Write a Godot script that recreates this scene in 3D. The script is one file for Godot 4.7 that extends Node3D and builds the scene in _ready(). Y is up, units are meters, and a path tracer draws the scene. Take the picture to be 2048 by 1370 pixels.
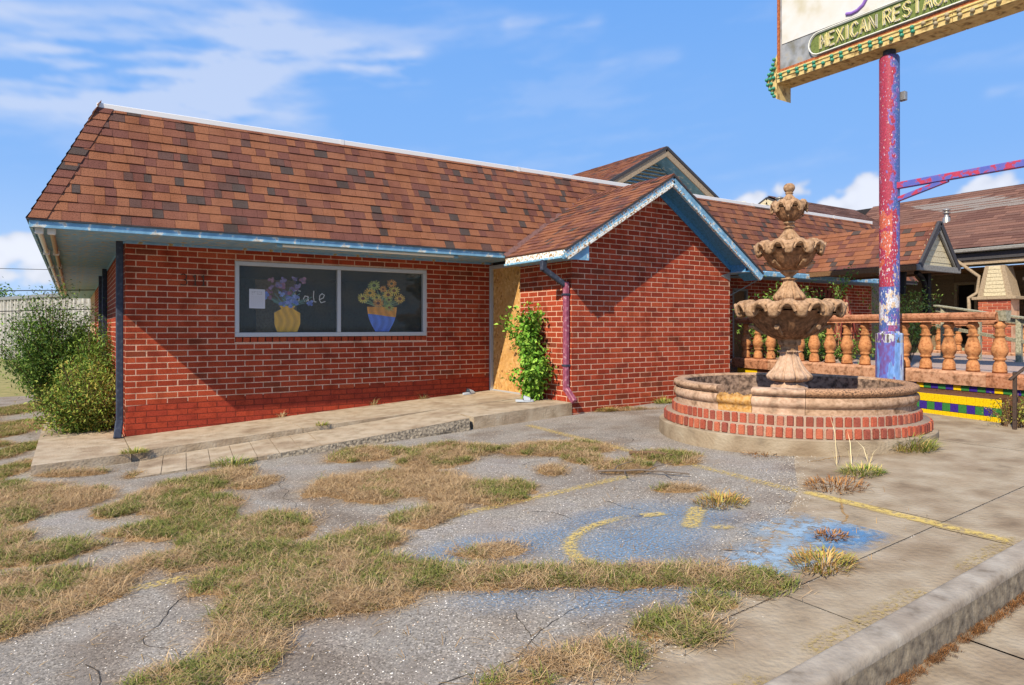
extends Node3D
# A closed brick restaurant with a mansard roof, its tiered fountain, sign and weedy parking lot.

var M := {}
var counts := {}
var rng := RandomNumberGenerator.new()
var eye := Vector3(-0.546, 1.5, 9.748)

class MB:
	var v := PackedVector3Array()
	var n := PackedVector3Array()
	var uv := PackedVector2Array()
	var c := PackedColorArray()
	var ix := PackedInt32Array()
	var col := Color.WHITE

	func vert(p: Vector3, nn: Vector3, t := Vector2.ZERO) -> int:
		v.append(p)
		n.append(nn)
		uv.append(t)
		c.append(col)
		return v.size() - 1

	func quad(a: Vector3, b: Vector3, cc: Vector3, d: Vector3, out: Vector3, t := []) -> void:
		var nn := (b - a).cross(cc - a)
		if nn.length_squared() < 1e-14:
			nn = (cc - a).cross(d - a)
		nn = nn.normalized()
		var s := v.size()
		var flip := nn.dot(out) < 0.0
		if flip:
			nn = -nn
		var ps := [a, b, cc, d]
		for k in 4:
			vert(ps[k], nn, t[k] if t.size() else Vector2.ZERO)
		if flip:
			ix.append_array(PackedInt32Array([s, s + 1, s + 2, s, s + 2, s + 3]))
		else:
			ix.append_array(PackedInt32Array([s, s + 2, s + 1, s, s + 3, s + 2]))

	func tri(a: Vector3, b: Vector3, cc: Vector3, out: Vector3) -> void:
		var nn := (b - a).cross(cc - a).normalized()
		var s := v.size()
		var flip := nn.dot(out) < 0.0
		if flip:
			nn = -nn
		vert(a, nn)
		vert(b, nn)
		vert(cc, nn)
		ix.append_array(PackedInt32Array([s, s + 1, s + 2] if flip else [s, s + 2, s + 1]))

	func box(t: Transform3D, s: Vector3, bev := 0.0) -> void:
		var h := s * 0.5
		for ax in 3:
			for sg in [-1.0, 1.0]:
				var a2 := (ax + 1) % 3
				var a3 := (ax + 2) % 3
				var o := Vector3.ZERO
				o[ax] = sg
				var q := []
				for e in [[-1, -1], [1, -1], [1, 1], [-1, 1]]:
					var p := Vector3.ZERO
					p[ax] = sg * h[ax]
					p[a2] = e[0] * (h[a2] - bev)
					p[a3] = e[1] * (h[a3] - bev)
					q.append(t * p)
				quad(q[0], q[1], q[2], q[3], t.basis * o)
		if bev > 0.0:
			for ax in 3:
				var a2 := (ax + 1) % 3
				var a3 := (ax + 2) % 3
				for s2 in [-1.0, 1.0]:
					for s3 in [-1.0, 1.0]:
						var q := []
						for e in [[-1, 0], [1, 0], [1, 1], [-1, 1]]:
							var p := Vector3.ZERO
							p[ax] = e[0] * (h[ax] - bev)
							p[a2] = s2 * (h[a2] - (0.0 if e[1] == 0 else bev))
							p[a3] = s3 * (h[a3] - (bev if e[1] == 0 else 0.0))
							q.append(t * p)
						var o := Vector3.ZERO
						o[a2] = s2
						o[a3] = s3
						quad(q[0], q[1], q[2], q[3], t.basis * o)

	func bx(a: Vector3, b: Vector3, bev := 0.0) -> void:
		box(Transform3D(Basis(), (a + b) * 0.5), (b - a).abs(), bev)

	# a board between two points: w across (horizontal), h along up
	func board(a: Vector3, b: Vector3, w: float, h: float, up := Vector3.UP, bev := 0.0) -> void:
		var d := (b - a).normalized()
		var side := d.cross(up).normalized()
		var u := side.cross(d).normalized()
		box(Transform3D(Basis(d, u, side), (a + b) * 0.5), Vector3(a.distance_to(b), h, w), bev)

	func grid(rows: Array, closed: bool, outward: Callable) -> void:
		# rows of points (equal length) as a smooth surface
		var nr := rows.size()
		var nc: int = rows[0].size()
		var s := v.size()
		for r in nr:
			for k in nc:
				var kp := (k + 1) % nc if closed else mini(k + 1, nc - 1)
				var km := (k - 1 + nc) % nc if closed else maxi(k - 1, 0)
				var du: Vector3 = rows[r][kp] - rows[r][km]
				var dv: Vector3 = rows[mini(r + 1, nr - 1)][k] - rows[maxi(r - 1, 0)][k]
				var nn := du.cross(dv)
				nn = nn.normalized() if nn.length_squared() > 1e-16 else Vector3.UP
				var p: Vector3 = rows[r][k]
				var o: Vector3 = outward.call(p, r)
				if nn.dot(o) < 0.0:
					nn = -nn
				vert(p, nn, Vector2(float(k) / (nc if closed else nc - 1), float(r) / (nr - 1)))
		for r in nr - 1:
			for k in (nc if closed else nc - 1):
				var k2 := (k + 1) % nc
				var a := s + r * nc + k
				var b := s + r * nc + k2
				var cc := s + (r + 1) * nc + k2
				var d := s + (r + 1) * nc + k
				var fn := (v[b] - v[a]).cross(v[cc] - v[a])
				if fn.length_squared() < 1e-16:
					fn = (v[cc] - v[a]).cross(v[d] - v[a])
				if fn.dot(n[a] + n[cc]) < 0.0:
					ix.append_array(PackedInt32Array([a, b, cc, a, cc, d]))
				else:
					ix.append_array(PackedInt32Array([a, cc, b, a, d, cc]))

	# profile of (radius, height), bottom to top or any order, round the y axis through o
	func lathe(prof: Array, o: Vector3, seg := 24, a0 := 0.0, a1 := TAU) -> void:
		var closed := absf(a1 - a0 - TAU) < 1e-4
		var rows := []
		for p in prof:
			var row := PackedVector3Array()
			for k in (seg if closed else seg + 1):
				var a := a0 + (a1 - a0) * k / seg
				row.append(o + Vector3(cos(a) * p[0], p[1], sin(a) * p[0]))
			rows.append(row)
		var axis := o
		var pr := prof
		grid(rows, closed, func(q: Vector3, r: int) -> Vector3:
			var i0 := maxi(r - 1, 0)
			var i1 := mini(r + 1, pr.size() - 1)
			var t := Vector2(pr[i1][0] - pr[i0][0], pr[i1][1] - pr[i0][1])
			var rad := Vector3(q.x - axis.x, 0, q.z - axis.z).normalized()
			return rad * t.y - Vector3.UP * t.x)

	func tube(path: Array, r: float, seg := 8, r2 := -1.0, cap := true) -> void:
		var rows := []
		var m := path.size()
		var up := Vector3.UP
		for i in m:
			var d: Vector3 = (path[mini(i + 1, m - 1)] - path[maxi(i - 1, 0)]).normalized()
			if absf(d.dot(up)) > 0.95:
				up = Vector3.RIGHT if absf(d.x) < 0.9 else Vector3.BACK
			var s := d.cross(up).normalized()
			up = s.cross(d).normalized()
			var rr := r if r2 < 0.0 else lerpf(r, r2, float(i) / (m - 1))
			var row := PackedVector3Array()
			for k in seg:
				var a := TAU * k / seg
				row.append(path[i] + (s * cos(a) + up * sin(a)) * rr)
			rows.append(row)
		var pp := path
		grid(rows, true, func(q: Vector3, rr: int) -> Vector3: return q - pp[rr])
		if cap:
			for e in [0, m - 1]:
				var ring: PackedVector3Array = rows[e]
				var out: Vector3 = (path[0] - path[1]) if e == 0 else (path[m - 1] - path[m - 2])
				for k in range(1, seg - 1):
					tri(ring[0], ring[k], ring[k + 1], out)

	# a flat polygon (list of Vector3, convex or not) with its triangles
	func poly(pts: Array, out: Vector3) -> void:
		var w := out.normalized()
		var uu := (Vector3.UP if absf(w.y) < 0.9 else Vector3.RIGHT).cross(w).normalized()
		var vv := w.cross(uu)
		var flat := PackedVector2Array()
		for p in pts:
			flat.append(Vector2(p.dot(uu), p.dot(vv)))
		var t := Geometry2D.triangulate_polygon(flat)
		for k in range(0, t.size(), 3):
			tri(pts[t[k]], pts[t[k + 1]], pts[t[k + 2]], out)

	func prism(pts: Array, ext: Vector3) -> void:
		var mid := Vector3.ZERO
		for p in pts:
			mid += p / pts.size()
		poly(pts, -ext)
		var far := []
		for p in pts:
			far.append(p + ext)
		poly(far, ext)
		for k in pts.size():
			var a: Vector3 = pts[k]
			var b: Vector3 = pts[(k + 1) % pts.size()]
			var o := (b - a).cross(ext)
			if o.dot((a + b) * 0.5 - mid) < 0.0:
				o = -o
			quad(a, b, b + ext, a + ext, o)

	func mesh() -> ArrayMesh:
		return into(ArrayMesh.new(), null)

	func into(am: ArrayMesh, m: Material) -> ArrayMesh:
		if v.size() == 0:
			return am
		var a := []
		a.resize(Mesh.ARRAY_MAX)
		a[Mesh.ARRAY_VERTEX] = v
		a[Mesh.ARRAY_NORMAL] = n
		a[Mesh.ARRAY_TEX_UV] = uv
		a[Mesh.ARRAY_COLOR] = c
		a[Mesh.ARRAY_INDEX] = ix
		am.add_surface_from_arrays(Mesh.PRIMITIVE_TRIANGLES, a)
		if m:
			am.surface_set_material(am.get_surface_count() - 1, m)
		return am


func numbered(s: String) -> String:
	var k: int = counts.get(s, 0)
	counts[s] = k + 1
	return s if k == 0 else "%s_%03d" % [s, k]


func obj(called: String, mb: MB, m: Material, parent: Node = null) -> MeshInstance3D:
	return put(called, mb.mesh(), m, parent)


func put(called: String, me: Mesh, m: Material, parent: Node = null, t := Transform3D()) -> MeshInstance3D:
	var o := MeshInstance3D.new()
	o.name = numbered(called)
	o.mesh = me
	if m:
		o.material_override = m
	o.transform = t
	(parent if parent else self).add_child(o, true)
	return o


func tag(o: Node, label: String, category := "", group := "", kind := "") -> Node:
	if label:
		o.set_meta("label", label)
	if category:
		o.set_meta("category", category)
	if group:
		o.set_meta("group", group)
	if kind:
		o.set_meta("kind", kind)
	return o


func thing(called: String, label: String, category: String, at := Vector3.ZERO, group := "") -> Node3D:
	var o := Node3D.new()
	o.name = numbered(called)
	o.position = at
	add_child(o, true)
	tag(o, label, category, group)
	return o


func struct(called: String, mb: MB, m: Material, label := "") -> MeshInstance3D:
	var o := obj(called, mb, m)
	tag(o, label, "", "", "structure")
	return o


func stuff(called: String, mb: MB, m: Material, parent: Node) -> MeshInstance3D:
	var o := obj(called, mb, m, parent)
	o.set_meta("kind", "stuff")
	return o


func rnd(a: float, b: float) -> float:
	return rng.randf_range(a, b)


func G(x: float) -> float:
	return 0.03 + 0.045 * clampf(x, -1.5, 12.0)


func gp(x: float, z: float, up := 0.0) -> Vector3:
	return Vector3(x, G(x) + up, z)


# ---------------------------------------------------------------- materials
func noise(sd: int, freq: float, oct := 4, type := FastNoiseLite.TYPE_SIMPLEX_SMOOTH) -> FastNoiseLite:
	var f := FastNoiseLite.new()
	f.seed = sd
	f.frequency = freq
	f.noise_type = type
	f.fractal_octaves = oct
	f.fractal_type = FastNoiseLite.FRACTAL_FBM if oct > 1 else FastNoiseLite.FRACTAL_NONE
	if type == FastNoiseLite.TYPE_CELLULAR:
		f.cellular_return_type = FastNoiseLite.RETURN_CELL_VALUE
	return f


func ntex(f: FastNoiseLite, stops: Array, size := 512) -> NoiseTexture2D:
	var t := NoiseTexture2D.new()
	t.width = size
	t.height = size
	t.seamless = true
	t.seamless_blend_skirt = 0.15
	t.noise = f
	if stops.size():
		var g := Gradient.new()
		var off := PackedFloat32Array()
		var cols := PackedColorArray()
		for s in stops:
			off.append(s[0])
			cols.append(s[1])
		g.offsets = off
		g.colors = cols
		t.color_ramp = g
	return t


func ntexn(f: FastNoiseLite, bump: float, size := 512) -> NoiseTexture2D:
	var t := NoiseTexture2D.new()
	t.width = size
	t.height = size
	t.seamless = true
	t.noise = f
	t.as_normal_map = true
	t.bump_strength = bump
	return t


func mat(rough: float, tex: Texture2D = null, scale := 1.0, nrm: Texture2D = null, ns := 1.0, tint := Color.WHITE) -> StandardMaterial3D:
	var m := StandardMaterial3D.new()
	m.roughness = rough
	m.metallic_specular = 0.35
	m.albedo_color = tint
	if tex or nrm:
		m.uv1_triplanar = true
		m.uv1_world_triplanar = true
		m.uv1_scale = Vector3.ONE * scale
		m.uv1_triplanar_sharpness = 8.0
	m.albedo_texture = tex
	if nrm:
		m.normal_enabled = true
		m.normal_texture = nrm
		m.normal_scale = ns
	return m


func stain(m: StandardMaterial3D, t: Texture2D, scale: float) -> StandardMaterial3D:
	# slow stains and fading multiplied over the grain
	m.detail_enabled = true
	m.detail_blend_mode = BaseMaterial3D.BLEND_MODE_MUL
	m.detail_uv_layer = BaseMaterial3D.DETAIL_UV_2
	m.detail_albedo = t
	m.uv2_triplanar = true
	m.uv2_world_triplanar = true
	m.uv2_scale = Vector3.ONE * scale
	return m


func H(s: String) -> Color:
	return Color.html(s)


func materials() -> void:
	var grain := ntexn(noise(11, 0.10, 3), 3.0)
	var lumps := ntexn(noise(12, 0.03, 4), 5.0)
	# grain that multiplies a tint
	var mott := ntex(noise(3, 0.02, 5), [[0.0, H("c8c2be")], [0.45, H("eeebe9")], [0.6, H("ffffff")], [1.0, H("e2dcd8")]], 1024)
	var tones := ["b04a2e", "a84529", "9e3e26", "b85534", "933c28", "8c432c"]
	for k in 6:
		M["brick%d" % k] = mat(0.9, mott, 2.3, grain, 0.7, H(tones[k]))
	M.painted0 = mat(0.75, mott, 1.7, grain, 0.5, H("b0452b"))
	M.painted1 = mat(0.75, mott, 2.1, grain, 0.5, H("a63f2a"))
	M.mortar = mat(0.95, ntex(noise(5, 0.05, 4), [[0.0, H("b8927a")], [0.5, H("d8b298")], [1.0, H("e0c4ae")]]), 2.0, grain, 0.8)
	M.painted_mortar = mat(0.8, mott, 1.4, grain, 0.6, H("7e3222"))
	# asphalt shingles: mineral granules
	var gran := ntex(noise(21, 0.06, 5), [[0.0, H("8e8a88")], [0.4, H("d6d2ce")], [0.6, H("ffffff")], [1.0, H("bcb6b0")]], 512)
	var sh := ["9e6a50", "a26c4f", "92604d", "80544a", "6c524c", "5c504c"]
	for k in 6:
		M["shingle%d" % k] = mat(0.95, gran, 2.0, grain, 0.8, H(sh[k]))
	M.shingle_edge = mat(0.95, gran, 2.0, null, 1.0, H("3c2822"))
	M.valley = mat(0.6, mott, 1.0, null, 1.0, H("7c5c54"))
	# paints
	M.blue = mat(0.6, ntex(noise(31, 0.006, 5), [[0.0, H("6a96b2")], [0.55, H("78a8c6")], [0.72, H("86b4d0")], [0.76, H("cdd8d8")], [1.0, H("a89478")]], 1024), 0.9, lumps, 0.3)
	M.blue_peel = mat(0.7, ntex(noise(32, 0.012, 5), [[0.0, H("79aecd")], [0.46, H("86bcd8")], [0.5, H("d8e2e2")], [0.64, H("e2e2dc")], [0.68, H("9a8468")], [1.0, H("80684c")]], 1024), 1.3, lumps, 0.5)
	M.white_peel = mat(0.75, ntex(noise(33, 0.015, 5), [[0.0, H("c9dce4")], [0.3, H("e4e6e0")], [0.55, H("dcdcd2")], [0.58, H("a8845c")], [1.0, H("8a683f")]], 1024), 1.2, lumps, 0.5)
	M.soffit = mat(0.75, ntex(noise(34, 0.008, 5), [[0.0, H("7096b8")], [0.3, H("7aa2c2")], [0.6, H("84aac8")], [0.70, H("94b4c8")], [0.73, H("b8a884")], [0.84, H("a58e66")], [1.0, H("8d795c")]], 1024), 0.8, lumps, 0.25)
	M.deep_blue = mat(0.55, mott, 0.9, null, 1.0, H("4f94c6"))
	M.white_metal = mat(0.45, null, 1.0, null, 1.0, H("e8e8e6"))
	M.alu = mat(0.45, null, 1.0, null, 1.0, H("b4b8bc"))
	M.alu.metallic = 0.25
	M.dark_trim = mat(0.7, mott, 1.0, null, 1.0, H("46464a"))
	M.osb = mat(0.8, ntex(noise(41, 0.045, 1, FastNoiseLite.TYPE_CELLULAR), [[0.0, H("b98748")], [0.3, H("d6a866")], [0.6, H("c4955a")], [0.85, H("e0b678")], [1.0, H("96683a")]], 512), 1.1, grain, 0.6)
	M.pipe_dark = mat(0.5, ntex(noise(42, 0.02, 4), [[0.0, H("2a3040")], [0.7, H("3a4150")], [0.85, H("565a64")], [1.0, H("7a7a7a")]], 512), 1.2)
	M.pipe_rose = mat(0.5, ntex(noise(43, 0.02, 5), [[0.0, H("784054")], [0.5, H("8e4c62")], [0.75, H("a06474")], [0.85, H("b49aa2")], [1.0, H("b0a8ac")]], 512), 1.2)
	M.concrete = mat(0.92, ntex(noise(51, 0.008, 6), [[0.0, H("9c8c74")], [0.35, H("b8a890")], [0.6, H("c0b098")], [1.0, H("c9bca6")]], 1024), 0.55, grain, 0.4)
	M.concrete2 = mat(0.92, ntex(noise(52, 0.006, 6), [[0.0, H("8c7e6a")], [0.3, H("a89880")], [0.6, H("b2a38b")], [1.0, H("bfb29c")]], 1024), 0.45, grain, 0.4)
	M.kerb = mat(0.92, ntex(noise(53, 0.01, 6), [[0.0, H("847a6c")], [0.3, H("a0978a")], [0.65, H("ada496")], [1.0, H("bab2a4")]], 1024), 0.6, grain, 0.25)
	M.kerb_face = mat(0.95, ntex(noise(56, 0.012, 6), [[0.0, H("4c4438")], [0.35, H("72685a")], [0.65, H("857a68")], [1.0, H("988c78")]], 1024), 0.9, lumps, 0.5)  # kerb front: its shade, with some grime, put into a darker colour
	M.broken = mat(0.95, ntex(noise(54, 0.03, 5), [[0.0, H("4c463e")], [0.5, H("8c8272")], [1.0, H("aca08c")]], 512), 1.5, lumps, 1.6)
	var chips := noise(61, 0.15, 1, FastNoiseLite.TYPE_CELLULAR)
	var chipn := noise(61, 0.15, 1, FastNoiseLite.TYPE_CELLULAR)
	chipn.cellular_return_type = FastNoiseLite.RETURN_DISTANCE2_SUB
	M.asphalt = mat(0.95, ntex(chips, [[0.0, H("78726a")], [0.2, H("948e86")], [0.5, H("a29c95")], [0.8, H("aea79e")], [0.93, H("c2baae")], [1.0, H("e2dacf")]], 1024), 0.85, ntexn(chipn, 3.0, 1024), 0.4)
	M.asphalt.vertex_color_use_as_albedo = true
	M.crack = mat(0.98, null, 1.0, null, 1.0, H("3c3630"))
	M.soil = mat(0.98, ntex(noise(62, 0.03, 5), [[0.0, H("6e5638")], [0.5, H("94764e")], [1.0, H("ac8c60")]], 512), 1.5, lumps, 1.0)
	M.thatch = mat(0.98, ntex(noise(63, 0.06, 4), [[0.0, H("6e5234")], [0.3, H("9c784c")], [0.6, H("c09a68")], [1.0, H("dcbc8c")]], 1024), 1.8, grain, 2.0)
	M.far_ground = mat(0.98, ntex(noise(64, 0.02, 5), [[0.0, H("6c6a3c")], [0.5, H("8e8a58")], [1.0, H("a09468")]], 512), 0.3)
	# terracotta and cast stone
	M.stone = mat(0.9, ntex(noise(71, 0.012, 6), [[0.0, H("7c6250")], [0.24, H("b09278")], [0.55, H("c2a288")], [0.8, H("ceb096")], [1.0, H("b09880")]], 1024), 1.7, lumps, 0.3)
	M.stone_pale = mat(0.9, ntex(noise(72, 0.014, 6), [[0.0, H("8c705c")], [0.2, H("c4a48c")], [0.6, H("d2b49c")], [1.0, H("d9c2aa")]], 1024), 1.3, lumps, 0.3)
	M.stone_gold = mat(0.9, ntex(noise(73, 0.02, 6), [[0.0, H("8a5a2c")], [0.3, H("c8954f")], [0.6, H("d6aa6c")], [1.0, H("caa684")]], 512), 1.6, lumps, 0.8)
	M.stone_rim = mat(0.92, ntex(noise(74, 0.02, 6), [[0.0, H("3e342c")], [0.3, H("6e5644")], [0.5, H("a07a5c")], [0.7, H("bc9472")], [1.0, H("8c6c54")]], 1024), 1.8, lumps, 0.8)
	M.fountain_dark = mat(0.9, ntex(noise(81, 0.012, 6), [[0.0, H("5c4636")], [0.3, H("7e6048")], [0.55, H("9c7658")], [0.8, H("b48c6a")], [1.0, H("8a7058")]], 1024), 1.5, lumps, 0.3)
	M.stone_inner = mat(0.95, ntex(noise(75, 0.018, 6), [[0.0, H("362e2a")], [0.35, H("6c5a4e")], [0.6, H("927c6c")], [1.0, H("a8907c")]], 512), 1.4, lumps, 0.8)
	M.fountain = mat(0.88, ntex(noise(76, 0.012, 6), [[0.0, H("6c5442")], [0.22, H("9c7e62")], [0.45, H("b89676")], [0.65, H("c4a282")], [0.8, H("cbac8c")], [0.9, H("b49e72")], [1.0, H("8c7a60")]], 1024), 1.8, lumps, 0.3)
	M.terracotta = mat(0.8, ntex(noise(77, 0.012, 5), [[0.0, H("a06440")], [0.4, H("c88a5a")], [0.65, H("d29866")], [1.0, H("bc825c")]], 1024), 2.0, grain, 0.4)
	M.terra_rail = mat(0.85, ntex(noise(78, 0.014, 5), [[0.0, H("8e563c")], [0.4, H("be8462")], [0.7, H("c99272")], [1.0, H("a87050")]], 1024), 1.7, grain, 0.6)
	M.terra_pale = mat(0.88, ntex(noise(79, 0.012, 5), [[0.0, H("a87456")], [0.4, H("d0a080")], [0.7, H("daac8c")], [1.0, H("c49274")]], 1024), 1.5, grain, 0.6)
	var redb := ["b05c46", "a2523f", "b8694e", "945043", "aa6854", "8c4c3e"]
	for k in 6:
		M["ring%d" % k] = mat(0.9, mott, 3.0, lumps, 0.8, H(redb[k]))
	M.grout = mat(0.95, ntex(noise(80, 0.05, 4), [[0.0, H("7a685a")], [0.5, H("9c8674")], [1.0, H("b49e8a")]], 512), 2.0, lumps, 1.0)
	for e in [["tile_yellow", "e6c418"], ["tile_green", "3c7c40"], ["tile_purple", "3e2c8a"]]:
		M[e[0]] = mat(0.25, mott, 2.0, null, 1.0, H(e[1]))
	M.brown_stain = mat(0.9, mott, 1.5, lumps, 0.8, H("6a4a36"))
	M.iron = mat(0.7, mott, 2.0, grain, 0.6, H("4e4038"))
	M.black_iron = mat(0.6, null, 1.0, null, 1.0, H("1c1a1a"))
	M.yellow_metal = mat(0.65, ntex(noise(91, 0.008, 5), [[0.0, H("8a5a30")], [0.12, H("b98d4e")], [0.2, H("d8bd80")], [0.65, H("e2cc90")], [0.85, H("d8b870")], [1.0, H("a4703c")]], 1024), 0.9, null)
	M.rust = mat(0.85, ntex(noise(92, 0.03, 5), [[0.0, H("6a3a22")], [0.5, H("a05a34")], [1.0, H("b87c54")]], 512), 1.5)
	M.sign_white = mat(0.5, ntex(noise(93, 0.006, 4), [[0.0, H("c4bda4")], [0.4, H("d6d5ce")], [0.7, H("dadad8")], [1.0, H("cecabc")]], 512), 0.5)
	M.sign_grey = mat(0.55, ntex(noise(94, 0.01, 5), [[0.0, H("6c6a5c")], [0.45, H("84888c")], [0.7, H("94989c")], [1.0, H("9a9484")]], 512), 0.9)
	M.sign_green = mat(0.6, mott, 1.0, null, 1.0, H("6c7c42"))
	M.purple = mat(0.5, null, 1.0, null, 1.0, H("8868b4"))
	M.neon = mat(0.25, null, 1.0, null, 1.0, H("d8cc86"))
	M.neon_white = mat(0.3, null, 1.0, null, 1.0, H("e0e2d8"))
	M.bulb = mat(0.2, null, 1.0, null, 1.0, H("3f8a72"))
	M.bulb_dead = mat(0.5, null, 1.0, null, 1.0, H("a09478"))
	M.glass = mat(0.03)
	M.glass.albedo_color = Color(0.55, 0.6, 0.58, 0.12)
	M.glass.transparency = BaseMaterial3D.TRANSPARENCY_ALPHA
	M.room = mat(0.95, mott, 0.7, null, 1.0, H("4a4a44"))
	M.cardboard = mat(0.9, mott, 1.0, null, 1.0, H("8c7c60"))
	M.dark = mat(0.9, null, 1.0, null, 1.0, H("241f1c"))
	M.tube_white = mat(0.4, null, 1.0, null, 1.0, H("e4e4de"))
	M.tube_tan = mat(0.5, mott, 1.0, null, 1.0, H("b49c82"))
	M.cream = mat(0.8, mott, 0.9, null, 1.0, H("d2c8a8"))
	M.beige = mat(0.8, mott, 0.9, null, 1.0, H("a89880"))
	M.brown_wood = mat(0.85, mott, 1.1, grain, 0.6, H("7a5c40"))
	M.siding = mat(0.85, mott, 0.9, null, 1.0, H("8c7a64"))
	M.siding_grey = mat(0.85, mott, 0.9, null, 1.0, H("8a8a86"))
	M.siding_white = mat(0.8, mott, 0.9, null, 1.0, H("d8dcde"))
	M.old_wood = mat(0.9, ntex(noise(95, 0.03, 5), [[0.0, H("6c6a56")], [0.5, H("a09c84")], [1.0, H("b8b49c")]], 512), 1.4, grain, 0.8)
	for k in 4:
		M["house_shingle%d" % k] = mat(0.95, gran, 1.6, null, 1.0, H(["7c5c50", "6f5047", "876457", "785a50"][k]))
	M.bare_roof = mat(0.95, gran, 1.0, null, 1.0, H("8e8680"))
	M.shed = mat(0.6, mott, 0.2, null, 1.0, H("b4b4b0"))
	M.arm = mat(0.5, ntex(noise(98, 0.02, 4), [[0.0, H("4c5cae")], [0.42, H("5c62ac")], [0.52, H("7a5ca0")], [0.6, H("a83c54")], [0.85, H("b44058")], [1.0, H("c88878")]], 512), 0.8)
	M.patio = mat(0.9, mott, 0.8, grain, 0.6, H("b09c90"))
	M.galv = mat(0.4, mott, 1.5, null, 1.0, H("a8a8a4"))
	M.galv.metallic = 0.6
	M.bark = mat(0.95, mott, 3.0, lumps, 1.2, H("6e5844"))
	M.grey_bark = mat(0.95, mott, 3.0, lumps, 1.2, H("746a60"))
	M.shoe = mat(0.7, null, 1.0, null, 1.0, H("a9b2bc"))
	M.shoe_dark = mat(0.7, null, 1.0, null, 1.0, H("2c3038"))
	M.cable = mat(0.7, null, 1.0, null, 1.0, H("202022"))
	M.pebble = mat(0.8)
	M.pebble.vertex_color_use_as_albedo = true
	for e in [["leaf", "ffffff"], ["blade", "ffffff"]]:
		var m := mat(0.6, null, 1.0, null, 1.0, H(e[1]))
		m.vertex_color_use_as_albedo = true
		m.backlight_enabled = true
		m.backlight = Color(0.5, 0.55, 0.3)
		m.metallic_specular = 0.3
		M[e[0]] = m
	M.blade.roughness = 0.9
	M.blade.backlight = Color(0.3, 0.3, 0.25)
	for e in [["asphalt", 0.76], ["concrete", 0.80], ["concrete2", 0.76], ["kerb", 0.82], ["thatch", 0.78], ["stone", 0.9], ["stone_pale", 0.88], ["stone_gold", 0.9], ["fountain", 0.88], ["fountain_dark", 0.95], ["terracotta", 0.9], ["terra_rail", 0.92], ["terra_pale", 0.88], ["yellow_metal", 0.88], ["white_metal", 0.9], ["sign_white", 0.86], ["osb", 0.9]]:
		var t: Color = M[e[0]].albedo_color.srgb_to_linear()
		M[e[0]].albedo_color = Color(t.r * e[1], t.g * e[1], t.b * e[1]).linear_to_srgb()
	for k in 6:
		var t: Color = M["shingle%d" % k].albedo_color.srgb_to_linear()
		M["shingle%d" % k].albedo_color = Color(t.r * 0.9, t.g * 0.9, t.b * 0.9).linear_to_srgb()
	var slow := ntex(noise(401, 0.010, 5), [[0.0, H("cac0b8")], [0.3, H("ebe5e0")], [0.5, H("ffffff")], [0.8, H("faf6f2")], [1.0, H("e2dad2")]], 512)
	for k in 6:
		stain(M["brick%d" % k], slow, 0.45)
		stain(M["shingle%d" % k], slow, 0.30)
	stain(M.painted0, slow, 0.8)
	stain(M.painted1, slow, 0.8)
	stain(M.mortar, slow, 0.45)
	var drip := ntex(noise(402, 0.012, 6), [[0.0, H("6c665e")], [0.25, H("b4aca2")], [0.42, H("ece8e2")], [0.7, H("fbfaf8")], [1.0, H("ccc6be")]], 512)
	for k in ["concrete", "concrete2", "kerb"]:
		stain(M[k], slow, 0.23)
	for k in ["fountain", "fountain_dark", "stone", "stone_pale", "stone_gold", "terracotta", "terra_rail", "terra_pale", "yellow_metal"]:
		stain(M[k], drip, 1.1)
	stain(M.asphalt, slow, 0.19)
	M.dust = StandardMaterial3D.new()
	M.dust.albedo_texture = ntex(noise(403, 0.012, 6), [[0.0, Color(0.6, 0.62, 0.6, 0.0)], [0.4, Color(0.6, 0.62, 0.6, 0.02)], [0.62, Color(0.62, 0.63, 0.6, 0.06)], [0.72, Color(0.62, 0.63, 0.6, 0.02)], [1.0, Color(0.66, 0.66, 0.62, 0.16)]], 512)
	M.dust.transparency = BaseMaterial3D.TRANSPARENCY_ALPHA
	M.dust.roughness = 0.8


# thin cloud streaks: two ends (azimuth, height), half-width, strength; in degrees
const STREAKS := [[-6.7, 17.8, 9.3, 18.8, 3.1, 1.00], [-2.5, 18.1, 14.0, 17.6, 2.1, 0.60], [4.8, 24.0, 13.3, 22.4, 2.9, 0.60], [11.1, 22.3, 24.3, 20.6, 1.3, 0.80], [19.5, 20.2, 24.8, 20.9, 0.9, 0.80], [1.0, 15.7, 9.3, 17.1, 0.8, 0.50], [-4.1, 15.1, 1.0, 15.1, 0.8, 0.40], [4.8, 15.4, 17.1, 16.6, 0.6, 0.30], [32.7, 24.1, 39.9, 24.0, 0.6, 0.50], [40.7, 21.3, 46.2, 21.0, 0.7, 0.35], [31.9, 13.5, 49.1, 15.8, 1.7, 0.30], [62.6, 18.6, 71.3, 17.8, 0.6, 0.35], [68.2, 15.7, 70.2, 15.5, 0.4, 0.60], [14.0, 21.1, 31.9, 24.4, 1.3, 0.25]]
const HEAPS := [[59.9, 9.6, 2.5, 1.0], [60.6, 10.8, 1.3, 1.0], [58.4, 9.2, 1.4, 0.8], [52.6, 9.6, 1.5, 0.7], [55.3, 10.4, 1.5, 0.6], [-3.0, 5.3, 2.3, 1.0], [-4.9, 4.5, 2.3, 0.9], [-1.8, 3.8, 1.6, 0.7], [67.6, 9.2, 2.0, 0.5]]

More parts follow.
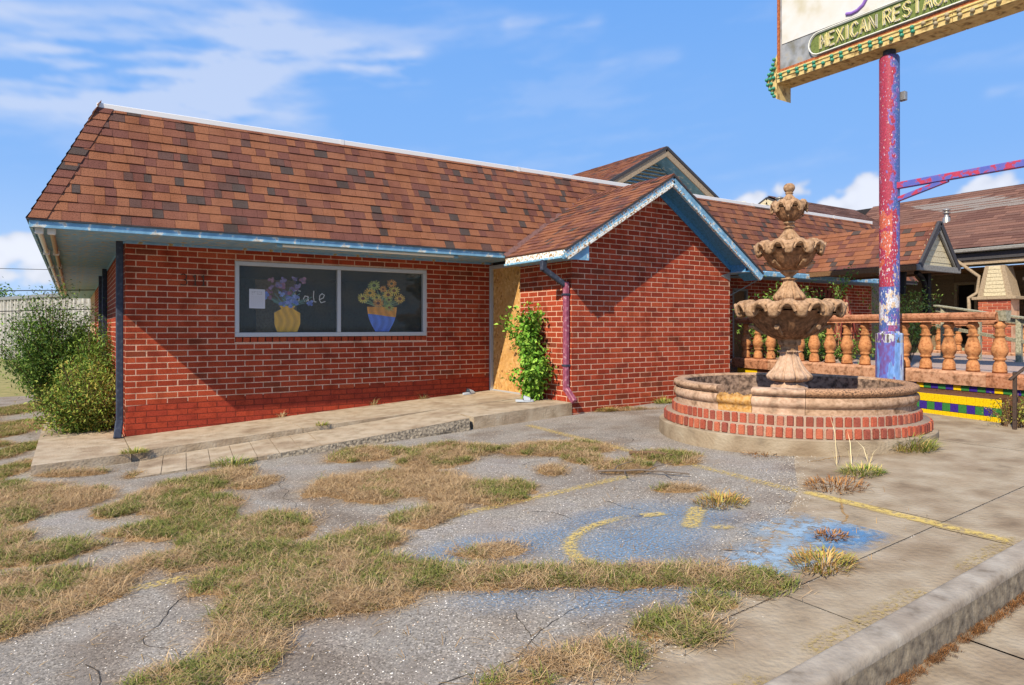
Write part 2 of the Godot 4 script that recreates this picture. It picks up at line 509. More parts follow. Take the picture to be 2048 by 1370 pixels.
func sky_picture() -> ImageTexture:
	# clear blue that pales to the horizon, thin high cloud streaks and a few low heaps
	var w := 2048
	var h := 1024
	var im := Image.create_empty(w, h, false, Image.FORMAT_RGBF)
	var wisp := noise(301, 0.045, 6)
	wisp.fractal_gain = 0.62
	var fine := noise(302, 0.16, 5)
	var veil := noise(303, 0.02, 4)
	var heap := noise(304, 0.30, 6)
	var top := H("649fea").srgb_to_linear()
	var mid := H("84b4f1").srgb_to_linear()
	var low := H("b6d3f7").srgb_to_linear()
	var white := Color(0.80, 0.81, 0.87)
	for y in h:
		var el := 90.0 - 180.0 * (y + 0.5) / h
		if el < -0.6:
			im.fill_rect(Rect2i(0, y, w, h - y), Color(0.34, 0.33, 0.29))
			break
		var s := sin(deg_to_rad(maxf(el, 0.0)))
		var base := low.lerp(mid, smoothstep(0.0, 0.24, s)).lerp(top, smoothstep(0.16, 0.60, s))
		for x in w:
			var az := 360.0 * (x + 0.5) / w
			if az > 180.0:
				az -= 360.0
			var c := base
			var squeeze := cos(deg_to_rad(el))
			var ax := az * squeeze
			# warped, stretched streaks
			var warp := fine.get_noise_2d(ax * 0.25, el * 0.6) * 2.0
			var n := wisp.get_noise_2d(ax * 0.75 + warp, el * 2.6 - ax * 0.25 + warp)
			var k := 0.0
			if az > -16.0 and az < 82.0 and el < 34.0:
				for e in STREAKS:
					var d := Vector2(e[2] - e[0], e[3] - e[1])
					var p := Vector2(az - e[0], el - e[1])
					var t := clampf(p.dot(d) / d.length_squared(), 0.0, 1.0)
					var q: float = (p - d * t).length() / e[4]
					if q < 2.6:
						k += e[5] * exp(-0.8 * q * q) * (0.42 + 1.5 * n + 0.8 * fine.get_noise_2d(ax * 0.7 + el * 0.5, el * 5.0 - ax * 0.6))
				k += 0.22 * smoothstep(0.05, 0.5, n + 0.4 * veil.get_noise_2d(az, el * 2.0))
			else:
				k = 0.9 * smoothstep(0.0, 0.55, n + 0.9 * veil.get_noise_2d(az, el * 2.0))
			k = clampf(k, 0.0, 1.0) * smoothstep(0.5, 6.0, el)
			c = c.lerp(white, 0.48 * k)
			if el < 16.0:
				var b := -1.0
				for e in HEAPS:
					var q := Vector2(az - e[0], (el - e[1]) * 1.35).length() / e[2] as float
					b = maxf(b, e[3] * (1.0 - q * q))
				if az < -16.0 or az > 82.0:
					b = maxf(b, 0.9 - absf(el - 6.0) * 0.16 + 1.3 * veil.get_noise_2d(az * 1.7, 40.0) - 0.5)
				if b > -0.25:
					var t := b + 0.95 * heap.get_noise_2d(ax, el * 1.25)
					var kk := smoothstep(0.18, 0.50, t)
					c = c.lerp(white * (0.88 + 0.20 * smoothstep(0.2, 0.9, t + 0.3 * heap.get_noise_2d(ax + 3.0, el * 1.25 - 1.0))), 0.82 * kk)
			im.set_pixel(x, y, c)
	return ImageTexture.create_from_image(im)


func _ready() -> void:
	# camera, level with a shifted lens
	var cam := Camera3D.new()
	cam.name = "camera"
	cam.position = eye
	cam.rotation_degrees = Vector3(0, -32.889, 0)
	cam.projection = Camera3D.PROJECTION_FRUSTUM
	cam.near = 0.05
	cam.far = 900.0
	cam.size = 0.05 * 2.0 * 685.0 / 1358.0
	cam.frustum_offset = Vector2(0, -0.05 * 30.0 / 1358.0)
	cam.current = true
	add_child(cam)
	var env := Environment.new()
	env.background_mode = Environment.BG_SKY
	var sky := Sky.new()
	var sm := PanoramaSkyMaterial.new()
	sm.panorama = sky_picture()
	sm.filter = true
	sm.energy_multiplier = 0.84
	sky.sky_material = sm
	env.sky = sky
	env.tonemap_mode = Environment.TONE_MAPPER_LINEAR
	env.tonemap_exposure = 1.3
	env.sdfgi_enabled = true
	env.ssao_enabled = true
	env.ssil_enabled = true
	var we := WorldEnvironment.new()
	we.name = "world_environment"
	we.environment = env
	add_child(we)
	var sun := DirectionalLight3D.new()
	sun.name = "sun"
	sun.light_color = H("fff0d8")
	sun.light_energy = 1.6
	sun.light_angular_distance = 0.5
	sun.shadow_enabled = true
	add_child(sun)
	sun.look_at_from_position(Vector3.ZERO, Vector3(1.03, -1.0, -0.455), Vector3.UP)

	rng.seed = 4711
	materials()
	for g in PATCH:
		for e in g:
			patches.append(e + [maxf(e[2], e[3]) * 1.35])
	paving()
	restaurant()
	patio()
	fountain()
	pole_sign()
	neighbour_house()
	shed()
	lay_shingles(0)
	plants()
	weeds()
	pebbles()
	tufts()
	small_things()


# ---------------------------------------------------------------- bricks and shingles
var bricks := []      # of the building: [parent, transform, size, tone]
var tabs := []        # shingles: [parent, four corners, normal, tone]

func brick_rows(parent: Node, o: Vector3, U: Vector3, N: Vector3, length: float, bottom: Callable, top: Callable, holes: Array, painted: Callable, far := false) -> void:
	var ch := 0.0762
	var bl := 0.2375
	var j := 0.0115
	for k in range(-14, 36):
		var y1 := 2.574 - k * ch - j * 0.5
		var y0 := y1 - ch + j
		var u := -bl * (0.5 if k % 2 != 0 else 1.0) + (0.0 if not far else 0.06)
		while u < length:
			var jit := rnd(-0.004, 0.004)
			var segs := [[maxf(u + j * 0.5 + jit, 0.0), minf(u + bl - j * 0.5 + rnd(-0.003, 0.003), length)]]
			u += bl
			var ya := y0
			var yb := y1
			for h in holes:
				var ov: float = minf(yb, h[3]) - maxf(ya, h[2])
				if ov <= 0.0:
					continue
				var cut := []
				for s in segs:
					if s[1] <= h[0] or s[0] >= h[1]:
						cut.append(s)
						continue
					if ov < 0.02:
						if h[2] > ya:
							yb = minf(yb, h[2] - 0.004)
						else:
							ya = maxf(ya, h[3] + 0.004)
						cut.append(s)
						continue
					if s[0] < h[0] - 0.03:
						cut.append([s[0], h[0] - 0.004])
					if s[1] > h[1] + 0.03:
						cut.append([h[1] + 0.004, s[1]])
				segs = cut
			for s in segs:
				var um: float = (s[0] + s[1]) * 0.5
				var lo := maxf(ya, bottom.call(um))
				var hi := minf(yb, maxf(top.call(s[0]), top.call(s[1])) - 0.003)
				var a: float = s[0]
				var b: float = s[1]
				if hi - lo < 0.015 or b - a < 0.02:
					continue
				var tone := [0, 0, 0, 1, 1, 1, 1, 2, 2, 2, 3, 4, 0, 1, 5][rng.randi() % 15] as int
				var key := "brick%d" % tone
				if painted.call(um, (lo + hi) * 0.5):
					key = "painted%d" % (rng.randi() % 2)
				var t := Transform3D(Basis(U, Vector3.UP, U.cross(Vector3.UP)), o + U * um + Vector3.UP * (lo + hi) * 0.5 + N * (-0.016 + rnd(-0.0006, 0.0008)))
				bricks.append([parent, t, Vector3(b - a, hi - lo, 0.032), key, N])


func shown_size(p: Vector3, n: Vector3, area: float) -> float:
	var d := eye - p
	return area * maxf(0.0, d.normalized().dot(n)) / d.length_squared()


func lay_bricks(home: Node, most := 300) -> void:
	var order := []
	for k in bricks.size():
		var b: Array = bricks[k]
		order.append([-shown_size(b[1].origin, b[4], b[2].x * b[2].y) * (1.0 if b[2].x > 0.1 else 0.3), k])
	order.sort_custom(func(a, b): return a[0] < b[0] or (a[0] == b[0] and a[1] < b[1]))
	var unit := []
	for e in 3:
		var mb := MB.new()
		mb.box(Transform3D(), Vector3(0.227, 0.0657, 0.032), [0.002, 0.003, 0.0025][e])
		unit.append(mb.mesh())
	var rest := {}
	for i in order.size():
		var b: Array = bricks[order[i][1]]
		var t: Transform3D = b[1]
		if i < most:
			var tt := Transform3D(t.basis * Basis.from_scale(Vector3(b[2].x / 0.227, b[2].y / 0.0657, 1.0)), t.origin)
			put("brick", unit[i % 3], M[b[3]], b[0], tt)
		else:
			var pk: Node = b[0]
			if not rest.has(pk):
				rest[pk] = {}
			if not rest[pk].has(b[3]):
				rest[pk][b[3]] = MB.new()
			(rest[pk][b[3]] as MB).box(t, b[2], 0.0025)
	for pk in rest:
		var am := ArrayMesh.new()
		for key in rest[pk]:
			(rest[pk][key] as MB).into(am, M[key])
		var o := put("brickwork", am, null, pk)
		o.set_meta("kind", "stuff")
	bricks.clear()


func shingle_plane(parent: Node, o: Vector3, U: Vector3, V: Vector3, L: float, umin: Callable, umax: Callable, skip = null, expo := 0.127, keys := "shingle", w0 := 0.10, w1 := 0.27, tones := 6) -> void:
	var N := U.cross(V).normalized()
	if N.y < 0.0:
		N = -N
	var rows := int(ceil(L / expo))
	for r in rows:
		var v0 := r * expo
		var v1 := minf(v0 + expo * 1.03, L)
		var a0: float = umin.call(v0)
		var a1: float = umin.call(v1)
		var b0: float = umax.call(v0)
		var b1: float = umax.call(v1)
		var u := minf(a0, a1) - rnd(0.0, 0.2)
		while u < maxf(b0, b1):
			var tone := [0, 0, 0, 1, 1, 1, 2, 2, 2, 3, 3, 3, 4, 5][rng.randi() % 14] % tones as int
			var w := rnd(w0, w1) * (0.72 if tone > 2 else 1.0)
			var ua0 := clampf(u, a0, b0)
			var ub0 := clampf(u + w - 0.003, a0, b0)
			var ua1 := clampf(u, a1, b1)
			var ub1 := clampf(u + w - 0.003, a1, b1)
			u += w
			if ub0 - ua0 < 0.005 and ub1 - ua1 < 0.005:
				continue
			var mid := o + U * (ua0 + ub0) * 0.5 + V * (v0 + v1) * 0.5
			if skip != null and skip.call(mid):
				continue
			var lift := [0.011, 0.011, 0.017][rng.randi() % 3] as float
			var dv := rnd(-0.002, 0.002)
			tabs.append([parent, [o + U * ua0 + V * (v0 + dv) + N * lift, o + U * ub0 + V * (v0 + dv) + N * lift, o + U * ub1 + V * v1 + N * 0.002, o + U * ua1 + V * v1 + N * 0.002], N, "%s%d" % [keys, tone], V, w * expo, mid])


func lay_shingles(most: int) -> void:
	var order := []
	for k in tabs.size():
		order.append([-shown_size(tabs[k][6], tabs[k][2], tabs[k][5]), k])
	order.sort_custom(func(a, b): return a[0] < b[0] or (a[0] == b[0] and a[1] < b[1]))
	var rest := {}
	for i in order.size():
		var t: Array = tabs[order[i][1]]
		var mb: MB
		if i < most:
			mb = MB.new()
		else:
			if not rest.has(t[0]):
				rest[t[0]] = {}
			if not rest[t[0]].has(t[3]):
				rest[t[0]][t[3]] = MB.new()
			mb = rest[t[0]][t[3]]
		var q: Array = t[1]
		var N: Vector3 = t[2]
		var V: Vector3 = t[4]
		mb.quad(q[0], q[1], q[2], q[3], N)
		mb.quad(q[0], q[1], q[1] - N * 0.017, q[0] - N * 0.017, -V)
		var side: Vector3 = (q[1] - q[0]).normalized()
		mb.quad(q[0], q[3], q[3] - N * 0.003, q[0] - N * 0.012, -side)
		mb.quad(q[1], q[2], q[2] - N * 0.003, q[1] - N * 0.012, side)
		if i < most:
			obj("shingle", mb, M[t[3]], t[0])
	for pk in rest:
		var am := ArrayMesh.new()
		for key in rest[pk]:
			(rest[pk][key] as MB).into(am, M[key])
		var o := put("shingles", am, null, pk)
		o.set_meta("kind", "stuff")
	tabs.clear()


# ---------------------------------------------------------------- the restaurant
func slab_y(x: float) -> float:
	return 0.133 + 0.06 * clampf(x, 0.0, 5.34)


func restaurant() -> void:
	var b := thing("brick_restaurant", "closed red brick restaurant with shingled mansard roof and boarded door", "restaurant")
	var mb := MB.new()
	# --- front wall
	mb.bx(Vector3(0.0025, -0.2, -0.13), Vector3(1.295, 2.62, -0.0025))
	mb.bx(Vector3(4.147, -0.2, -0.13), Vector3(5.40, 2.62, -0.0025))
	mb.bx(Vector3(1.295, -0.2, -0.13), Vector3(4.147, 1.30, -0.0025))
	mb.bx(Vector3(1.295, 2.40, -0.13), Vector3(4.147, 2.62, -0.0025))
	var front := obj("front_wall", mb, M.mortar, b)
	mb = MB.new()
	mb.quad(Vector3(0.003, 0.0, -0.0012), Vector3(5.34, 0.3, -0.0012), Vector3(5.34, 0.71, -0.0012), Vector3(0.003, 0.512, -0.0012), Vector3.BACK)
	obj("painted_base", mb, M.painted_mortar, front)
	var paint := func(u: float, y: float) -> bool: return y < 0.50 + 0.037 * u
	var no_paint := func(u: float, y: float) -> bool: return false
	brick_rows(front, Vector3.ZERO, Vector3.RIGHT, Vector3.BACK, 5.34, func(u): return slab_y(u) - 0.01, func(u): return 2.60, [[1.295, 4.147, 1.296, 2.40]], paint)
	var u := 1.30
	while u < 4.14:
		bricks.append([front, Transform3D(Basis(), Vector3(u + 0.045, 1.334, -0.0155 + rnd(-0.001, 0.001))), Vector3(0.086, 0.064, 0.034), "brick%d" % (rng.randi() % 4), Vector3.BACK])
		u += 0.0985
	# --- left wall
	mb = MB.new()
	mb.bx(Vector3(0.0025, -0.2, -20.0), Vector3(0.13, 2.62, -0.13))
	var left := obj("side_wall", mb, M.mortar, b)
	brick_rows(left, Vector3.ZERO, Vector3.FORWARD, Vector3.LEFT, 14.0, func(_u): return 0.1, func(_u): return 2.60, [], func(_u, y): return y < 0.30)
	# --- wing
	var rake := func(x: float) -> float: return 3.785 - 0.155 - (0.606 * (7.0 - x) if x < 7.0 else 0.66 * (x - 7.0))
	mb = MB.new()
	var e0: float = rake.call(5.3425)
	var e1: float = rake.call(8.6865)
	mb.prism([Vector3(5.3425, 0.0, 2.1835), Vector3(8.6865, 0.0, 2.1835), Vector3(8.6865, e1, 2.1835), Vector3(7.0, 3.63, 2.1835), Vector3(5.3425, e0, 2.1835)], Vector3(0, 0, -0.12))
	var wing := obj("wing_wall", mb, M.mortar, b)
	brick_rows(wing, Vector3(5.34, 0, 2.186), Vector3.RIGHT, Vector3.BACK, 3.349, func(x): return G(5.34 + x) - 0.03, func(x): return minf(rake.call(5.34 + x) - 0.02, 3.43), [], no_paint)
	for k in 13:
		var x := 6.66 + k * 0.062
		var hi: float = rake.call(x) - 0.03
		if hi - 3.44 > 0.03:
			bricks.append([wing, Transform3D(Basis(), Vector3(x, (3.44 + hi) * 0.5, 2.17)), Vector3(0.054, hi - 3.44, 0.032), "brick%d" % (rng.randi() % 4), Vector3.BACK])
	mb = MB.new()
	mb.bx(Vector3(5.3425, 0.0, 0.876), Vector3(5.47, 2.60, 2.059))
	var side := obj("wing_side_wall", mb, M.mortar, b)
	brick_rows(side, Vector3(5.34, 0, 2.186), Vector3.FORWARD, Vector3.LEFT, 1.305, func(_u): return 0.43, func(_u): return 2.52, [], func(_u, y): return y < 0.56)
	mb = MB.new()
	mb.bx(Vector3(8.56, 0.0, 0.0), Vector3(8.6865, 2.60, 2.059))
	obj("wing_far_wall", mb, M.mortar, b)
	# --- wall right of the wing
	mb = MB.new()
	for r in [[8.69, 11.45, -0.1, 2.62], [11.45, 11.95, 2.35, 2.62], [11.95, 13.9, -0.1, 2.62], [13.9, 15.3, 2.3, 2.62], [15.3, 16.9, -0.1, 2.62]]:
		mb.bx(Vector3(r[0], r[2], -0.13), Vector3(r[1], r[3], -0.0025))
	var far_wall := obj("right_wall", mb, M.mortar, b)
	brick_rows(far_wall, Vector3(8.69, 0, 0), Vector3.RIGHT, Vector3.BACK, 8.2, func(_u): return 0.4, func(_u): return 2.60, [[2.76, 3.26, -0.1, 2.35], [5.21, 6.61, -0.1, 2.3]], no_paint, true)
	mb = MB.new()
	mb.bx(Vector3(16.78, -0.1, -20.0), Vector3(16.9, 2.62, -0.13))
	mb.bx(Vector3(0.13, -0.1, -20.0), Vector3(16.78, 4.1, -19.88))
	obj("rear_wall", mb, M.mortar, b)
	mb = MB.new()
	mb.board(Vector3(11.47, 0.5, -0.03), Vector3(11.47, 2.35, -0.03), 0.05, 0.06, Vector3.BACK)
	mb.board(Vector3(11.93, 0.5, -0.03), Vector3(11.93, 2.35, -0.03), 0.05, 0.06, Vector3.BACK)
	mb.bx(Vector3(11.45, 2.30, -0.05), Vector3(11.95, 2.35, 0.0))
	var d2 := obj("rear_door", mb, M.siding_grey, b)
	mb = MB.new()
	mb.bx(Vector3(11.5, 0.5, -0.09), Vector3(11.9, 2.3, -0.06))
	obj("door_leaf", mb, M.brown_wood, d2)
	# brick arch over the porch opening
	mb = MB.new()
	for k in 15:
		var a := PI * (k + 0.5) / 15.0
		mb.box(Transform3D(Basis(Vector3.BACK, a - PI * 0.5), Vector3(14.6 + cos(a) * 0.8, 1.75 + sin(a) * 0.6, 0.03)), Vector3(0.12, 0.2, 0.06), 0.008)
	obj("arch", mb, M.ring3, b)
	# --- dark rooms behind the window and the doors
	mb = MB.new()
	for r in [[Vector3(0.16, 0.2, -5.0), Vector3(5.3, 2.58, -4.9)], [Vector3(0.16, 0.2, -4.9), Vector3(0.26, 2.58, -0.14)], [Vector3(5.2, 0.2, -4.9), Vector3(5.3, 2.58, -0.14)], [Vector3(0.26, 0.2, -4.9), Vector3(5.2, 0.3, -0.14)], [Vector3(0.26, 2.52, -4.9), Vector3(5.2, 2.58, -0.14)]]:
		mb.bx(r[0], r[1])
	obj("dining_room", mb, M.room, b)
	mb = MB.new()
	for r in [[Vector3(8.8, 0.0, -3.0), Vector3(16.7, 2.58, -2.9)], [Vector3(8.8, 0.0, -2.9), Vector3(8.9, 2.58, -0.14)], [Vector3(16.6, 0.0, -2.9), Vector3(16.7, 2.58, -0.14)], [Vector3(8.9, 0.2, -2.9), Vector3(16.6, 0.3, -0.14)], [Vector3(8.9, 2.52, -2.9), Vector3(16.6, 2.58, -0.14)]]:
		mb.bx(r[0], r[1])
	obj("back_room", mb, M.room, b)
	shop_window(b)
	door_and_pipes(b)
	mansard(b)
	wing_roof(b, rake)
	attic(b)
	canopy(b)
	lay_bricks(b)
	lay_shingles(300)


func stroke(im: Image, pts: Array, w: float, c: Color) -> void:
	for k in pts.size() - 1:
		var a: Vector2 = pts[k]
		var e: Vector2 = pts[k + 1]
		var n := int(a.distance_to(e) / maxf(1.0, w * 0.3)) + 1
		for i in n + 1:
			var p := a.lerp(e, float(i) / n)
			disc(im, p, w * 0.5, c)


func disc(im: Image, p: Vector2, r: float, c: Color, sq := 1.0) -> void:
	var x0 := int(p.x - r)
	var x1 := int(p.x + r + 1)
	for y in range(int(p.y - r * sq), int(p.y + r * sq + 1)):
		for x in range(x0, x1):
			if x >= 0 and y >= 0 and x < im.get_width() and y < im.get_height():
				if Vector2(x - p.x, (y - p.y) / sq).length() <= r:
					var k := 0.92 + 0.08 * sin(x * 0.9 + y * 1.7)
					im.set_pixel(x, y, Color(c.r * k, c.g * k, c.b * k, 1.0))


func print_mat(im: Image) -> StandardMaterial3D:
	var m := StandardMaterial3D.new()
	m.albedo_texture = ImageTexture.create_from_image(im)
	m.roughness = 0.7
	m.transparency = BaseMaterial3D.TRANSPARENCY_ALPHA_SCISSOR
	m.alpha_scissor_threshold = 0.5
	return m


func daisy(im: Image, p: Vector2, r: float, petal: Color, core: Color, n := 14) -> void:
	var t0 := rnd(0, TAU)
	for k in n:
		var a := t0 + TAU * k / n
		var l := r * rnd(0.8, 1.1)
		stroke(im, [p, p + Vector2(cos(a), sin(a)) * l], maxf(2.0, r * 0.22), petal.lightened(rnd(0.0, 0.2)).darkened(rnd(0.0, 0.2)))
	disc(im, p, r * 0.34, core)


func bouquet(vase: Color, neck: Color, blooms: Array, leaf: Color, wide: bool) -> Image:
	# a plain painted vase with a loose bunch of flowers, on a clear ground
	var im := Image.create_empty(384, 448, false, Image.FORMAT_RGBA8)
	im.fill(Color(0.3, 0.3, 0.3, 0.0))
	for k in 46:
		var a := rnd(-2.75, -0.4)
		var l := rnd(90, 175)
		var p0 := Vector2(192 + rnd(-30, 30), 260)
		var p1 := p0 + Vector2(cos(a) * l * 0.5, sin(a) * l * 0.5)
		var p2 := p0 + Vector2(cos(a) * l * 1.05, sin(a) * l * 0.9)
		stroke(im, [p0, p1, p2], rnd(3, 7), leaf.lightened(rnd(0, 0.3)).darkened(rnd(0, 0.35)))
	for y in range(250, 446):
		var t := (y - 250) / 196.0
		var half := 0.0
		if wide:
			half = lerpf(100, 44, t) + 14.0 * sin(t * PI)
		else:
			half = (52.0 - 130.0 * t if t < 0.1 else (36.0 + 90.0 * (t - 0.1) / 0.3 if t < 0.4 else (92.0 - 10.0 * (t - 0.4) if t < 0.62 else 90.0 - 62.0 * (t - 0.62))))
			half = minf(half, 86.0)
		for x in range(int(192 - half), int(192 + half)):
			var c := vase
			if wide and y < 318 + 14.0 * sin((x - 192) * 0.012):
				c = neck
			var k := 0.93 + 0.07 * sin(x * 0.13 + sin(y * 0.03) * 2.0)
			if absf(x - 192) > half - 5.0:
				k *= 1.12
			k *= 0.90 + 0.2 * rng.randf() * (0.5 + 0.5 * sin(x * 0.7))
			im.set_pixel(x, y, Color(c.r * k, c.g * k, c.b * k, 1.0))
	for f in blooms:
		var p := Vector2(f[0], f[1])
		if f[2] == 0:
			daisy(im, p, f[3], f[4], f[5])
		else:
			for k in 9:
				disc(im, p + Vector2(rnd(-1, 1), rnd(-1, 1)) * f[3] * 0.75, f[3] * rnd(0.28, 0.5), (f[4] as Color).lightened(rnd(0, 0.25)).darkened(rnd(0, 0.25)))
	return im


func shop_window(b: Node3D) -> void:
	var w := Node3D.new()
	w.name = "window"
	b.add_child(w)
	var mb := MB.new()
	mb.bx(Vector3(1.295, 1.372, -0.06), Vector3(4.147, 1.432, 0.012), 0.004)
	mb.bx(Vector3(1.295, 2.345, -0.06), Vector3(4.147, 2.40, 0.012), 0.004)
	mb.bx(Vector3(1.295, 1.432, -0.06), Vector3(1.35, 2.345, 0.012), 0.004)
	mb.bx(Vector3(4.085, 1.432, -0.06), Vector3(4.147, 2.345, 0.012), 0.004)
	obj("frame", mb, M.alu, w)
	mb = MB.new()
	mb.bx(Vector3(2.705, 1.432, -0.05), Vector3(2.76, 2.345, 0.014), 0.004)
	obj("mullion", mb, M.alu, w)
	for e in [[1.35, 2.705], [2.76, 4.085]]:
		mb = MB.new()
		mb.quad(Vector3(e[0], 1.432, -0.03), Vector3(e[1], 1.432, -0.03), Vector3(e[1], 2.345, -0.03), Vector3(e[0], 2.345, -0.03), Vector3.BACK)
		obj("pane", mb, M.glass, w)
		mb = MB.new()
		mb.quad(Vector3(e[0], 1.432, -0.0285), Vector3(e[1], 1.432, -0.0285), Vector3(e[1], 2.345, -0.0285), Vector3(e[0], 2.345, -0.0285), Vector3.BACK, [Vector2(e[0], 1), Vector2(e[1], 1), Vector2(e[1], 0), Vector2(e[0], 0)])
		obj("dust_film", mb, M.dust, w)
	# the paintings on the inside of the glass
	var blooms := []
	for k in 15:
		blooms.append([rnd(70, 320), rnd(30, 150), 1, rnd(14, 26), [H("8c66a0"), H("7466ac"), H("a0648a"), H("8c7cc0")][k % 4], H("d8c070")])
	for k in 12:
		blooms.append([rnd(40, 350), rnd(130, 245), 1, rnd(16, 30), [H("6486ec"), H("86a4f8"), H("7894f0"), H("a0587c")][k % 4], H("d8c070")])
	var bouquet_a := bouquet(H("f4bc30"), H("dca428"), blooms, H("64988c"), false)
	blooms = []
	for k in 12:
		blooms.append([192 + cos(k * 2.4) * (40 + 11.0 * k), 150 + sin(k * 2.4) * (30 + 7.0 * k), 0, rnd(26, 44), [H("ffcc30"), H("f0dc48"), H("f8a830"), H("b4c850")][k % 4], [H("6a3a1c"), H("4a5424"), H("7a4a18")][k % 3]])
	var bouquet_b := bouquet(H("5c88f0"), H("f4a828"), blooms, H("6c9450"), true)
	for e in [[bouquet_a, 1.60, 2.40, 1.435, 2.27], [bouquet_b, 2.96, 3.88, 1.435, 2.29]]:
		mb = MB.new()
		mb.quad(Vector3(e[1], e[3], -0.034), Vector3(e[2], e[3], -0.034), Vector3(e[2], e[4], -0.034), Vector3(e[1], e[4], -0.034), Vector3.BACK, [Vector2(0, 1), Vector2(1, 1), Vector2(1, 0), Vector2(0, 0)])
		obj("painted_flowers", mb, print_mat(e[0]), w)
	# the hand-written word
	var im := Image.create_empty(512, 192, false, Image.FORMAT_RGBA8)
	im.fill(Color(0.8, 0.8, 0.8, 0.0))
	var wc := H("dcdedc")
	stroke(im, [Vector2(150, 30), Vector2(112, 22), Vector2(84, 40), Vector2(96, 70), Vector2(140, 96), Vector2(136, 130), Vector2(96, 148), Vector2(66, 132)], 9, wc)
	stroke(im, [Vector2(232, 84), Vector2(200, 80), Vector2(184, 110), Vector2(196, 138), Vector2(224, 130), Vector2(234, 88), Vector2(238, 130), Vector2(256, 140)], 9, wc)
	stroke(im, [Vector2(296, 26), Vector2(292, 90), Vector2(300, 138), Vector2(320, 140)], 9, wc)
	stroke(im, [Vector2(356, 116), Vector2(400, 96), Vector2(412, 66), Vector2(388, 50), Vector2(362, 70), Vector2(356, 116), Vector2(376, 148), Vector2(420, 134)], 9, wc)
	mb = MB.new()
	mb.quad(Vector3(1.98, 1.80, -0.0355), Vector3(2.66, 1.80, -0.0355), Vector3(2.66, 2.06, -0.0355), Vector3(1.98, 2.06, -0.0355), Vector3.BACK, [Vector2(0, 1), Vector2(1, 1), Vector2(1, 0), Vector2(0, 0)])
	obj("painted_word", mb, print_mat(im), w)
	mb = MB.new()
	mb.box(Transform3D(Basis(Vector3.RIGHT, -0.12), Vector3(2.12, 1.45, -1.1)), Vector3(0.62, 1.6, 0.02))
	tag(obj("cardboard_sheet", mb, M.cardboard), "tall brown cardboard sheet leaning inside the shop window", "cardboard")
	# notice taped to the glass
	im = Image.create_empty(160, 200, false, Image.FORMAT_RGBA8)
	im.fill(H("c6cad4"))
	var ink := H("6c7080")
	for r in 3:
		for k in 6:
			if rng.randf() < 0.85:
				var x := 26 + k * 18
				stroke(im, [Vector2(x, 26 + r * 13), Vector2(x + rnd(8, 13), 26 + r * 13 + rnd(-2, 2))], 3, ink)
	for r in 9:
		var x := 20.0
		while x < 136.0:
			var l := rnd(6, 18)
			stroke(im, [Vector2(x, 78 + r * 12), Vector2(minf(x + l, 140.0), 78 + r * 12)], 1.6, H("8c90a0"))
			x += l + 6
	mb = MB.new()
	mb.quad(Vector3(1.482, 1.765, -0.024), Vector3(1.692, 1.762, -0.022), Vector3(1.694, 2.026, -0.026), Vector3(1.484, 2.032, -0.028), Vector3.BACK, [Vector2(0, 1), Vector2(1, 1), Vector2(1, 0), Vector2(0, 0)])
	var nm := print_mat(im)
	tag(obj("paper_notice", mb, nm), "white paper notice taped inside the left window pane", "notice")


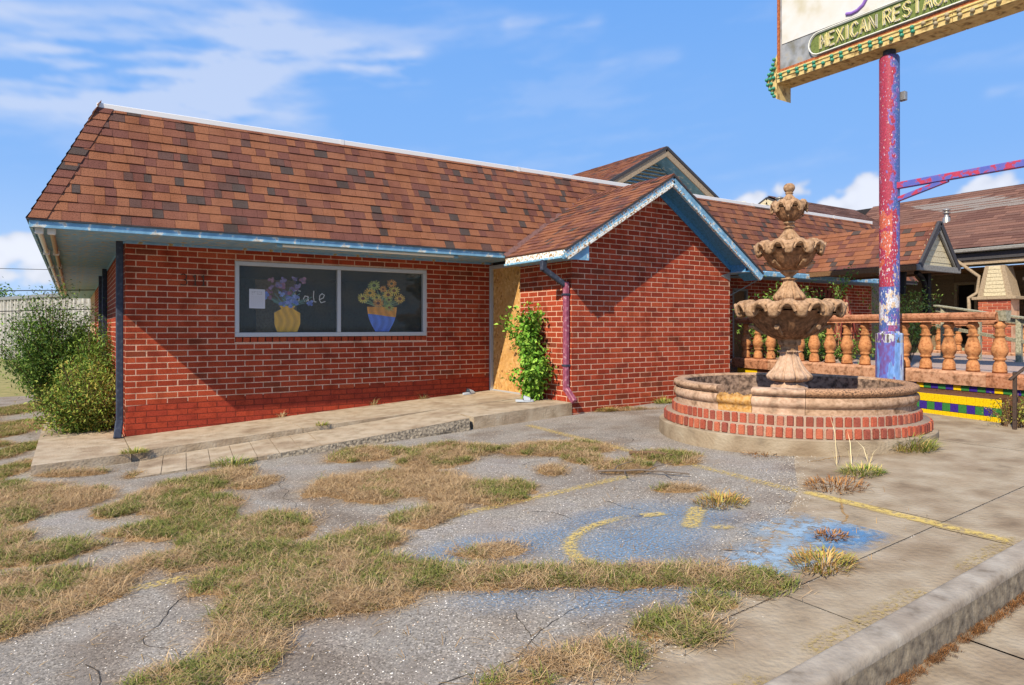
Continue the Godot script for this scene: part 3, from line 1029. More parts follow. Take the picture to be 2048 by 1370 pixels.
func door_and_pipes(b: Node3D) -> void:
	var d := Node3D.new()
	d.name = "door"
	b.add_child(d)
	var mb := MB.new()
	mb.bx(Vector3(5.352, 0.44, 0.055), Vector3(5.37, 2.47, 0.868))
	obj("plywood_board", mb, M.osb, d)
	mb = MB.new()
	mb.bx(Vector3(5.30, 0.44, 0.002), Vector3(5.38, 2.53, 0.05), 0.004)
	mb.bx(Vector3(5.31, 2.47, 0.05), Vector3(5.38, 2.53, 0.876), 0.004)
	mb.bx(Vector3(5.33, 0.44, 0.05), Vector3(5.385, 0.475, 0.876), 0.004)
	obj("frame", mb, M.alu, d)
	mb = MB.new()
	mb.bx(Vector3(5.335, 1.26, 0.80), Vector3(5.352, 1.36, 0.85), 0.003)
	obj("lock", mb, M.white_metal, d)
	mb = MB.new()
	mb.bx(Vector3(5.38, 0.3, 0.0), Vector3(5.46, 2.6, 0.9))
	obj("jamb", mb, M.dark_trim, d)
	# downspout of the wing
	mb = MB.new()
	mb.board(Vector3(4.96, 2.44, 2.04), Vector3(4.96, 2.29, 2.04), 0.085, 0.07, Vector3.BACK, 0.012)
	mb.board(Vector3(4.96, 2.32, 2.04), Vector3(5.28, 2.10, 2.12), 0.075, 0.06, Vector3.BACK, 0.012)
	obj("downspout_elbow", mb, M.pipe_dark, b)
	mb = MB.new()
	mb.bx(Vector3(5.255, 0.60, 2.085), Vector3(5.325, 2.14, 2.165), 0.012)
	mb.board(Vector3(5.29, 0.64, 2.125), Vector3(5.33, 0.46, 2.27), 0.085, 0.07, Vector3.RIGHT, 0.012)
	var ds := obj("downspout", mb, M.pipe_rose, b)
	mb = MB.new()
	for y in [0.95, 1.95]:
		mb.bx(Vector3(5.245, y, 2.078), Vector3(5.338, y + 0.03, 2.172), 0.004)
	obj("strap", mb, M.pipe_dark, ds)
	# dark pipes on the left wall
	for e in [[-0.02, 0.075], [-4.83, 0.075], [-6.9, 0.08]]:
		mb = MB.new()
		var z: float = e[0]
		mb.bx(Vector3(-0.095, 0.28, z - 0.09), Vector3(-0.012, 2.60, z - 0.005), 0.012)
		mb.board(Vector3(-0.055, 0.34, z - 0.045), Vector3(-0.085, 0.115, z + 0.03), 0.08, 0.09, Vector3.RIGHT, 0.012)
		obj("downspout", mb, M.pipe_dark, b)
	# house number
	for e in [[0.66, 3], [0.80, 1], [0.90, 1]]:
		mb = MB.new()
		var x: float = e[0]
		var y := 2.05
		if e[1] == 3:
			var p := []
			for k in 13:
				var a := 2.5 - k * (2.5 + 1.5) / 12.0
				p.append(Vector3(x + cos(a) * 0.038, y + 0.108 + sin(a) * 0.036, 0.02))
			mb.tube(p, 0.007, 6)
			p = []
			for k in 13:
				var a := 1.5 - k * (1.5 + 2.6) / 12.0
				p.append(Vector3(x + cos(a) * 0.042, y + 0.038 + sin(a) * 0.038, 0.02))
			mb.tube(p, 0.007, 6)
		else:
			mb.board(Vector3(x, y, 0.02), Vector3(x, y + 0.14, 0.02), 0.014, 0.012, Vector3.BACK)
			mb.board(Vector3(x - 0.028, y + 0.11, 0.02), Vector3(x, y + 0.137, 0.02), 0.012, 0.010, Vector3.BACK)
			mb.board(Vector3(x - 0.024, y + 0.004, 0.02), Vector3(x + 0.024, y + 0.004, 0.02), 0.012, 0.010, Vector3.BACK)
		obj("house_number", mb, M.iron, b)


const ROOF_Y := 2.648     # eave edge of the mansard
const ROOF_T := 4.17      # its top
const ROOF_Z := 1.0
const ROOF_IN := 0.83

func mansard_z(y: float) -> float:
	return ROOF_Z - ROOF_IN * (y - ROOF_Y) / (ROOF_T - ROOF_Y)


func mansard(b: Node3D) -> void:
	var xl := -0.945
	var xr := 17.22
	var V := Vector3(0, ROOF_T - ROOF_Y, -ROOF_IN).normalized()
	var L := Vector2(ROOF_T - ROOF_Y, ROOF_IN).length()
	var slant := 0.66 / L
	var mb := MB.new()
	mb.quad(Vector3(xl, ROOF_Y, ROOF_Z), Vector3(xr, ROOF_Y, ROOF_Z), Vector3(xr - 0.66, ROOF_T, ROOF_Z - ROOF_IN), Vector3(xl + 0.66, ROOF_T, ROOF_Z - ROOF_IN), Vector3(0, 1, 2))
	mb.quad(Vector3(xl, ROOF_Y, ROOF_Z), Vector3(xl, ROOF_Y, -20.6), Vector3(xl + 0.66, ROOF_T, -20.0), Vector3(xl + 0.66, ROOF_T, ROOF_Z - ROOF_IN), Vector3(-2, 1, 0))
	mb.quad(Vector3(xr, ROOF_Y, ROOF_Z), Vector3(xr, ROOF_Y, -20.6), Vector3(xr - 0.66, ROOF_T, -20.0), Vector3(xr - 0.66, ROOF_T, ROOF_Z - ROOF_IN), Vector3(2, 1, 0))
	mb.quad(Vector3(xl, ROOF_Y, -20.6), Vector3(xr, ROOF_Y, -20.6), Vector3(xr - 0.66, ROOF_T, -20.0), Vector3(xl + 0.66, ROOF_T, -20.0), Vector3(0, 1, -2))
	var roof := obj("mansard_roof", mb, M.shingle_edge, b)
	mb = MB.new()
	mb.quad(Vector3(xl + 0.66, ROOF_T - 0.01, ROOF_Z - ROOF_IN), Vector3(xr - 0.66, ROOF_T - 0.01, ROOF_Z - ROOF_IN), Vector3(xr - 0.66, ROOF_T - 0.01, -20.0), Vector3(xl + 0.66, ROOF_T - 0.01, -20.0), Vector3.UP)
	obj("flat_roof", mb, M.concrete, roof)
	var hidden := func(p: Vector3) -> bool:
		# inside the wing's attic or under the canopy roof
		if p.x > 5.2 and p.x < 9.0 and p.y < 3.735 - (0.606 * (7.0 - p.x) if p.x < 7.0 else 0.66 * (p.x - 7.0)) - 0.1:
			return true
		return p.x > 12.75 and p.x < 13.95 and p.y < 3.45 - 1.17 * absf(p.x - 13.33)
	shingle_plane(roof, Vector3(xl, ROOF_Y, ROOF_Z), Vector3.RIGHT, V, L, func(v): return v * slant, func(v): return xr - xl - v * slant, hidden)
	# left slope, seen edge-on
	shingle_plane(roof, Vector3(xl, ROOF_Y, -20.0), Vector3.BACK, Vector3(0.66, ROOF_T - ROOF_Y, 0).normalized(), L, func(v): return 0.0, func(v): return 20.86 - v * slant, null, 0.127, "shingle", 0.6, 1.2)
	# hip caps
	var ha := Vector3(xl, ROOF_Y, ROOF_Z)
	var hb := Vector3(xl + 0.66, ROOF_T, ROOF_Z - ROOF_IN)
	var hd := (hb - ha)
	var nf := Vector3(0, ROOF_IN, ROOF_T - ROOF_Y).normalized()
	var nl := Vector3(-(ROOF_T - ROOF_Y), 0.66, 0).normalized()
	var tones := [0, 2, 2, 3, 2, 3, 5, 2, 5, 3, 0, 3, 2, 0, 3]
	for k in 15:
		var p0 := ha + hd * (k / 15.0)
		var p1 := ha + hd * ((k + 1.06) / 15.0)
		mb = MB.new()
		for e in [[Vector3.RIGHT, nf], [Vector3.FORWARD, nl]]:
			var s: Vector3 = e[0] * 0.165
			var nn: Vector3 = e[1]
			var o0 := nn * 0.022
			var o1 := nn * 0.010
			mb.quad(p0 + o0, p0 + s + o0, p1 + s + o1, p1 + o1, nn)
			mb.quad(p0 + o0, p0 + s + o0, p0 + s, p0, -hd)
			mb.quad(p0 + s + o0, p1 + s + o1, p1 + s, p0 + s, e[0])
		obj("hip_cap", mb, M["shingle%d" % tones[k]], roof)
	# starter edge under the first course
	mb = MB.new()
	mb.bx(Vector3(xl - 0.012, ROOF_Y - 0.012, ROOF_Z - 0.02), Vector3(5.06, ROOF_Y + 0.004, ROOF_Z + 0.012))
	mb.bx(Vector3(9.05, ROOF_Y - 0.012, ROOF_Z - 0.02), Vector3(xr + 0.012, ROOF_Y + 0.004, ROOF_Z + 0.012))
	mb.bx(Vector3(xl - 0.012, ROOF_Y - 0.012, -20.4), Vector3(xl + 0.02, ROOF_Y + 0.004, ROOF_Z - 0.02))
	obj("drip_strip", mb, M.dark_trim, roof)
	# white metal cap along the top, in lengths
	var x := xl + 0.64
	while x < xr - 0.66:
		var l := minf(3.05, xr - 0.64 - x)
		mb = MB.new()
		mb.bx(Vector3(x, ROOF_T - 0.035, ROOF_Z - ROOF_IN - 0.06), Vector3(x + l - 0.006, ROOF_T + 0.035, ROOF_Z - ROOF_IN + 0.026), 0.006)
		mb.bx(Vector3(x + l - 0.06, ROOF_T - 0.038, ROOF_Z - ROOF_IN - 0.062), Vector3(x + l - 0.002, ROOF_T + 0.038, ROOF_Z - ROOF_IN + 0.029))
		obj("metal_cap", mb, M.white_metal, roof)
		x += l
	mb = MB.new()
	mb.bx(Vector3(xl + 0.66, ROOF_T - 0.03, -20.0), Vector3(xl + 0.72, ROOF_T + 0.02, 0.1))
	obj("metal_cap", mb, M.white_metal, roof)
	# fascia boards
	x = xl + 0.01
	for seg in [[-0.935, 1.9], [1.904, 5.05], [9.06, 13.0], [13.004, 17.2]]:
		mb = MB.new()
		mb.bx(Vector3(seg[0], 2.560, ROOF_Z - 0.035), Vector3(seg[1], ROOF_Y - 0.012, ROOF_Z - 0.008), 0.003)
		obj("fascia", mb, M.blue if seg[0] < 8.0 else M.dark_trim, b)
	mb = MB.new()
	mb.bx(Vector3(-0.935, 2.560, -20.4), Vector3(-0.905, ROOF_Y - 0.012, ROOF_Z - 0.04), 0.003)
	obj("fascia", mb, M.blue, b)
	mb = MB.new()
	mb.bx(Vector3(9.1, 2.52, ROOF_Z + 0.006), Vector3(15.4, 2.63, ROOF_Z + 0.10), 0.015)
	tag(obj("gutter", mb, M.blue, b), "blue metal gutter")
	# soffit panels
	for seg in [[-0.9, 1.2], [1.204, 3.4], [3.404, 5.33], [8.7, 12.0], [12.004, 16.9]]:
		mb = MB.new()
		mb.bx(Vector3(seg[0], 2.578, 0.0 if seg[0] > 0 else 0.0), Vector3(seg[1], 2.596, ROOF_Z - 0.04))
		obj("soffit_panel", mb, M.soffit, b)
	var z := -0.004
	while z > -20.0:
		mb = MB.new()
		mb.bx(Vector3(-0.9, 2.578 + rnd(0, 0.003), z - 0.87), Vector3(0.0, 2.596, z))
		obj("soffit_panel", mb, M.soffit, b)
		z -= 0.876
	# trim strip where the soffit meets the bricks
	mb = MB.new()
	mb.bx(Vector3(-0.02, 2.550, 0.004), Vector3(5.33, 2.578, 0.022), 0.003)
	mb.bx(Vector3(-0.022, 2.550, -14.0), Vector3(-0.004, 2.578, 0.0), 0.003)
	obj("soffit_trim", mb, M.soffit, b)
	# tube lamps under the eaves
	mb = MB.new()
	mb.tube([Vector3(1.70, 2.548, 0.87), Vector3(4.16, 2.548, 0.87)], 0.020, 10)
	var lamp := obj("lamp_tube", mb, M.tube_white, b)
	mb = MB.new()
	mb.bx(Vector3(1.62, 2.567, 0.84), Vector3(4.24, 2.5775, 0.94))
	mb.bx(Vector3(1.62, 2.520, 0.84), Vector3(1.70, 2.567, 0.90), 0.01)
	mb.bx(Vector3(4.16, 2.520, 0.84), Vector3(4.24, 2.567, 0.90), 0.01)
	obj("holder", mb, M.blue, lamp)
	for e in [[-0.85, 0], [-0.74, 1]]:
		z = 0.84
		for k in 7:
			mb = MB.new()
			mb.tube([Vector3(e[0], 2.54, z), Vector3(e[0], 2.54, z - 2.42)], 0.026, 8)
			lamp = obj("lamp_tube", mb, M.tube_tan if e[1] == 1 else M.tube_white, b)
			mb = MB.new()
			mb.bx(Vector3(e[0] - 0.04, 2.505, z), Vector3(e[0] + 0.04, 2.578, z + 0.03), 0.008)
			obj("holder", mb, M.white_metal, lamp)
			z -= 2.5


func wing_roof(b: Node3D, rake: Callable) -> void:
	var zf := 2.54
	var ridge := 3.785
	var xe := [4.98, 9.06]
	var ye := [2.56, 2.425]
	var roof := Node3D.new()
	roof.name = "wing_roof"
	b.add_child(roof)
	for s in 2:
		var o := Vector3(xe[s], ye[s], zf)
		var top := Vector3(7.0, ridge, zf)
		var V := (top - o).normalized()
		var L := o.distance_to(top)
		var z0 := mansard_z(ye[s]) - 0.04
		var z1 := mansard_z(ridge) - 0.04
		var mb := MB.new()
		mb.prism([o, top, Vector3(7.0, ridge, z1), Vector3(xe[s], ye[s], z0)], Vector3(0, -0.03, 0))
		obj("deck", mb, M.shingle_edge, roof)
		shingle_plane(roof, o, Vector3.FORWARD, V, L, func(_v): return -0.012, func(v): return lerpf(zf - z0, zf - z1, clampf(v / L, 0, 1)))
		# barge board with its lower moulding
		mb = MB.new()
		var dn := Vector3(0, -0.075, 0)
		mb.board(o + dn + Vector3(0, 0, -0.012) - V * 0.02, top + dn + Vector3(0, 0, -0.012), 0.028, 0.10, Vector3.UP, 0.003)
		obj("barge_board", mb, M.blue_peel if s == 0 else M.blue, b)
		mb = MB.new()
		mb.board(o + dn * 1.95 + Vector3(0, 0, -0.02) + V * 0.03, top + dn * 1.95 + Vector3(0, 0, -0.02), 0.05, 0.045, Vector3.UP, 0.006)
		obj("moulding", mb, M.white_peel if s == 0 else M.blue_peel, b)
		mb = MB.new()
		mb.board(o + Vector3(0, -0.015, 0.006) - V * 0.03, top + Vector3(0, -0.015, 0.006), 0.02, 0.025, Vector3.UP)
		obj("drip_strip", mb, M.dark_trim, roof)
		# soffit under the rake and frieze on the bricks
		mb = MB.new()
		var a := o + Vector3(0, -0.135, -0.03)
		var e := top + Vector3(0, -0.135, -0.03)
		mb.prism([a, e, e + Vector3(0, 0, -0.33), a + Vector3(0, 0, -0.33)], Vector3(0, 0.012, 0))
		obj("soffit_panel", mb, M.deep_blue if s == 1 else M.soffit, b)
		mb = MB.new()
		var f0 := Vector3(5.35 if s == 0 else 8.70, 0, 2.20)
		f0.y = rake.call(f0.x) + 0.0
		var f1 := Vector3(7.0, rake.call(7.0), 2.20)
		mb.board(f0, f1, 0.025, 0.12 if s == 1 else 0.05, Vector3.UP, 0.003)
		obj("frieze_board", mb, M.deep_blue if s == 1 else M.blue, b)
	# ridge caps
	var z := zf
	while z > 0.5:
		var mb := MB.new()
		for s in [-1.0, 1.0]:
			var sl := 0.606 if s < 0 else 0.66
			var p := Vector3(7.0, ridge, z)
			var q := p + Vector3(s * 0.13, -0.13 * sl, 0)
			mb.quad(p + Vector3(0, 0.022, 0), q + Vector3(0, 0.022, 0), q + Vector3(0, 0.012, -0.15), p + Vector3(0, 0.012, -0.15), Vector3(s, 1, 0))
			mb.quad(p + Vector3(0, 0.022, 0), q + Vector3(0, 0.022, 0), q, p, Vector3.BACK)
		obj("ridge_cap", mb, M["shingle%d" % [0, 2, 3][rng.randi() % 3]], roof)
		z -= 0.14
	# valley flashing
	for s in 2:
		var p0 := Vector3(xe[s], ye[s] + 0.03, mansard_z(ye[s]))
		var p1 := Vector3(7.0, ridge, mansard_z(ridge))
		var d := (p1 - p0).normalized()
		var mb := MB.new()
		mb.board(p0 - d * 0.02, p1, 0.10, 0.012, Vector3(0, 0.6, 0.8))
		obj("valley_flashing", mb, M.valley, b)
	# left eave of the wing: fascia, box end, soffit
	var mb := MB.new()
	mb.bx(Vector3(4.97, 2.462, 1.03), Vector3(4.995, 2.542, 2.51), 0.003)
	obj("fascia", mb, M.white_peel, b)
	mb = MB.new()
	mb.bx(Vector3(4.95, 2.43, 1.02), Vector3(5.0, 2.462, 2.52), 0.006)
	obj("moulding", mb, M.blue, b)
	mb = MB.new()
	mb.bx(Vector3(5.0, 2.445, 0.98), Vector3(5.33, 2.458, 2.49))
	obj("soffit_panel", mb, M.soffit, b)
	mb = MB.new()
	mb.prism([Vector3(4.95, 2.42, 2.495), Vector3(5.39, 2.42, 2.495), Vector3(5.39, 2.66, 2.495), Vector3(4.95, 2.475, 2.495)], Vector3(0, 0, 0.018))
	obj("eave_return", mb, M.blue, b)
	mb = MB.new()
	mb.prism([Vector3(8.69, 2.425, 2.20), Vector3(8.69, 2.425, 2.49), Vector3(8.69, 2.58, 2.49), Vector3(8.69, 2.70, 2.20)], Vector3(0.02, 0, 0))
	mb.prism([Vector3(8.70, 2.41, 2.495), Vector3(8.90, 2.41, 2.495), Vector3(8.90, 2.50, 2.495)], Vector3(0, 0, 0.015))
	obj("eave_return", mb, M.deep_blue, b)
	mb = MB.new()
	mb.prism([Vector3(8.90, 2.365, 2.50), Vector3(9.05, 2.365, 2.50), Vector3(8.90, 2.48, 2.50)], Vector3(0, 0, 0.015))
	mb.board(Vector3(8.90, 2.355, 2.51), Vector3(8.90, 2.49, 2.51), 0.02, 0.03, Vector3.BACK)
	obj("broken_end", mb, M.white_peel, b)
	mb = MB.new()
	mb.bx(Vector3(8.69, 2.41, 1.04), Vector3(9.04, 2.425, 2.49))
	obj("soffit_panel", mb, M.soffit, b)
	mb = MB.new()
	mb.prism([Vector3(8.45, 2.36, 2.1905), Vector3(8.69, 2.28, 2.1905), Vector3(8.69, 2.42, 2.1905)], Vector3(0, 0, 0.003))
	obj("metal_patch", mb, M.galv, b)


func attic(b: Node3D) -> void:
	# the taller gable behind the mansard
	var a := Node3D.new()
	a.name = "attic_gable"
	b.add_child(a)
	var zf := -1.5
	var rx := 10.98
	var ry := 5.69
	for s in [-1.0, 1.0]:
		var o := Vector3(rx + s * 2.6, ry - 2.6 * 0.57, zf)
		var top := Vector3(rx, ry, zf)
		var V := (top - o).normalized()
		var L := o.distance_to(top)
		var mb := MB.new()
		mb.prism([o, top, top + Vector3(0, 0, -10), o + Vector3(0, 0, -10)], Vector3(0, -0.05, 0))
		obj("deck", mb, M.shingle_edge, a)
		if s < 0:
			shingle_plane(a, o, Vector3.FORWARD, V, L, func(_v): return 0.0, func(_v): return 9.0)
		mb = MB.new()
		mb.board(o + Vector3(0, -0.03, 0.02), top + Vector3(0, -0.03, 0.02), 0.03, 0.07, Vector3.UP, 0.004)
		obj("drip_edge", mb, M.dark_trim, a)
		mb = MB.new()
		mb.board(o + Vector3(0, -0.15, 0.0), top + Vector3(0, -0.15, 0.0), 0.03, 0.15, Vector3.UP, 0.004)
		obj("barge_board", mb, M.beige, a)
		mb = MB.new()
		var p := o + Vector3(0, -0.2, -0.02)
		var q := top + Vector3(0, -0.2, -0.02)
		mb.prism([p, q, q + Vector3(0, 0, -0.5), p + Vector3(0, 0, -0.5)], Vector3(0, 0.01, 0))
		obj("soffit_panel", mb, M.blue, a)
	var mb := MB.new()
	mb.prism([Vector3(rx - 2.4, 4.1, zf - 0.50), Vector3(rx + 2.4, 4.1, zf - 0.50), Vector3(rx + 2.4, 4.16, zf - 0.50), Vector3(rx, 5.5, zf - 0.50), Vector3(rx - 2.4, 4.16, zf - 0.50)], Vector3(0, 0, -0.1))
	var wall := obj("gable_wall", mb, M.cream, a)
	for k in 9:
		var y := 4.72 + k * 0.085
		var half := (5.45 - y) / 0.57
		mb = MB.new()
		mb.box(Transform3D(Basis(Vector3.RIGHT, 0.6), Vector3(rx, y, zf - 0.45)), Vector3(half * 2.0, 0.014, 0.10))
		obj("louver", mb, M.blue, wall)
	mb = MB.new()
	mb.tube([Vector3(9.35, 4.86, -2.6), Vector3(9.75, 5.12, -3.6)], 0.09, 10)
	obj("vent_pipe", mb, M.beige, a)
	# pale rubble left on the roof edge
	for e in [[11.9, 0.0, 0.28], [12.25, 0.05, 0.2], [12.6, 0.0, 0.16]]:
		mb = MB.new()
		mb.lathe([[0.0, e[2] * 0.5], [e[2] * 0.6, e[2] * 0.4], [e[2], 0.0]], Vector3(e[0], 4.17, -0.2 - e[1]), 8)
		obj("sealant_lump", mb, M.cream, a)


func canopy(b: Node3D) -> void:
	var c := Node3D.new()
	c.name = "porch_canopy"
	b.add_child(c)
	var zf := 3.28
	var rx := 13.33
	var ry := 3.53
	var hw := 0.74
	var ey := 2.665
	for s in [-1.0, 1.0]:
		var o := Vector3(rx + s * hw, ey, zf)
		var top := Vector3(rx, ry, zf)
		var V := (top - o).normalized()
		var L := o.distance_to(top)
		var mb := MB.new()
		mb.prism([o, top, Vector3(rx, ry, 0.40), Vector3(rx + s * hw, ey, 0.80)], Vector3(-s * 0.02, -0.02, 0))
		obj("deck", mb, M.shingle_edge, c)
		if s < 0:
			shingle_plane(c, o, Vector3.FORWARD, V, L, func(_v): return -0.01, func(v): return lerpf(2.5, 2.9, v / L))
		mb = MB.new()
		mb.board(o + Vector3(0, -0.03, 0.03), top + Vector3(0, -0.03, 0.03), 0.05, 0.10, Vector3.UP, 0.004)
		obj("barge_board", mb, M.dark_trim, c)
		mb = MB.new()
		mb.board(o + Vector3(-s * 0.09, 0.03, 0.01), top + Vector3(0, -0.15, 0.01), 0.04, 0.07, Vector3.UP, 0.004)
		obj("moulding", mb, M.siding_grey, c)
		mb = MB.new()
		mb.bx(Vector3(rx + s * hw - 0.05, 2.56, 0.7), Vector3(rx + s * hw + 0.05, 2.66, zf), 0.006)
		obj("beam", mb, M.brown_wood, c)
	var mb := MB.new()
	mb.prism([Vector3(rx - hw, ey, zf - 0.04), Vector3(rx + hw, ey, zf - 0.04), Vector3(rx, ry - 0.05, zf - 0.04)], Vector3(0, 0, -0.03))
	var face := obj("gable_board", mb, M.cream, c)
	for k in 6:
		var y := ey + 0.08 + k * 0.11
		var half := hw * (ry - 0.06 - y) / (ry - ey)
		mb = MB.new()
		mb.bx(Vector3(rx - half, y, zf - 0.04), Vector3(rx + half, y + 0.1, zf - 0.032), 0.002)
		obj("board", mb, M.cream, face)
	mb = MB.new()
	mb.bx(Vector3(rx - hw - 0.05, 2.56, zf - 0.02), Vector3(rx + hw + 0.05, 2.67, zf + 0.05), 0.006)
	obj("beam", mb, M.siding_grey, c)
	mb = MB.new()
	mb.bx(Vector3(rx - hw, 2.60, 0.86), Vector3(rx + hw, 2.62, zf - 0.03))
	obj("ceiling_board", mb, M.brown_wood, c)
	mb = MB.new()
	mb.board(Vector3(rx - hw + 0.02, ey + 0.03, 0.90), Vector3(rx - 0.02, ry - 0.02, 0.50), 0.09, 0.014, Vector3(-0.5, 0.7, 0.5))
	obj("valley_flashing", mb, M.valley, c)
	# posts with curved braces
	for e in [[rx + 0.15, zf - 0.28], [rx - 0.62, zf - 0.3]]:
		mb = MB.new()
		if e[0] > rx:
			mb.bx(Vector3(e[0] - 0.06, 0.86, e[1] - 0.06), Vector3(e[0] + 0.06, 2.56, e[1] + 0.06), 0.008)
		var p := []
		for k in 7:
			var t := k / 6.0
			p.append(Vector3(e[0] - 0.40 * (1.0 - sin(t * PI * 0.5)) if e[0] > rx else e[0], 2.56 - 0.55 * t * t - 0.05 * t, e[1]))
		if e[0] > rx:
			mb.tube(p, 0.05, 6)
		else:
			mb.prism([Vector3(e[0], 2.56, e[1]), Vector3(e[0] - 0.02, 2.56, e[1] - 0.5), Vector3(e[0] - 0.01, 2.1, e[1] - 0.02)], Vector3(0.07, 0, 0))
		obj("post" if e[0] > rx else "bracket", mb, M.black_iron, c)
	mb = MB.new()
	var cable := []
	for k in 9:
		var t := k / 8.0
		cable.append(Vector3(lerpf(8.72, 11.3, t), lerpf(1.55, 2.5, t) - 0.10 * sin(t * PI), lerpf(0.3, 0.8, t)))
	mb.tube(cable, 0.012, 6)
	obj("cable", mb, M.galv, b)


# ---------------------------------------------------------------- ground
func sheet(pts: Array, up: float) -> MB:
	# a level-following sheet over a polygon of (x, z), split where the ground's slope changes
	var mb := MB.new()
	for band in [[-400.0, -1.5], [-1.5, 12.0], [12.0, 400.0]]:
		var clip := PackedVector2Array([Vector2(band[0], -400), Vector2(band[1], -400), Vector2(band[1], 400), Vector2(band[0], 400)])
		var pa := PackedVector2Array()
		for p in pts:
			pa.append(Vector2(p[0], p[1]))
		for piece in Geometry2D.intersect_polygons(pa, clip):
			var t := Geometry2D.triangulate_polygon(piece)
			for k in range(0, t.size(), 3):
				mb.tri(gp(piece[t[k]].x, piece[t[k]].y, up), gp(piece[t[k + 1]].x, piece[t[k + 1]].y, up), gp(piece[t[k + 2]].x, piece[t[k + 2]].y, up), Vector3.UP)
	return mb


func apron_edge() -> Array:
	return [[5.54, 5.2], [5.45, 5.62], [4.95, 5.97], [4.23, 6.50], [3.70, 6.78], [3.25, 6.88], [2.85, 7.14], [2.45, 7.33], [2.10, 7.50], [1.67, 7.57], [1.39, 7.62], [0.6, 7.64]]


func paving() -> void:
	tag(struct("ground", sheet([[-300, -300], [300, -300], [300, 8.0], [-300, 8.0]], -0.03), M.far_ground), "dry earth and grass around the lot")
	# asphalt lot, with slow changes of tone
	var mb := MB.new()
	var tone := noise(101, 0.35, 4)
	var tone2 := noise(102, 1.7, 3)
	var st := 0.12
	var nx := 150
	var nz := 142
	for i in nx + 1:
		for j in nz + 1:
			var x := -9.0 + i * st
			var z := -9.0 + j * st
			var k := 0.97 + 0.20 * tone.get_noise_2d(x, z) + 0.16 * tone2.get_noise_2d(x, z)
			var c := Color(k * 1.02, k, k * 0.95)
			var m: float = patch_at(x, z)[0] + 0.5 * tone2.get_noise_2d(x * 1.5 + 20.0, z * 1.5)
			c = c.lerp(Color(0.98, 0.78, 0.55) * k, 0.6 * smoothstep(-0.55, 0.1, m))
			mb.col = c
			mb.vert(gp(x, z, 0.0), Vector3.UP)
	for i in nx:
		for j in nz:
			var a := i * (nz + 1) + j
			mb.ix.append_array(PackedInt32Array([a, a + nz + 1, a + nz + 2, a, a + nz + 2, a + 1]))
	tag(struct("parking_lot", mb, M.asphalt), "worn grey asphalt with exposed stones")
	# concrete apron: slabs with joints
	var edge := apron_edge()
	var pa := PackedVector2Array()
	for p in edge:
		pa.append(Vector2(p[0], p[1]))
	pa.append_array(PackedVector2Array([Vector2(0.6, 7.64), Vector2(14.0, 7.291), Vector2(14.0, 2.2), Vector2(8.0, 2.2), Vector2(6.2, 4.2)]))
	var apron := Node3D.new()
	apron.name = "apron"
	add_child(apron)
	tag(apron, "stained concrete apron by the fountain", "", "", "structure")
	var cells := [[-2.0, 4.24], [4.25, 6.9], [6.91, 20.0]]
	for e in cells:
		for piece in Geometry2D.intersect_polygons(pa, PackedVector2Array([Vector2(e[0], -5), Vector2(e[1], -5), Vector2(e[1], 20), Vector2(e[0], 20)])):
			var pts := []
			for q in piece:
				pts.append([q.x, q.y])
			obj("concrete_slab", sheet(pts, 0.006), M.concrete2, apron)
	# gutter strip between the apron joint and the kerb
	var strip := Node3D.new()
	strip.name = "sidewalk"
	add_child(strip)
	tag(strip, "concrete sidewalk strip along the kerb", "", "", "structure")
	var x := -4.0
	for k in 10:
		var w := 1.62
		var f := func(xx: float) -> float: return 7.64 - 0.026 * (xx - 0.6) + 0.012
		var g := func(xx: float) -> float: return 8.10 - 0.028 * (xx - 1.7)
		obj("concrete_slab", sheet([[x, f.call(x)], [x + w - 0.012, f.call(x + w)], [x + w - 0.012, g.call(x + w)], [x, g.call(x)]], 0.005), M.concrete2, strip)
		x += w
	# kerb with rounded nose and lower walk beyond
	mb = MB.new()
	var rows := []
	for pr in [[8.075, -0.05], [8.078, 0.020], [8.090, 0.030], [8.105, 0.033], [8.190, 0.030], [8.206, 0.027], [8.218, 0.014], [8.223, -0.01], [8.229, -0.10], [8.236, -0.20]]:
		var row := PackedVector3Array()
		for k in 60:
			var xx := -6.0 + k * 0.35
			var wob := 0.004 * sin(xx * 3.1) + 0.004 * sin(xx * 7.7)
			row.append(gp(xx, pr[0] - 0.028 * (xx - 1.7) + wob * 0.6, pr[1] + wob * 0.3))
		rows.append(row)
	mb.grid(rows, false, func(_q, _r): return Vector3(0, 1, 0.6))
	var kerb := struct("kerb", mb, M.kerb, "rough grey concrete kerb along the lot")
	mb = MB.new()  # strip over the kerb front that carries the painted shade and grime
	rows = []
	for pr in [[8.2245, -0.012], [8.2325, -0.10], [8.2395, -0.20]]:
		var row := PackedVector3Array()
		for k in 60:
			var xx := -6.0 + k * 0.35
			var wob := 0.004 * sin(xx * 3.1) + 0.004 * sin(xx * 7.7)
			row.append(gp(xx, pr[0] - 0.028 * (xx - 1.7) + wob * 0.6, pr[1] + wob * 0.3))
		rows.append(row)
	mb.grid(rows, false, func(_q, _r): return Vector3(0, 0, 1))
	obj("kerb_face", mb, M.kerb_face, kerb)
	var walk := Node3D.new()
	walk.name = "pavement"
	add_child(walk)
	tag(walk, "lower concrete pavement outside the kerb", "", "", "structure")
	x = -6.0
	for k in 12:
		obj("concrete_slab", sheet([[x, 8.231 - 0.028 * (x - 1.7)], [x + 1.485, 8.231 - 0.028 * (x - 0.2)], [x + 1.485, 14.0], [x, 14.0]], -0.135), M.concrete2, walk)
		x += 1.5
	tag(struct("road", sheet([[-300, 7.9], [300, 7.9], [300, 300], [-300, 300]], -0.16), M.asphalt), "road beyond the pavement")
	cracks()
	walkway()
	paint()


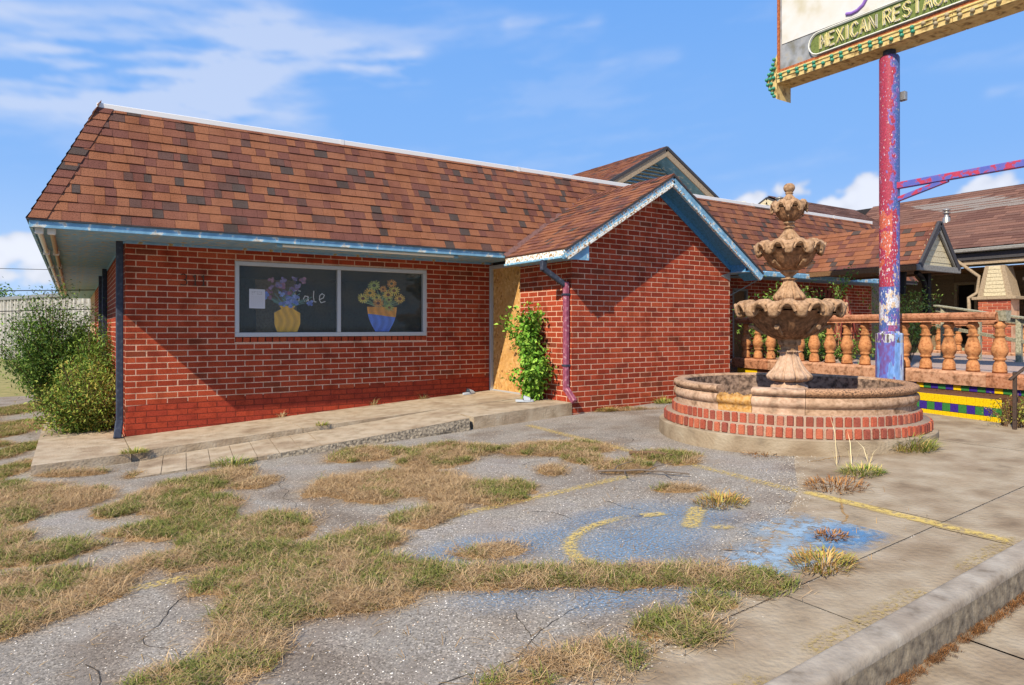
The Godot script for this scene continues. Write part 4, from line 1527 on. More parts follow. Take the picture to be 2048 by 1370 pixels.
func cracks() -> void:
	# dark open cracks in the concrete, thin ragged strips
	# fine cracks that wander over the old asphalt
	for start in [[0.6, 7.3, 0.4], [1.3, 6.9, 1.9], [2.3, 5.6, 0.2], [0.2, 5.6, 2.4], [1.1, 3.0, 0.9], [3.1, 4.3, -0.4], [3.9, 3.2, 0.3], [-0.5, 6.2, 0.9], [2.9, 5.75, 1.2], [4.6, 3.6, 2.0]]:
		var q := Vector2(start[0], start[1])
		var ang: float = start[2]
		var mb := MB.new()
		var pw := 0.002
		for i in 64:
			ang += rnd(-0.42, 0.42)
			var r := q + Vector2(cos(ang), sin(ang)) * rnd(0.02, 0.05)
			var s := (r - q).orthogonal().normalized()
			var w := rnd(0.001, 0.0038) * (1.0 - i / 68.0)
			mb.quad(gp(q.x - s.x * pw, q.y - s.y * pw, 0.0025), gp(q.x + s.x * pw, q.y + s.y * pw, 0.0025), gp(r.x + s.x * w, r.y + s.y * w, 0.0025), gp(r.x - s.x * w, r.y - s.y * w, 0.0025), Vector3.UP)
			q = r
			pw = w
		struct("pavement_crack", mb, M.crack)
	for line in [[[4.27, 6.82], [4.0, 7.0], [3.85, 7.12], [3.6, 7.2], [3.4, 7.36], [3.2, 7.5]], [[5.9, 6.2], [5.5, 6.05], [5.1, 6.0]], [[2.75, 7.0], [2.95, 7.18], [2.9, 7.35], [3.1, 7.40], [3.25, 7.30]], [[3.3, 6.95], [3.15, 7.05], [2.95, 7.05]]]:
		var mb := MB.new()
		for k in line.size() - 1:
			var a := Vector2(line[k][0], line[k][1])
			var b := Vector2(line[k + 1][0], line[k + 1][1])
			var n := int(a.distance_to(b) / 0.035) + 1
			var prev := a
			var pw := 0.004
			for i in range(1, n + 1):
				var q := a.lerp(b, float(i) / n) + Vector2(rnd(-0.012, 0.012), rnd(-0.012, 0.012)) * (0.0 if i == n else 1.0)
				var s := (q - prev).orthogonal().normalized()
				var w := rnd(0.003, 0.010)
				mb.quad(gp(prev.x - s.x * pw, prev.y - s.y * pw, 0.0078), gp(prev.x + s.x * pw, prev.y + s.y * pw, 0.0078), gp(q.x + s.x * w, q.y + s.y * w, 0.0078), gp(q.x - s.x * w, q.y - s.y * w, 0.0078), Vector3.UP)
				prev = q
				pw = w
		tag(struct("pavement_crack", mb, M.soil), "")


func walkway() -> void:
	var w := Node3D.new()
	w.name = "walkway"
	add_child(w)
	tag(w, "concrete walkway and ramp along the restaurant front", "", "", "structure")
	# left landing
	var mb := MB.new()
	mb.prism([Vector3(-0.905, -0.2, 1.30), Vector3(-0.905, 0.095, 1.30), Vector3(-0.012, 0.125, 1.27), Vector3(-0.012, -0.2, 1.27)], Vector3(0, 0, -12.0))
	obj("concrete_slab", mb, M.concrete, w)
	# slabs along the wall, each a little higher than the last
	for e in [[-0.004, 1.86], [1.868, 3.72], [3.728, 5.335]]:
		mb = MB.new()
		mb.prism([Vector3(e[0], -0.2, 1.22), Vector3(e[0], slab_y(e[0]), 1.22), Vector3(e[1], slab_y(e[1]), 1.22), Vector3(e[1], -0.2, 1.22)], Vector3(0, 0, -1.215))
		obj("concrete_slab", mb, M.concrete, w)
	# the ramp: a wedge that rises to the landing by the door, scored across
	var ry := func(x: float) -> float: return G(x) + 0.012 + (slab_y(x) - G(x) - 0.014) * clampf(x / 3.75, 0.0, 1.0)
	var x := 0.02
	while x < 3.7:
		var l := 0.23 if x < 1.7 else 0.5
		var xb := minf(x + l, 3.75)
		mb = MB.new()
		var skew := 0.06
		for side in [[x, xb - (0.006 if l < 0.3 else 0.002)]]:
			var p0 := Vector3(side[0] - skew, ry.call(side[0] - skew), 2.20)
			var p1 := Vector3(side[1] - skew, ry.call(side[1] - skew), 2.20)
			var p2 := Vector3(side[1] + skew, ry.call(side[1] + skew), 1.226)
			var p3 := Vector3(side[0] + skew, ry.call(side[0] + skew), 1.226)
			mb.quad(p0, p1, p2, p3, Vector3.UP)
			var dn := Vector3(0, -0.3, 0)
			mb.quad(p0, p1, p1 + dn, p0 + dn, Vector3.BACK)
			mb.quad(p0, p3, p3 + dn * 0.1, p0 + dn * 0.1, Vector3.LEFT)
			mb.quad(p1, p2, p2 + dn * 0.1, p1 + dn * 0.1, Vector3.RIGHT)
		obj("ramp_slab", mb, M.concrete, w)
		x = xb
	mb = MB.new()
	mb.prism([Vector3(3.754, -0.2, 2.20), Vector3(3.754, slab_y(3.754), 2.20), Vector3(5.337, slab_y(5.337) - 0.01, 2.20), Vector3(5.337, -0.2, 2.20)], Vector3(0, 0, -0.974))
	obj("concrete_slab", mb, M.concrete, w)
	# broken edge of the ramp
	mb = MB.new()
	var nz := noise(111, 1.6, 4)
	var rows := []
	for r in 6:
		var row := PackedVector3Array()
		for k in 70:
			var xx := 1.2 + k * 0.036
			var hi: float = ry.call(xx) - 0.004
			var t := r / 5.0
			var lo := G(xx) - 0.02
			row.append(Vector3(xx, lerpf(hi, lo, t), 2.205 + 0.02 * t + 0.05 * absf(nz.get_noise_2d(xx * 1.0, t * 0.6)) * minf(1.0, (hi - lo) * 8.0) * (0.3 + t)))
		rows.append(row)
	mb.grid(rows, false, func(_q, _r): return Vector3(0, 0.2, 1))
	obj("broken_edge", mb, M.broken, w)


func paint_mat(c: Color, sd: int, cover: float, freq := 0.045) -> StandardMaterial3D:
	# worn road paint: what is left of it after the stones have come through
	var f := noise(sd, freq, 6)
	f.fractal_gain = 0.8
	var a := clampf(cover - 0.16, 0.01, 0.9)
	var m := mat(0.85, ntex(f, [[0.0, Color(c.r, c.g, c.b, 0.92)], [a, Color(c.r, c.g, c.b, 0.85)], [cover, Color(c.r, c.g, c.b, 0.5)], [minf(cover + 0.10, 0.98), Color(c.r, c.g, c.b, 0.06)], [1.0, Color(c.r, c.g, c.b, 0.0)]], 1024), 0.55)
	m.transparency = BaseMaterial3D.TRANSPARENCY_ALPHA
	m.vertex_color_use_as_albedo = true
	return m


func worn(parent: Node, called: String, x0: float, z0: float, x1: float, z1: float, up: float, m: StandardMaterial3D, share: Callable, st := 0.05) -> void:
	# a painted area; share(x, z) says how much of the paint is left there (0 to 1)
	var mb := MB.new()
	var nx := int(ceil((x1 - x0) / st))
	var nz := int(ceil((z1 - z0) / st))
	for i in nx + 1:
		for j in nz + 1:
			var x := x0 + i * st
			var z := z0 + j * st
			mb.col = Color(1, 1, 1, clampf(share.call(x, z), 0.0, 1.0))
			mb.vert(gp(x, z, up), Vector3.UP)
	for i in nx:
		for j in nz:
			var a := i * (nz + 1) + j
			var b := a + nz + 1
			if mb.c[a].a + mb.c[b].a + mb.c[a + 1].a + mb.c[b + 1].a > 0.02:
				mb.ix.append_array(PackedInt32Array([a, b, b + 1, a, b + 1, a + 1]))
	obj(called, mb, m, parent)


func blob(x: float, z: float, e: Array) -> float:
	var dx := (x - e[0]) / e[2] as float
	var dz := (z - e[1]) / e[3] as float
	return clampf(e[4] * 1.6 * (1.0 - sqrt(dx * dx + dz * dz)), 0.0, e[4])


func band(x: float, z: float, a: Vector2, b: Vector2, half: float) -> float:
	var q := Geometry2D.get_closest_point_to_segment(Vector2(x, z), a, b)
	return clampf(1.0 - smoothstep(half * 0.75, half * 1.25, q.distance_to(Vector2(x, z))), 0.0, 1.0)


func paint() -> void:
	var blue := H("7298b8")
	var yel := H("d2b768")
	var marks := Node3D.new()
	marks.name = "painted_markings"
	add_child(marks)
	tag(marks, "worn blue and yellow parking paint", "", "", "structure")
	var spots := [[2.45, 6.58, 0.75, 0.42, 1.0], [3.05, 6.40, 0.5, 0.40, 0.85], [1.55, 5.98, 0.45, 0.25, 0.95], [2.0, 6.15, 0.6, 0.28, 0.8], [2.7, 6.05, 0.7, 0.25, 0.72], [1.9, 7.08, 0.5, 0.22, 0.9], [2.25, 7.30, 0.35, 0.18, 0.85], [1.5, 6.7, 0.5, 0.3, 0.6]]
	worn(marks, "blue_paint", 1.0, 5.6, 3.7, 7.6, 0.0045, paint_mat(blue, 121, 0.46, 0.07), func(x, z):
		var best := 0.0
		for e in spots:
			best = maxf(best, blob(x, z, e))
		return best)
	var spots2 := [[2.85, 7.30, 0.75, 0.34, 1.0], [3.45, 7.20, 0.5, 0.45, 1.0], [3.35, 6.95, 0.35, 0.2, 0.8]]
	worn(marks, "blue_paint", 2.1, 6.7, 3.72, 7.52, 0.0105, paint_mat(H("92acc0"), 124, 0.54, 0.012), func(x, z):
		var best := 0.0
		for e in spots2:
			best = maxf(best, blob(x, z, e))
		return best * (1.0 if z < 7.50 else 0.0))
	worn(marks, "blue_paint", 2.9, 7.0, 3.72, 7.54, 0.0125, paint_mat(H("5a84ac"), 125, 0.50, 0.012), func(x, z): return blob(x, z, [3.48, 7.34, 0.4, 0.24, 1.0]))
	# bay lines
	var y1 := paint_mat(yel, 131, 0.42)
	var y2 := paint_mat(yel, 132, 0.43)
	worn(marks, "yellow_line", 1.5, 5.2, 3.6, 5.45, 0.005, paint_mat(yel, 133, 0.43), func(x, z): return band(x, z, Vector2(1.6, 5.32), Vector2(3.5, 5.295), 0.05), 0.025)
	worn(marks, "yellow_line", -0.5, 5.25, 0.2, 5.45, 0.005, y2, func(x, z): return band(x, z, Vector2(-0.45, 5.345), Vector2(0.1, 5.37), 0.045), 0.025)
	worn(marks, "yellow_line", 4.15, 2.4, 4.55, 4.7, 0.005, y2, func(x, z): return band(x, z, Vector2(4.41, 2.5), Vector2(4.28, 4.6), 0.055), 0.025)
	worn(marks, "yellow_line", 4.1, 5.2, 4.4, 6.6, 0.005, y1, func(x, z): return band(x, z, Vector2(4.29, 5.3), Vector2(4.2, 6.55), 0.05), 0.025)
	worn(marks, "yellow_line", 4.05, 6.55, 4.3, 7.55, 0.0115, paint_mat(yel, 134, 0.60, 0.03), func(x, z): return band(x, z, Vector2(4.205, 6.62), Vector2(4.155, 7.52), 0.048), 0.025)
	worn(marks, "yellow_line", 4.05, 7.55, 4.3, 8.0, 0.0105, paint_mat(yel, 135, 0.52, 0.03), func(x, z): return band(x, z, Vector2(4.15, 7.57), Vector2(4.15, 7.92), 0.048), 0.025)
	for e in [[3.5, 4.2, 136], [2.1, 3.0, 137], [1.2, 1.7, 138]]:
		var x0: float = e[0]
		var x1: float = e[1]
		worn(marks, "yellow_line", x0 - 0.1, 7.85, x1 + 0.1, 8.15, 0.0108, paint_mat(H("b0985c"), e[2], 0.36), func(x, z): return band(x, z, Vector2(x0, 8.03 - 0.028 * (x0 - 1.7)), Vector2(x1, 8.03 - 0.028 * (x1 - 1.7)), 0.05), 0.025)
	# the painted symbol: a broken ring and bars
	worn(marks, "yellow_symbol", 1.85, 5.95, 3.3, 7.2, 0.0085, paint_mat(yel, 139, 0.52), func(x, z):
		var q := Vector2((x - 2.58) / 1.08, (z - 6.62) / 0.86)
		var ang := fposmod(q.angle(), TAU)
		var fade := smoothstep(1.9, 2.15, ang) * (1.0 - smoothstep(4.6, 5.2, ang))
		return (1.0 - smoothstep(0.028, 0.055, absf(q.length() - 0.555))) * fade, 0.025)
	worn(marks, "yellow_symbol", 2.75, 6.1, 3.4, 6.85, 0.0085, paint_mat(yel, 140, 0.52), func(x, z): return maxf(maxf(band(x, z, Vector2(3.26, 6.34), Vector2(2.95, 6.56), 0.06), band(x, z, Vector2(2.82, 6.19), Vector2(2.98, 6.26), 0.04)), 0.8 * band(x, z, Vector2(3.05, 6.70), Vector2(3.10, 6.74), 0.04)), 0.025)


# ---------------------------------------------------------------- weeds and straw
const PATCH := [
	[[-1.05, 2.30, 0.40, 0.60, 0.15], [-0.62, 2.69, 0.43, 0.45, 0.00], [-1.16, 1.78, 0.23, 0.36, 0.90], [-1.01, 3.07, 0.34, 0.38, 0.70], [-1.01, 3.73, 0.24, 0.29, 0.60], [-0.22, 3.42, 0.20, 0.24, 0.50], [-0.21, 4.13, 0.22, 0.12, 0.80], [-0.82, 4.27, 0.36, 0.23, 0.60], [-0.63, 4.23, 0.30, 0.19, 0.60], [-0.73, 4.92, 0.44, 0.32, 0.55], [-0.80, 5.32, 0.34, 0.20, 0.40]],
	[[-0.88, 5.52, 0.19, 0.15, 0.30], [-0.28, 5.06, 0.11, 0.33, 0.10], [-0.42, 5.36, 0.13, 0.20, 0.10], [0.23, 3.11, 0.40, 0.75, 0.60], [0.23, 4.01, 0.33, 0.64, 0.75], [0.31, 4.81, 0.32, 0.57, 0.70], [0.58, 4.77, 0.37, 0.51, 0.75], [0.48, 5.59, 0.45, 0.50, 0.60], [0.33, 6.07, 0.27, 0.36, 0.60], [0.19, 6.34, 0.16, 0.33, 0.70]],
	[[0.05, 6.61, 0.19, 0.26, 0.50], [-0.25, 6.59, 0.14, 0.18, 0.75], [0.59, 6.07, 0.30, 0.37, 0.50], [-0.01, 5.01, 0.22, 0.11, 0.00], [0.18, 4.97, 0.12, 0.24, 0.10], [0.71, 2.76, 0.23, 0.42, 0.30], [0.86, 3.25, 0.20, 0.25, 0.10], [-0.01, 2.00, 0.09, 0.18, 0.60], [-0.56, 1.50, 0.40, 0.12, 0.10], [1.78, 4.10, 0.71, 0.60, 0.00]],
	[[2.13, 2.72, 0.48, 0.42, 0.50], [2.87, 3.22, 0.55, 0.48, 0.40], [3.77, 3.88, 0.70, 0.40, 0.35], [2.56, 3.52, 0.42, 0.40, 0.10], [2.12, 4.67, 0.22, 0.55, 0.00], [2.40, 4.96, 0.35, 0.42, 0.60], [3.19, 4.66, 0.13, 0.21, 0.30], [1.77, 5.20, 0.16, 0.18, 0.10], [1.56, 5.21, 0.24, 0.24, 0.45], [1.16, 5.44, 0.20, 0.31, 0.30]],
	[[0.95, 5.50, 0.26, 0.37, 0.50], [0.93, 6.02, 0.40, 0.30, 0.60], [1.38, 6.46, 0.41, 0.20, 0.50], [1.73, 6.73, 0.35, 0.17, 0.60], [2.04, 6.97, 0.34, 0.20, 0.60], [0.75, 6.32, 0.30, 0.17, 0.10], [1.64, 6.14, 0.25, 0.14, 0.05], [3.71, 4.48, 0.20, 0.30, 0.60], [3.75, 5.02, 0.28, 0.30, 0.30], [4.37, 4.92, 0.36, 0.25, 0.70]],
	[[1.32, 7.55, 0.22, 0.20, 0.45], [1.78, 7.52, 0.19, 0.18, 0.60], [0.93, 7.46, 0.17, 0.07, 0.30], [1.13, 7.40, 0.11, 0.06, 0.10], [2.37, 7.22, 0.29, 0.20, 0.60], [2.48, 7.44, 0.20, 0.20, 0.65], [1.83, 7.58, 0.17, 0.14, 0.50], [2.13, 7.46, 0.14, 0.11, 0.40], [4.34, 5.13, 0.21, 0.26, 0.70], [3.56, 5.87, 0.21, 0.10, 0.00]],
	[[-1.2, 0.9, 0.26, 0.9, 0.7], [-1.15, -0.6, 0.24, 1.3, 0.8], [-1.3, -2.6, 0.35, 1.3, 0.7], [-1.75, 0.3, 0.3, 0.5, 0.5], [-1.9, -1.6, 0.9, 0.35, 0.6], [-1.5, -3.2, 0.5, 0.8, 0.7], [-2.6, -5.0, 1.2, 0.5, 0.5], [-3.4, -3.0, 0.9, 0.3, 0.5], [-1.3, -6.0, 0.6, 1.5, 0.8], [-2.5, 0.6, 0.8, 0.25, 0.5], [-1.8, 2.0, 0.5, 0.3, 0.6], [-2.2, 3.5, 0.9, 0.5, 0.5], [6.1, 2.34, 0.6, 0.10, 0.3], [7.6, 2.36, 0.5, 0.10, 0.5], [-2.0, 5.0, 0.9, 0.9, 0.5]],
]

var patches := []

func patch_at(x: float, z: float) -> Array:
	# (how much growth, how green)
	var best := -1.0
	var green := 0.0
	var ws := 0.0
	for e in patches:
		var dx: float = x - e[0]
		var dz: float = z - e[1]
		if absf(dx) > e[5] or absf(dz) > e[5]:
			continue
		# radii run along the two diagonals of the lot
		var r := (dx * 0.8396 + dz * 0.5432) / e[2] as float
		var f := (dx * 0.5432 - dz * 0.8396) / e[3] as float
		var m := 1.0 - r * r - f * f
		if m > -0.6:
			best = maxf(best, m)
			if m > 0.0:
				green += m * e[4]
				ws += m
	return [best, green / ws if ws > 0.0 else 0.3]


func blade_mesh(n: int, spread: float, lmin: float, lmax: float, flat: float, wd: float) -> ArrayMesh:
	var mb := MB.new()
	for k in n:
		var a := rnd(0, TAU)
		var p := Vector3(cos(a), 0, sin(a)) * spread * sqrt(rng.randf())
		var h := rnd(0, TAU)
		var l := rnd(lmin, lmax)
		var tilt := rnd(flat * 0.6, flat)
		var d := Vector3(cos(h) * sin(tilt), cos(tilt), sin(h) * sin(tilt))
		var q := p + d * l * 0.55
		var d2 := (d + Vector3(cos(h), -0.55, sin(h)) * 0.55).normalized()
		var e := q + d2 * l * 0.45
		e.y = maxf(e.y, 0.002)
		var s := Vector3(-sin(h), 0, cos(h)) * wd * 0.5
		var shade := rnd(0.72, 1.2)
		mb.col = Color(shade, shade * rnd(0.96, 1.04), shade * rnd(0.9, 1.05))
		var up := Vector3(-cos(h) * cos(tilt), sin(tilt), -sin(h) * cos(tilt)) + Vector3(0, 0.4, 0)
		mb.quad(p - s, p + s, q + s * 0.85, q - s * 0.85, up)
		mb.tri(q - s * 0.85, q + s * 0.85, e, up)
	return mb.mesh()


func scatter(called: String, label: String, meshes: Array, spots: Array, m: Material) -> void:
	var parts := []
	for k in meshes.size():
		parts.append([])
	for i in spots.size():
		parts[i % meshes.size()].append(spots[i])
	var o := Node3D.new()
	o.name = called
	add_child(o)
	tag(o, label, "gravel" if called == "gravel" else "grass", "", "stuff")
	for k in meshes.size():
		var mm := MultiMesh.new()
		mm.transform_format = MultiMesh.TRANSFORM_3D
		mm.use_colors = true
		mm.mesh = meshes[k]
		mm.instance_count = parts[k].size()
		for i in parts[k].size():
			mm.set_instance_transform(i, parts[k][i][0])
			mm.set_instance_color(i, parts[k][i][1])
		var mi := MultiMeshInstance3D.new()
		mi.name = numbered("stones" if called == "gravel" else "blades")
		mi.multimesh = mm
		mi.material_override = m
		mi.set_meta("kind", "stuff")
		o.add_child(mi, true)


func lin(s: String) -> Color:
	return H(s).srgb_to_linear()


func weeds() -> void:
	var rough := noise(141, 2.3, 4)
	var fine := noise(142, 9.0, 3)
	# the mat of dead stems
	var mb := MB.new()
	var st := 0.035
	var nx := int(9.2 / st)
	var nz := int(10.6 / st)
	var hs := PackedFloat32Array()
	hs.resize((nx + 1) * (nz + 1))
	for i in nx + 1:
		for j in nz + 1:
			var x := -3.0 + i * st
			var z := -3.0 + j * st
			var p := patch_at(x, z)
			var m: float = p[0]
			hs[i * (nz + 1) + j] = -1.0 if m <= -0.6 else m - 0.36 + 0.45 * rough.get_noise_2d(x, z) + 0.25 * fine.get_noise_2d(x, z)
	var seen := {}
	var idx := func(i: int, j: int) -> int:
		var key := i * (nz + 1) + j
		if not seen.has(key):
			var x := -3.0 + i * st
			var z := -3.0 + j * st
			var h: float = hs[key]
			seen[key] = mb.vert(gp(x, z, clampf(0.001 + h * 0.022, -0.012, 0.011) + 0.004 * fine.get_noise_2d(x * 3.0, z * 3.0) + 0.004), Vector3.UP)
		return seen[key]
	for i in nx:
		for j in nz:
			var q := maxf(maxf(hs[i * (nz + 1) + j], hs[(i + 1) * (nz + 1) + j]), maxf(hs[i * (nz + 1) + j + 1], hs[(i + 1) * (nz + 1) + j + 1]))
			if q > -0.12:
				var x := -3.0 + i * st
				var z := -3.0 + j * st
				if x > -0.93 and x < 5.36 and z < 1.24 or x > 0.2 and x < 5.36 and z < 2.2:
					continue
				var a: int = idx.call(i, j)
				var b: int = idx.call(i + 1, j)
				var c: int = idx.call(i + 1, j + 1)
				var d: int = idx.call(i, j + 1)
				mb.ix.append_array(PackedInt32Array([a, b, c, a, c, d]))
	# normals from the heights
	for k in mb.v.size():
		var p := mb.v[k]
		mb.n[k] = Vector3(0.25 * fine.get_noise_2d(p.x * 4.0, p.z * 4.0), 1, 0.25 * fine.get_noise_2d(p.x * 4.0 + 9.0, p.z * 4.0)).normalized()
	var dead := obj("dead_thatch", mb, M.thatch)
	tag(dead, "matted dead grass creeping over the asphalt", "grass", "", "stuff")
	# loose straw and green blades
	var straw := []
	var grass := []
	var dirt_n := noise(143, 1.4, 3)
	var clump := noise(144, 4.5, 2)
	for e in patches:
		var area: float = PI * e[2] * e[3]
		for i in int(area * 1600.0):
			var a := rnd(0, TAU)
			var r := sqrt(rng.randf()) * 1.12
			var fx := cos(a) * r * e[2] as float
			var fz := sin(a) * r * e[3] as float
			var x: float = e[0] + fx * 0.8396 + fz * 0.5432
			var z: float = e[1] + fx * 0.5432 - fz * 0.8396
			if x > -0.93 and x < 5.36 and z < 1.32 or x > 0.0 and x < 5.36 and z < 2.23:
				continue
			var p := patch_at(x, z)
			var m: float = p[0] - 0.21 + 0.45 * rough.get_noise_2d(x, z) + 0.25 * fine.get_noise_2d(x, z)
			if m < 0.10 - 0.42 * rng.randf() * rng.randf():
				continue
			var gr: float = p[1] + 0.75 * dirt_n.get_noise_2d(x, z) + 0.5 * rough.get_noise_2d(x + 31.0, z)
			gr += 0.9 * clump.get_noise_2d(x, z)
			if rng.randf() < 0.70 * smoothstep(0.18, 0.85, gr) and m > 0.04:
				var c := lin("747a38").lerp(lin("a29658"), rng.randf()).lerp(lin("5c7030"), rng.randf() * 0.8)
				var s := rnd(0.7, 1.25)
				grass.append([Transform3D(Basis(Vector3.UP, rnd(0, TAU)).scaled(Vector3(s, s * rnd(0.8, 1.2), s)), gp(x, z, 0.008)), c])
			elif rng.randf() < 0.62 + 0.2 * (1.0 - p[1]):
				var c := lin("bc9c70").lerp(lin("7e6040"), rng.randf()).lerp(lin("d8bc92"), rng.randf() * 0.7)
				var s := rnd(0.7, 1.4)
				straw.append([Transform3D(Basis(Vector3.UP, rnd(0, TAU)).scaled(Vector3(s, s, s)), gp(x, z, clampf(m * 0.03, 0.0, 0.014) + 0.004)), c])
	var sm := []
	for k in 5:
		sm.append(blade_mesh(16, 0.075, 0.03, 0.11, 1.57, 0.0022))
	scatter("straw", "dry tan straw lying over the parking lot", sm, straw, M.blade)
	sm = []
	for k in 5:
		sm.append(blade_mesh(15, 0.042, 0.035, 0.085, 1.1, 0.0038))
	scatter("grass", "short green and yellow grass in the asphalt", sm, grass, M.blade)
	# leaf litter caught along the foot of the kerb
	straw = []
	for i in 800:
		var x := rnd(0.2, 5.5)
		straw.append([Transform3D(Basis(Vector3.UP, rnd(0, TAU)).scaled(Vector3.ONE * rnd(0.25, 0.6)), gp(x, 8.246 - 0.028 * (x - 1.7) + absf(rng.randfn()) * 0.018, -0.130)), lin("9c6c40").lerp(lin("5c4028"), rng.randf())])
	scatter("kerb_litter", "brown leaf litter along the foot of the kerb", sm, straw, M.blade)
	# loose litter of stems over the bare asphalt
	straw = []
	for i in 900:
		var x := rnd(-1.5, 4.6)
		var z := rnd(2.4, 7.7)
		straw.append([Transform3D(Basis(Vector3.UP, rnd(0, TAU)).scaled(Vector3.ONE * rnd(0.5, 1.1)), gp(x, z, 0.004)), lin("c4a068").lerp(lin("8c6c44"), rng.randf())])
	sm = []
	for k in 4:
		sm.append(blade_mesh(2, 0.05, 0.05, 0.12, 1.56, 0.003))
	scatter("stray_straw", "single straws lying on bare asphalt", sm, straw, M.blade)


func pebbles() -> void:
	# loose light stones worn out of the asphalt
	var mb := MB.new()
	var ring := []
	for k in 6:
		var a := TAU * k / 6.0
		ring.append(Vector3(cos(a) * rnd(0.7, 1.0), rnd(-0.1, 0.2), sin(a) * rnd(0.6, 1.0)))
	for k in 6:
		mb.tri(ring[k], ring[(k + 1) % 6], Vector3(0.1, 0.6, 0.0), ring[k] + Vector3(0, 1, 0))
	var spots := []
	for i in 15000:
		var z := 2.5 + 5.1 * sqrt(rng.randf())
		var x := rnd(-1.6, 4.6)
		if z > 6.5 and x > 3.0 and rng.randf() < 0.9:
			continue
		var s := rnd(0.0025, 0.0065)
		var c := lin(["d8d0c2", "b4aa9a", "e4ded4", "8c8478", "6e675e", "c0a88c"][rng.randi() % 6])
		spots.append([Transform3D(Basis(Vector3.UP, rnd(0, TAU)) * Basis(Vector3.RIGHT, rnd(-0.4, 0.4)).scaled(Vector3(s, s * 0.8, s)), gp(x, z, 0.001)), c])
	var edge := apron_edge()
	for i in 2200:
		var k := rng.randi() % (edge.size() - 1)
		var p := Vector2(edge[k][0], edge[k][1]).lerp(Vector2(edge[k + 1][0], edge[k + 1][1]), rng.randf()) + Vector2(rng.randfn() * 0.09, rng.randfn() * 0.07)
		var s := rnd(0.003, 0.009)
		spots.append([Transform3D(Basis(Vector3.UP, rnd(0, TAU)).scaled(Vector3(s, s * 0.9, s)), gp(p.x, p.y, 0.006)), lin(["b4aa9a", "9a8e7e", "c4bcae", "8c8478", "7c6a54"][rng.randi() % 5])])
	scatter("gravel", "small light stones standing out of the worn asphalt", [mb.mesh()], spots, M.pebble)


func tuft(label: String, at: Vector3, radius: float, n: int, lmax: float, cols: Array, flat := 1.0, category := "weed", called := "weed_tuft") -> void:
	var mb := MB.new()
	for k in n:
		var a := rnd(0, TAU)
		var rr := sqrt(rng.randf())
		var p := Vector3(cos(a) * radius * rr, 0.0, sin(a) * radius * 0.75 * rr)
		var h := a + rnd(-0.9, 0.9)
		var l := lmax * rnd(0.45, 1.0) * (1.1 - 0.5 * rr)
		var tilt := rnd(0.15, flat) + 0.25 * rr
		var d := Vector3(cos(h) * sin(tilt), cos(tilt), sin(h) * sin(tilt))
		var q := p + d * l * 0.55
		var e := q + (d + Vector3(cos(h), -0.6, sin(h)) * 0.6).normalized() * l * 0.5
		e.y = maxf(e.y, 0.003)
		var s := Vector3(-sin(h), 0, cos(h)) * rnd(0.002, 0.0036)
		var c: Color = lin(cols[rng.randi() % cols.size()])
		var sh := rnd(0.75, 1.25)
		mb.col = Color(c.r * sh, c.g * sh, c.b * sh)
		mb.quad(p - s, p + s, q + s, q - s, Vector3(0, 1, 0) - d * 0.5)
		mb.tri(q - s, q + s, e, Vector3(0, 1, 0))
	var o := obj(called, mb, M.blade)
	o.position = at
	tag(o, label, category)


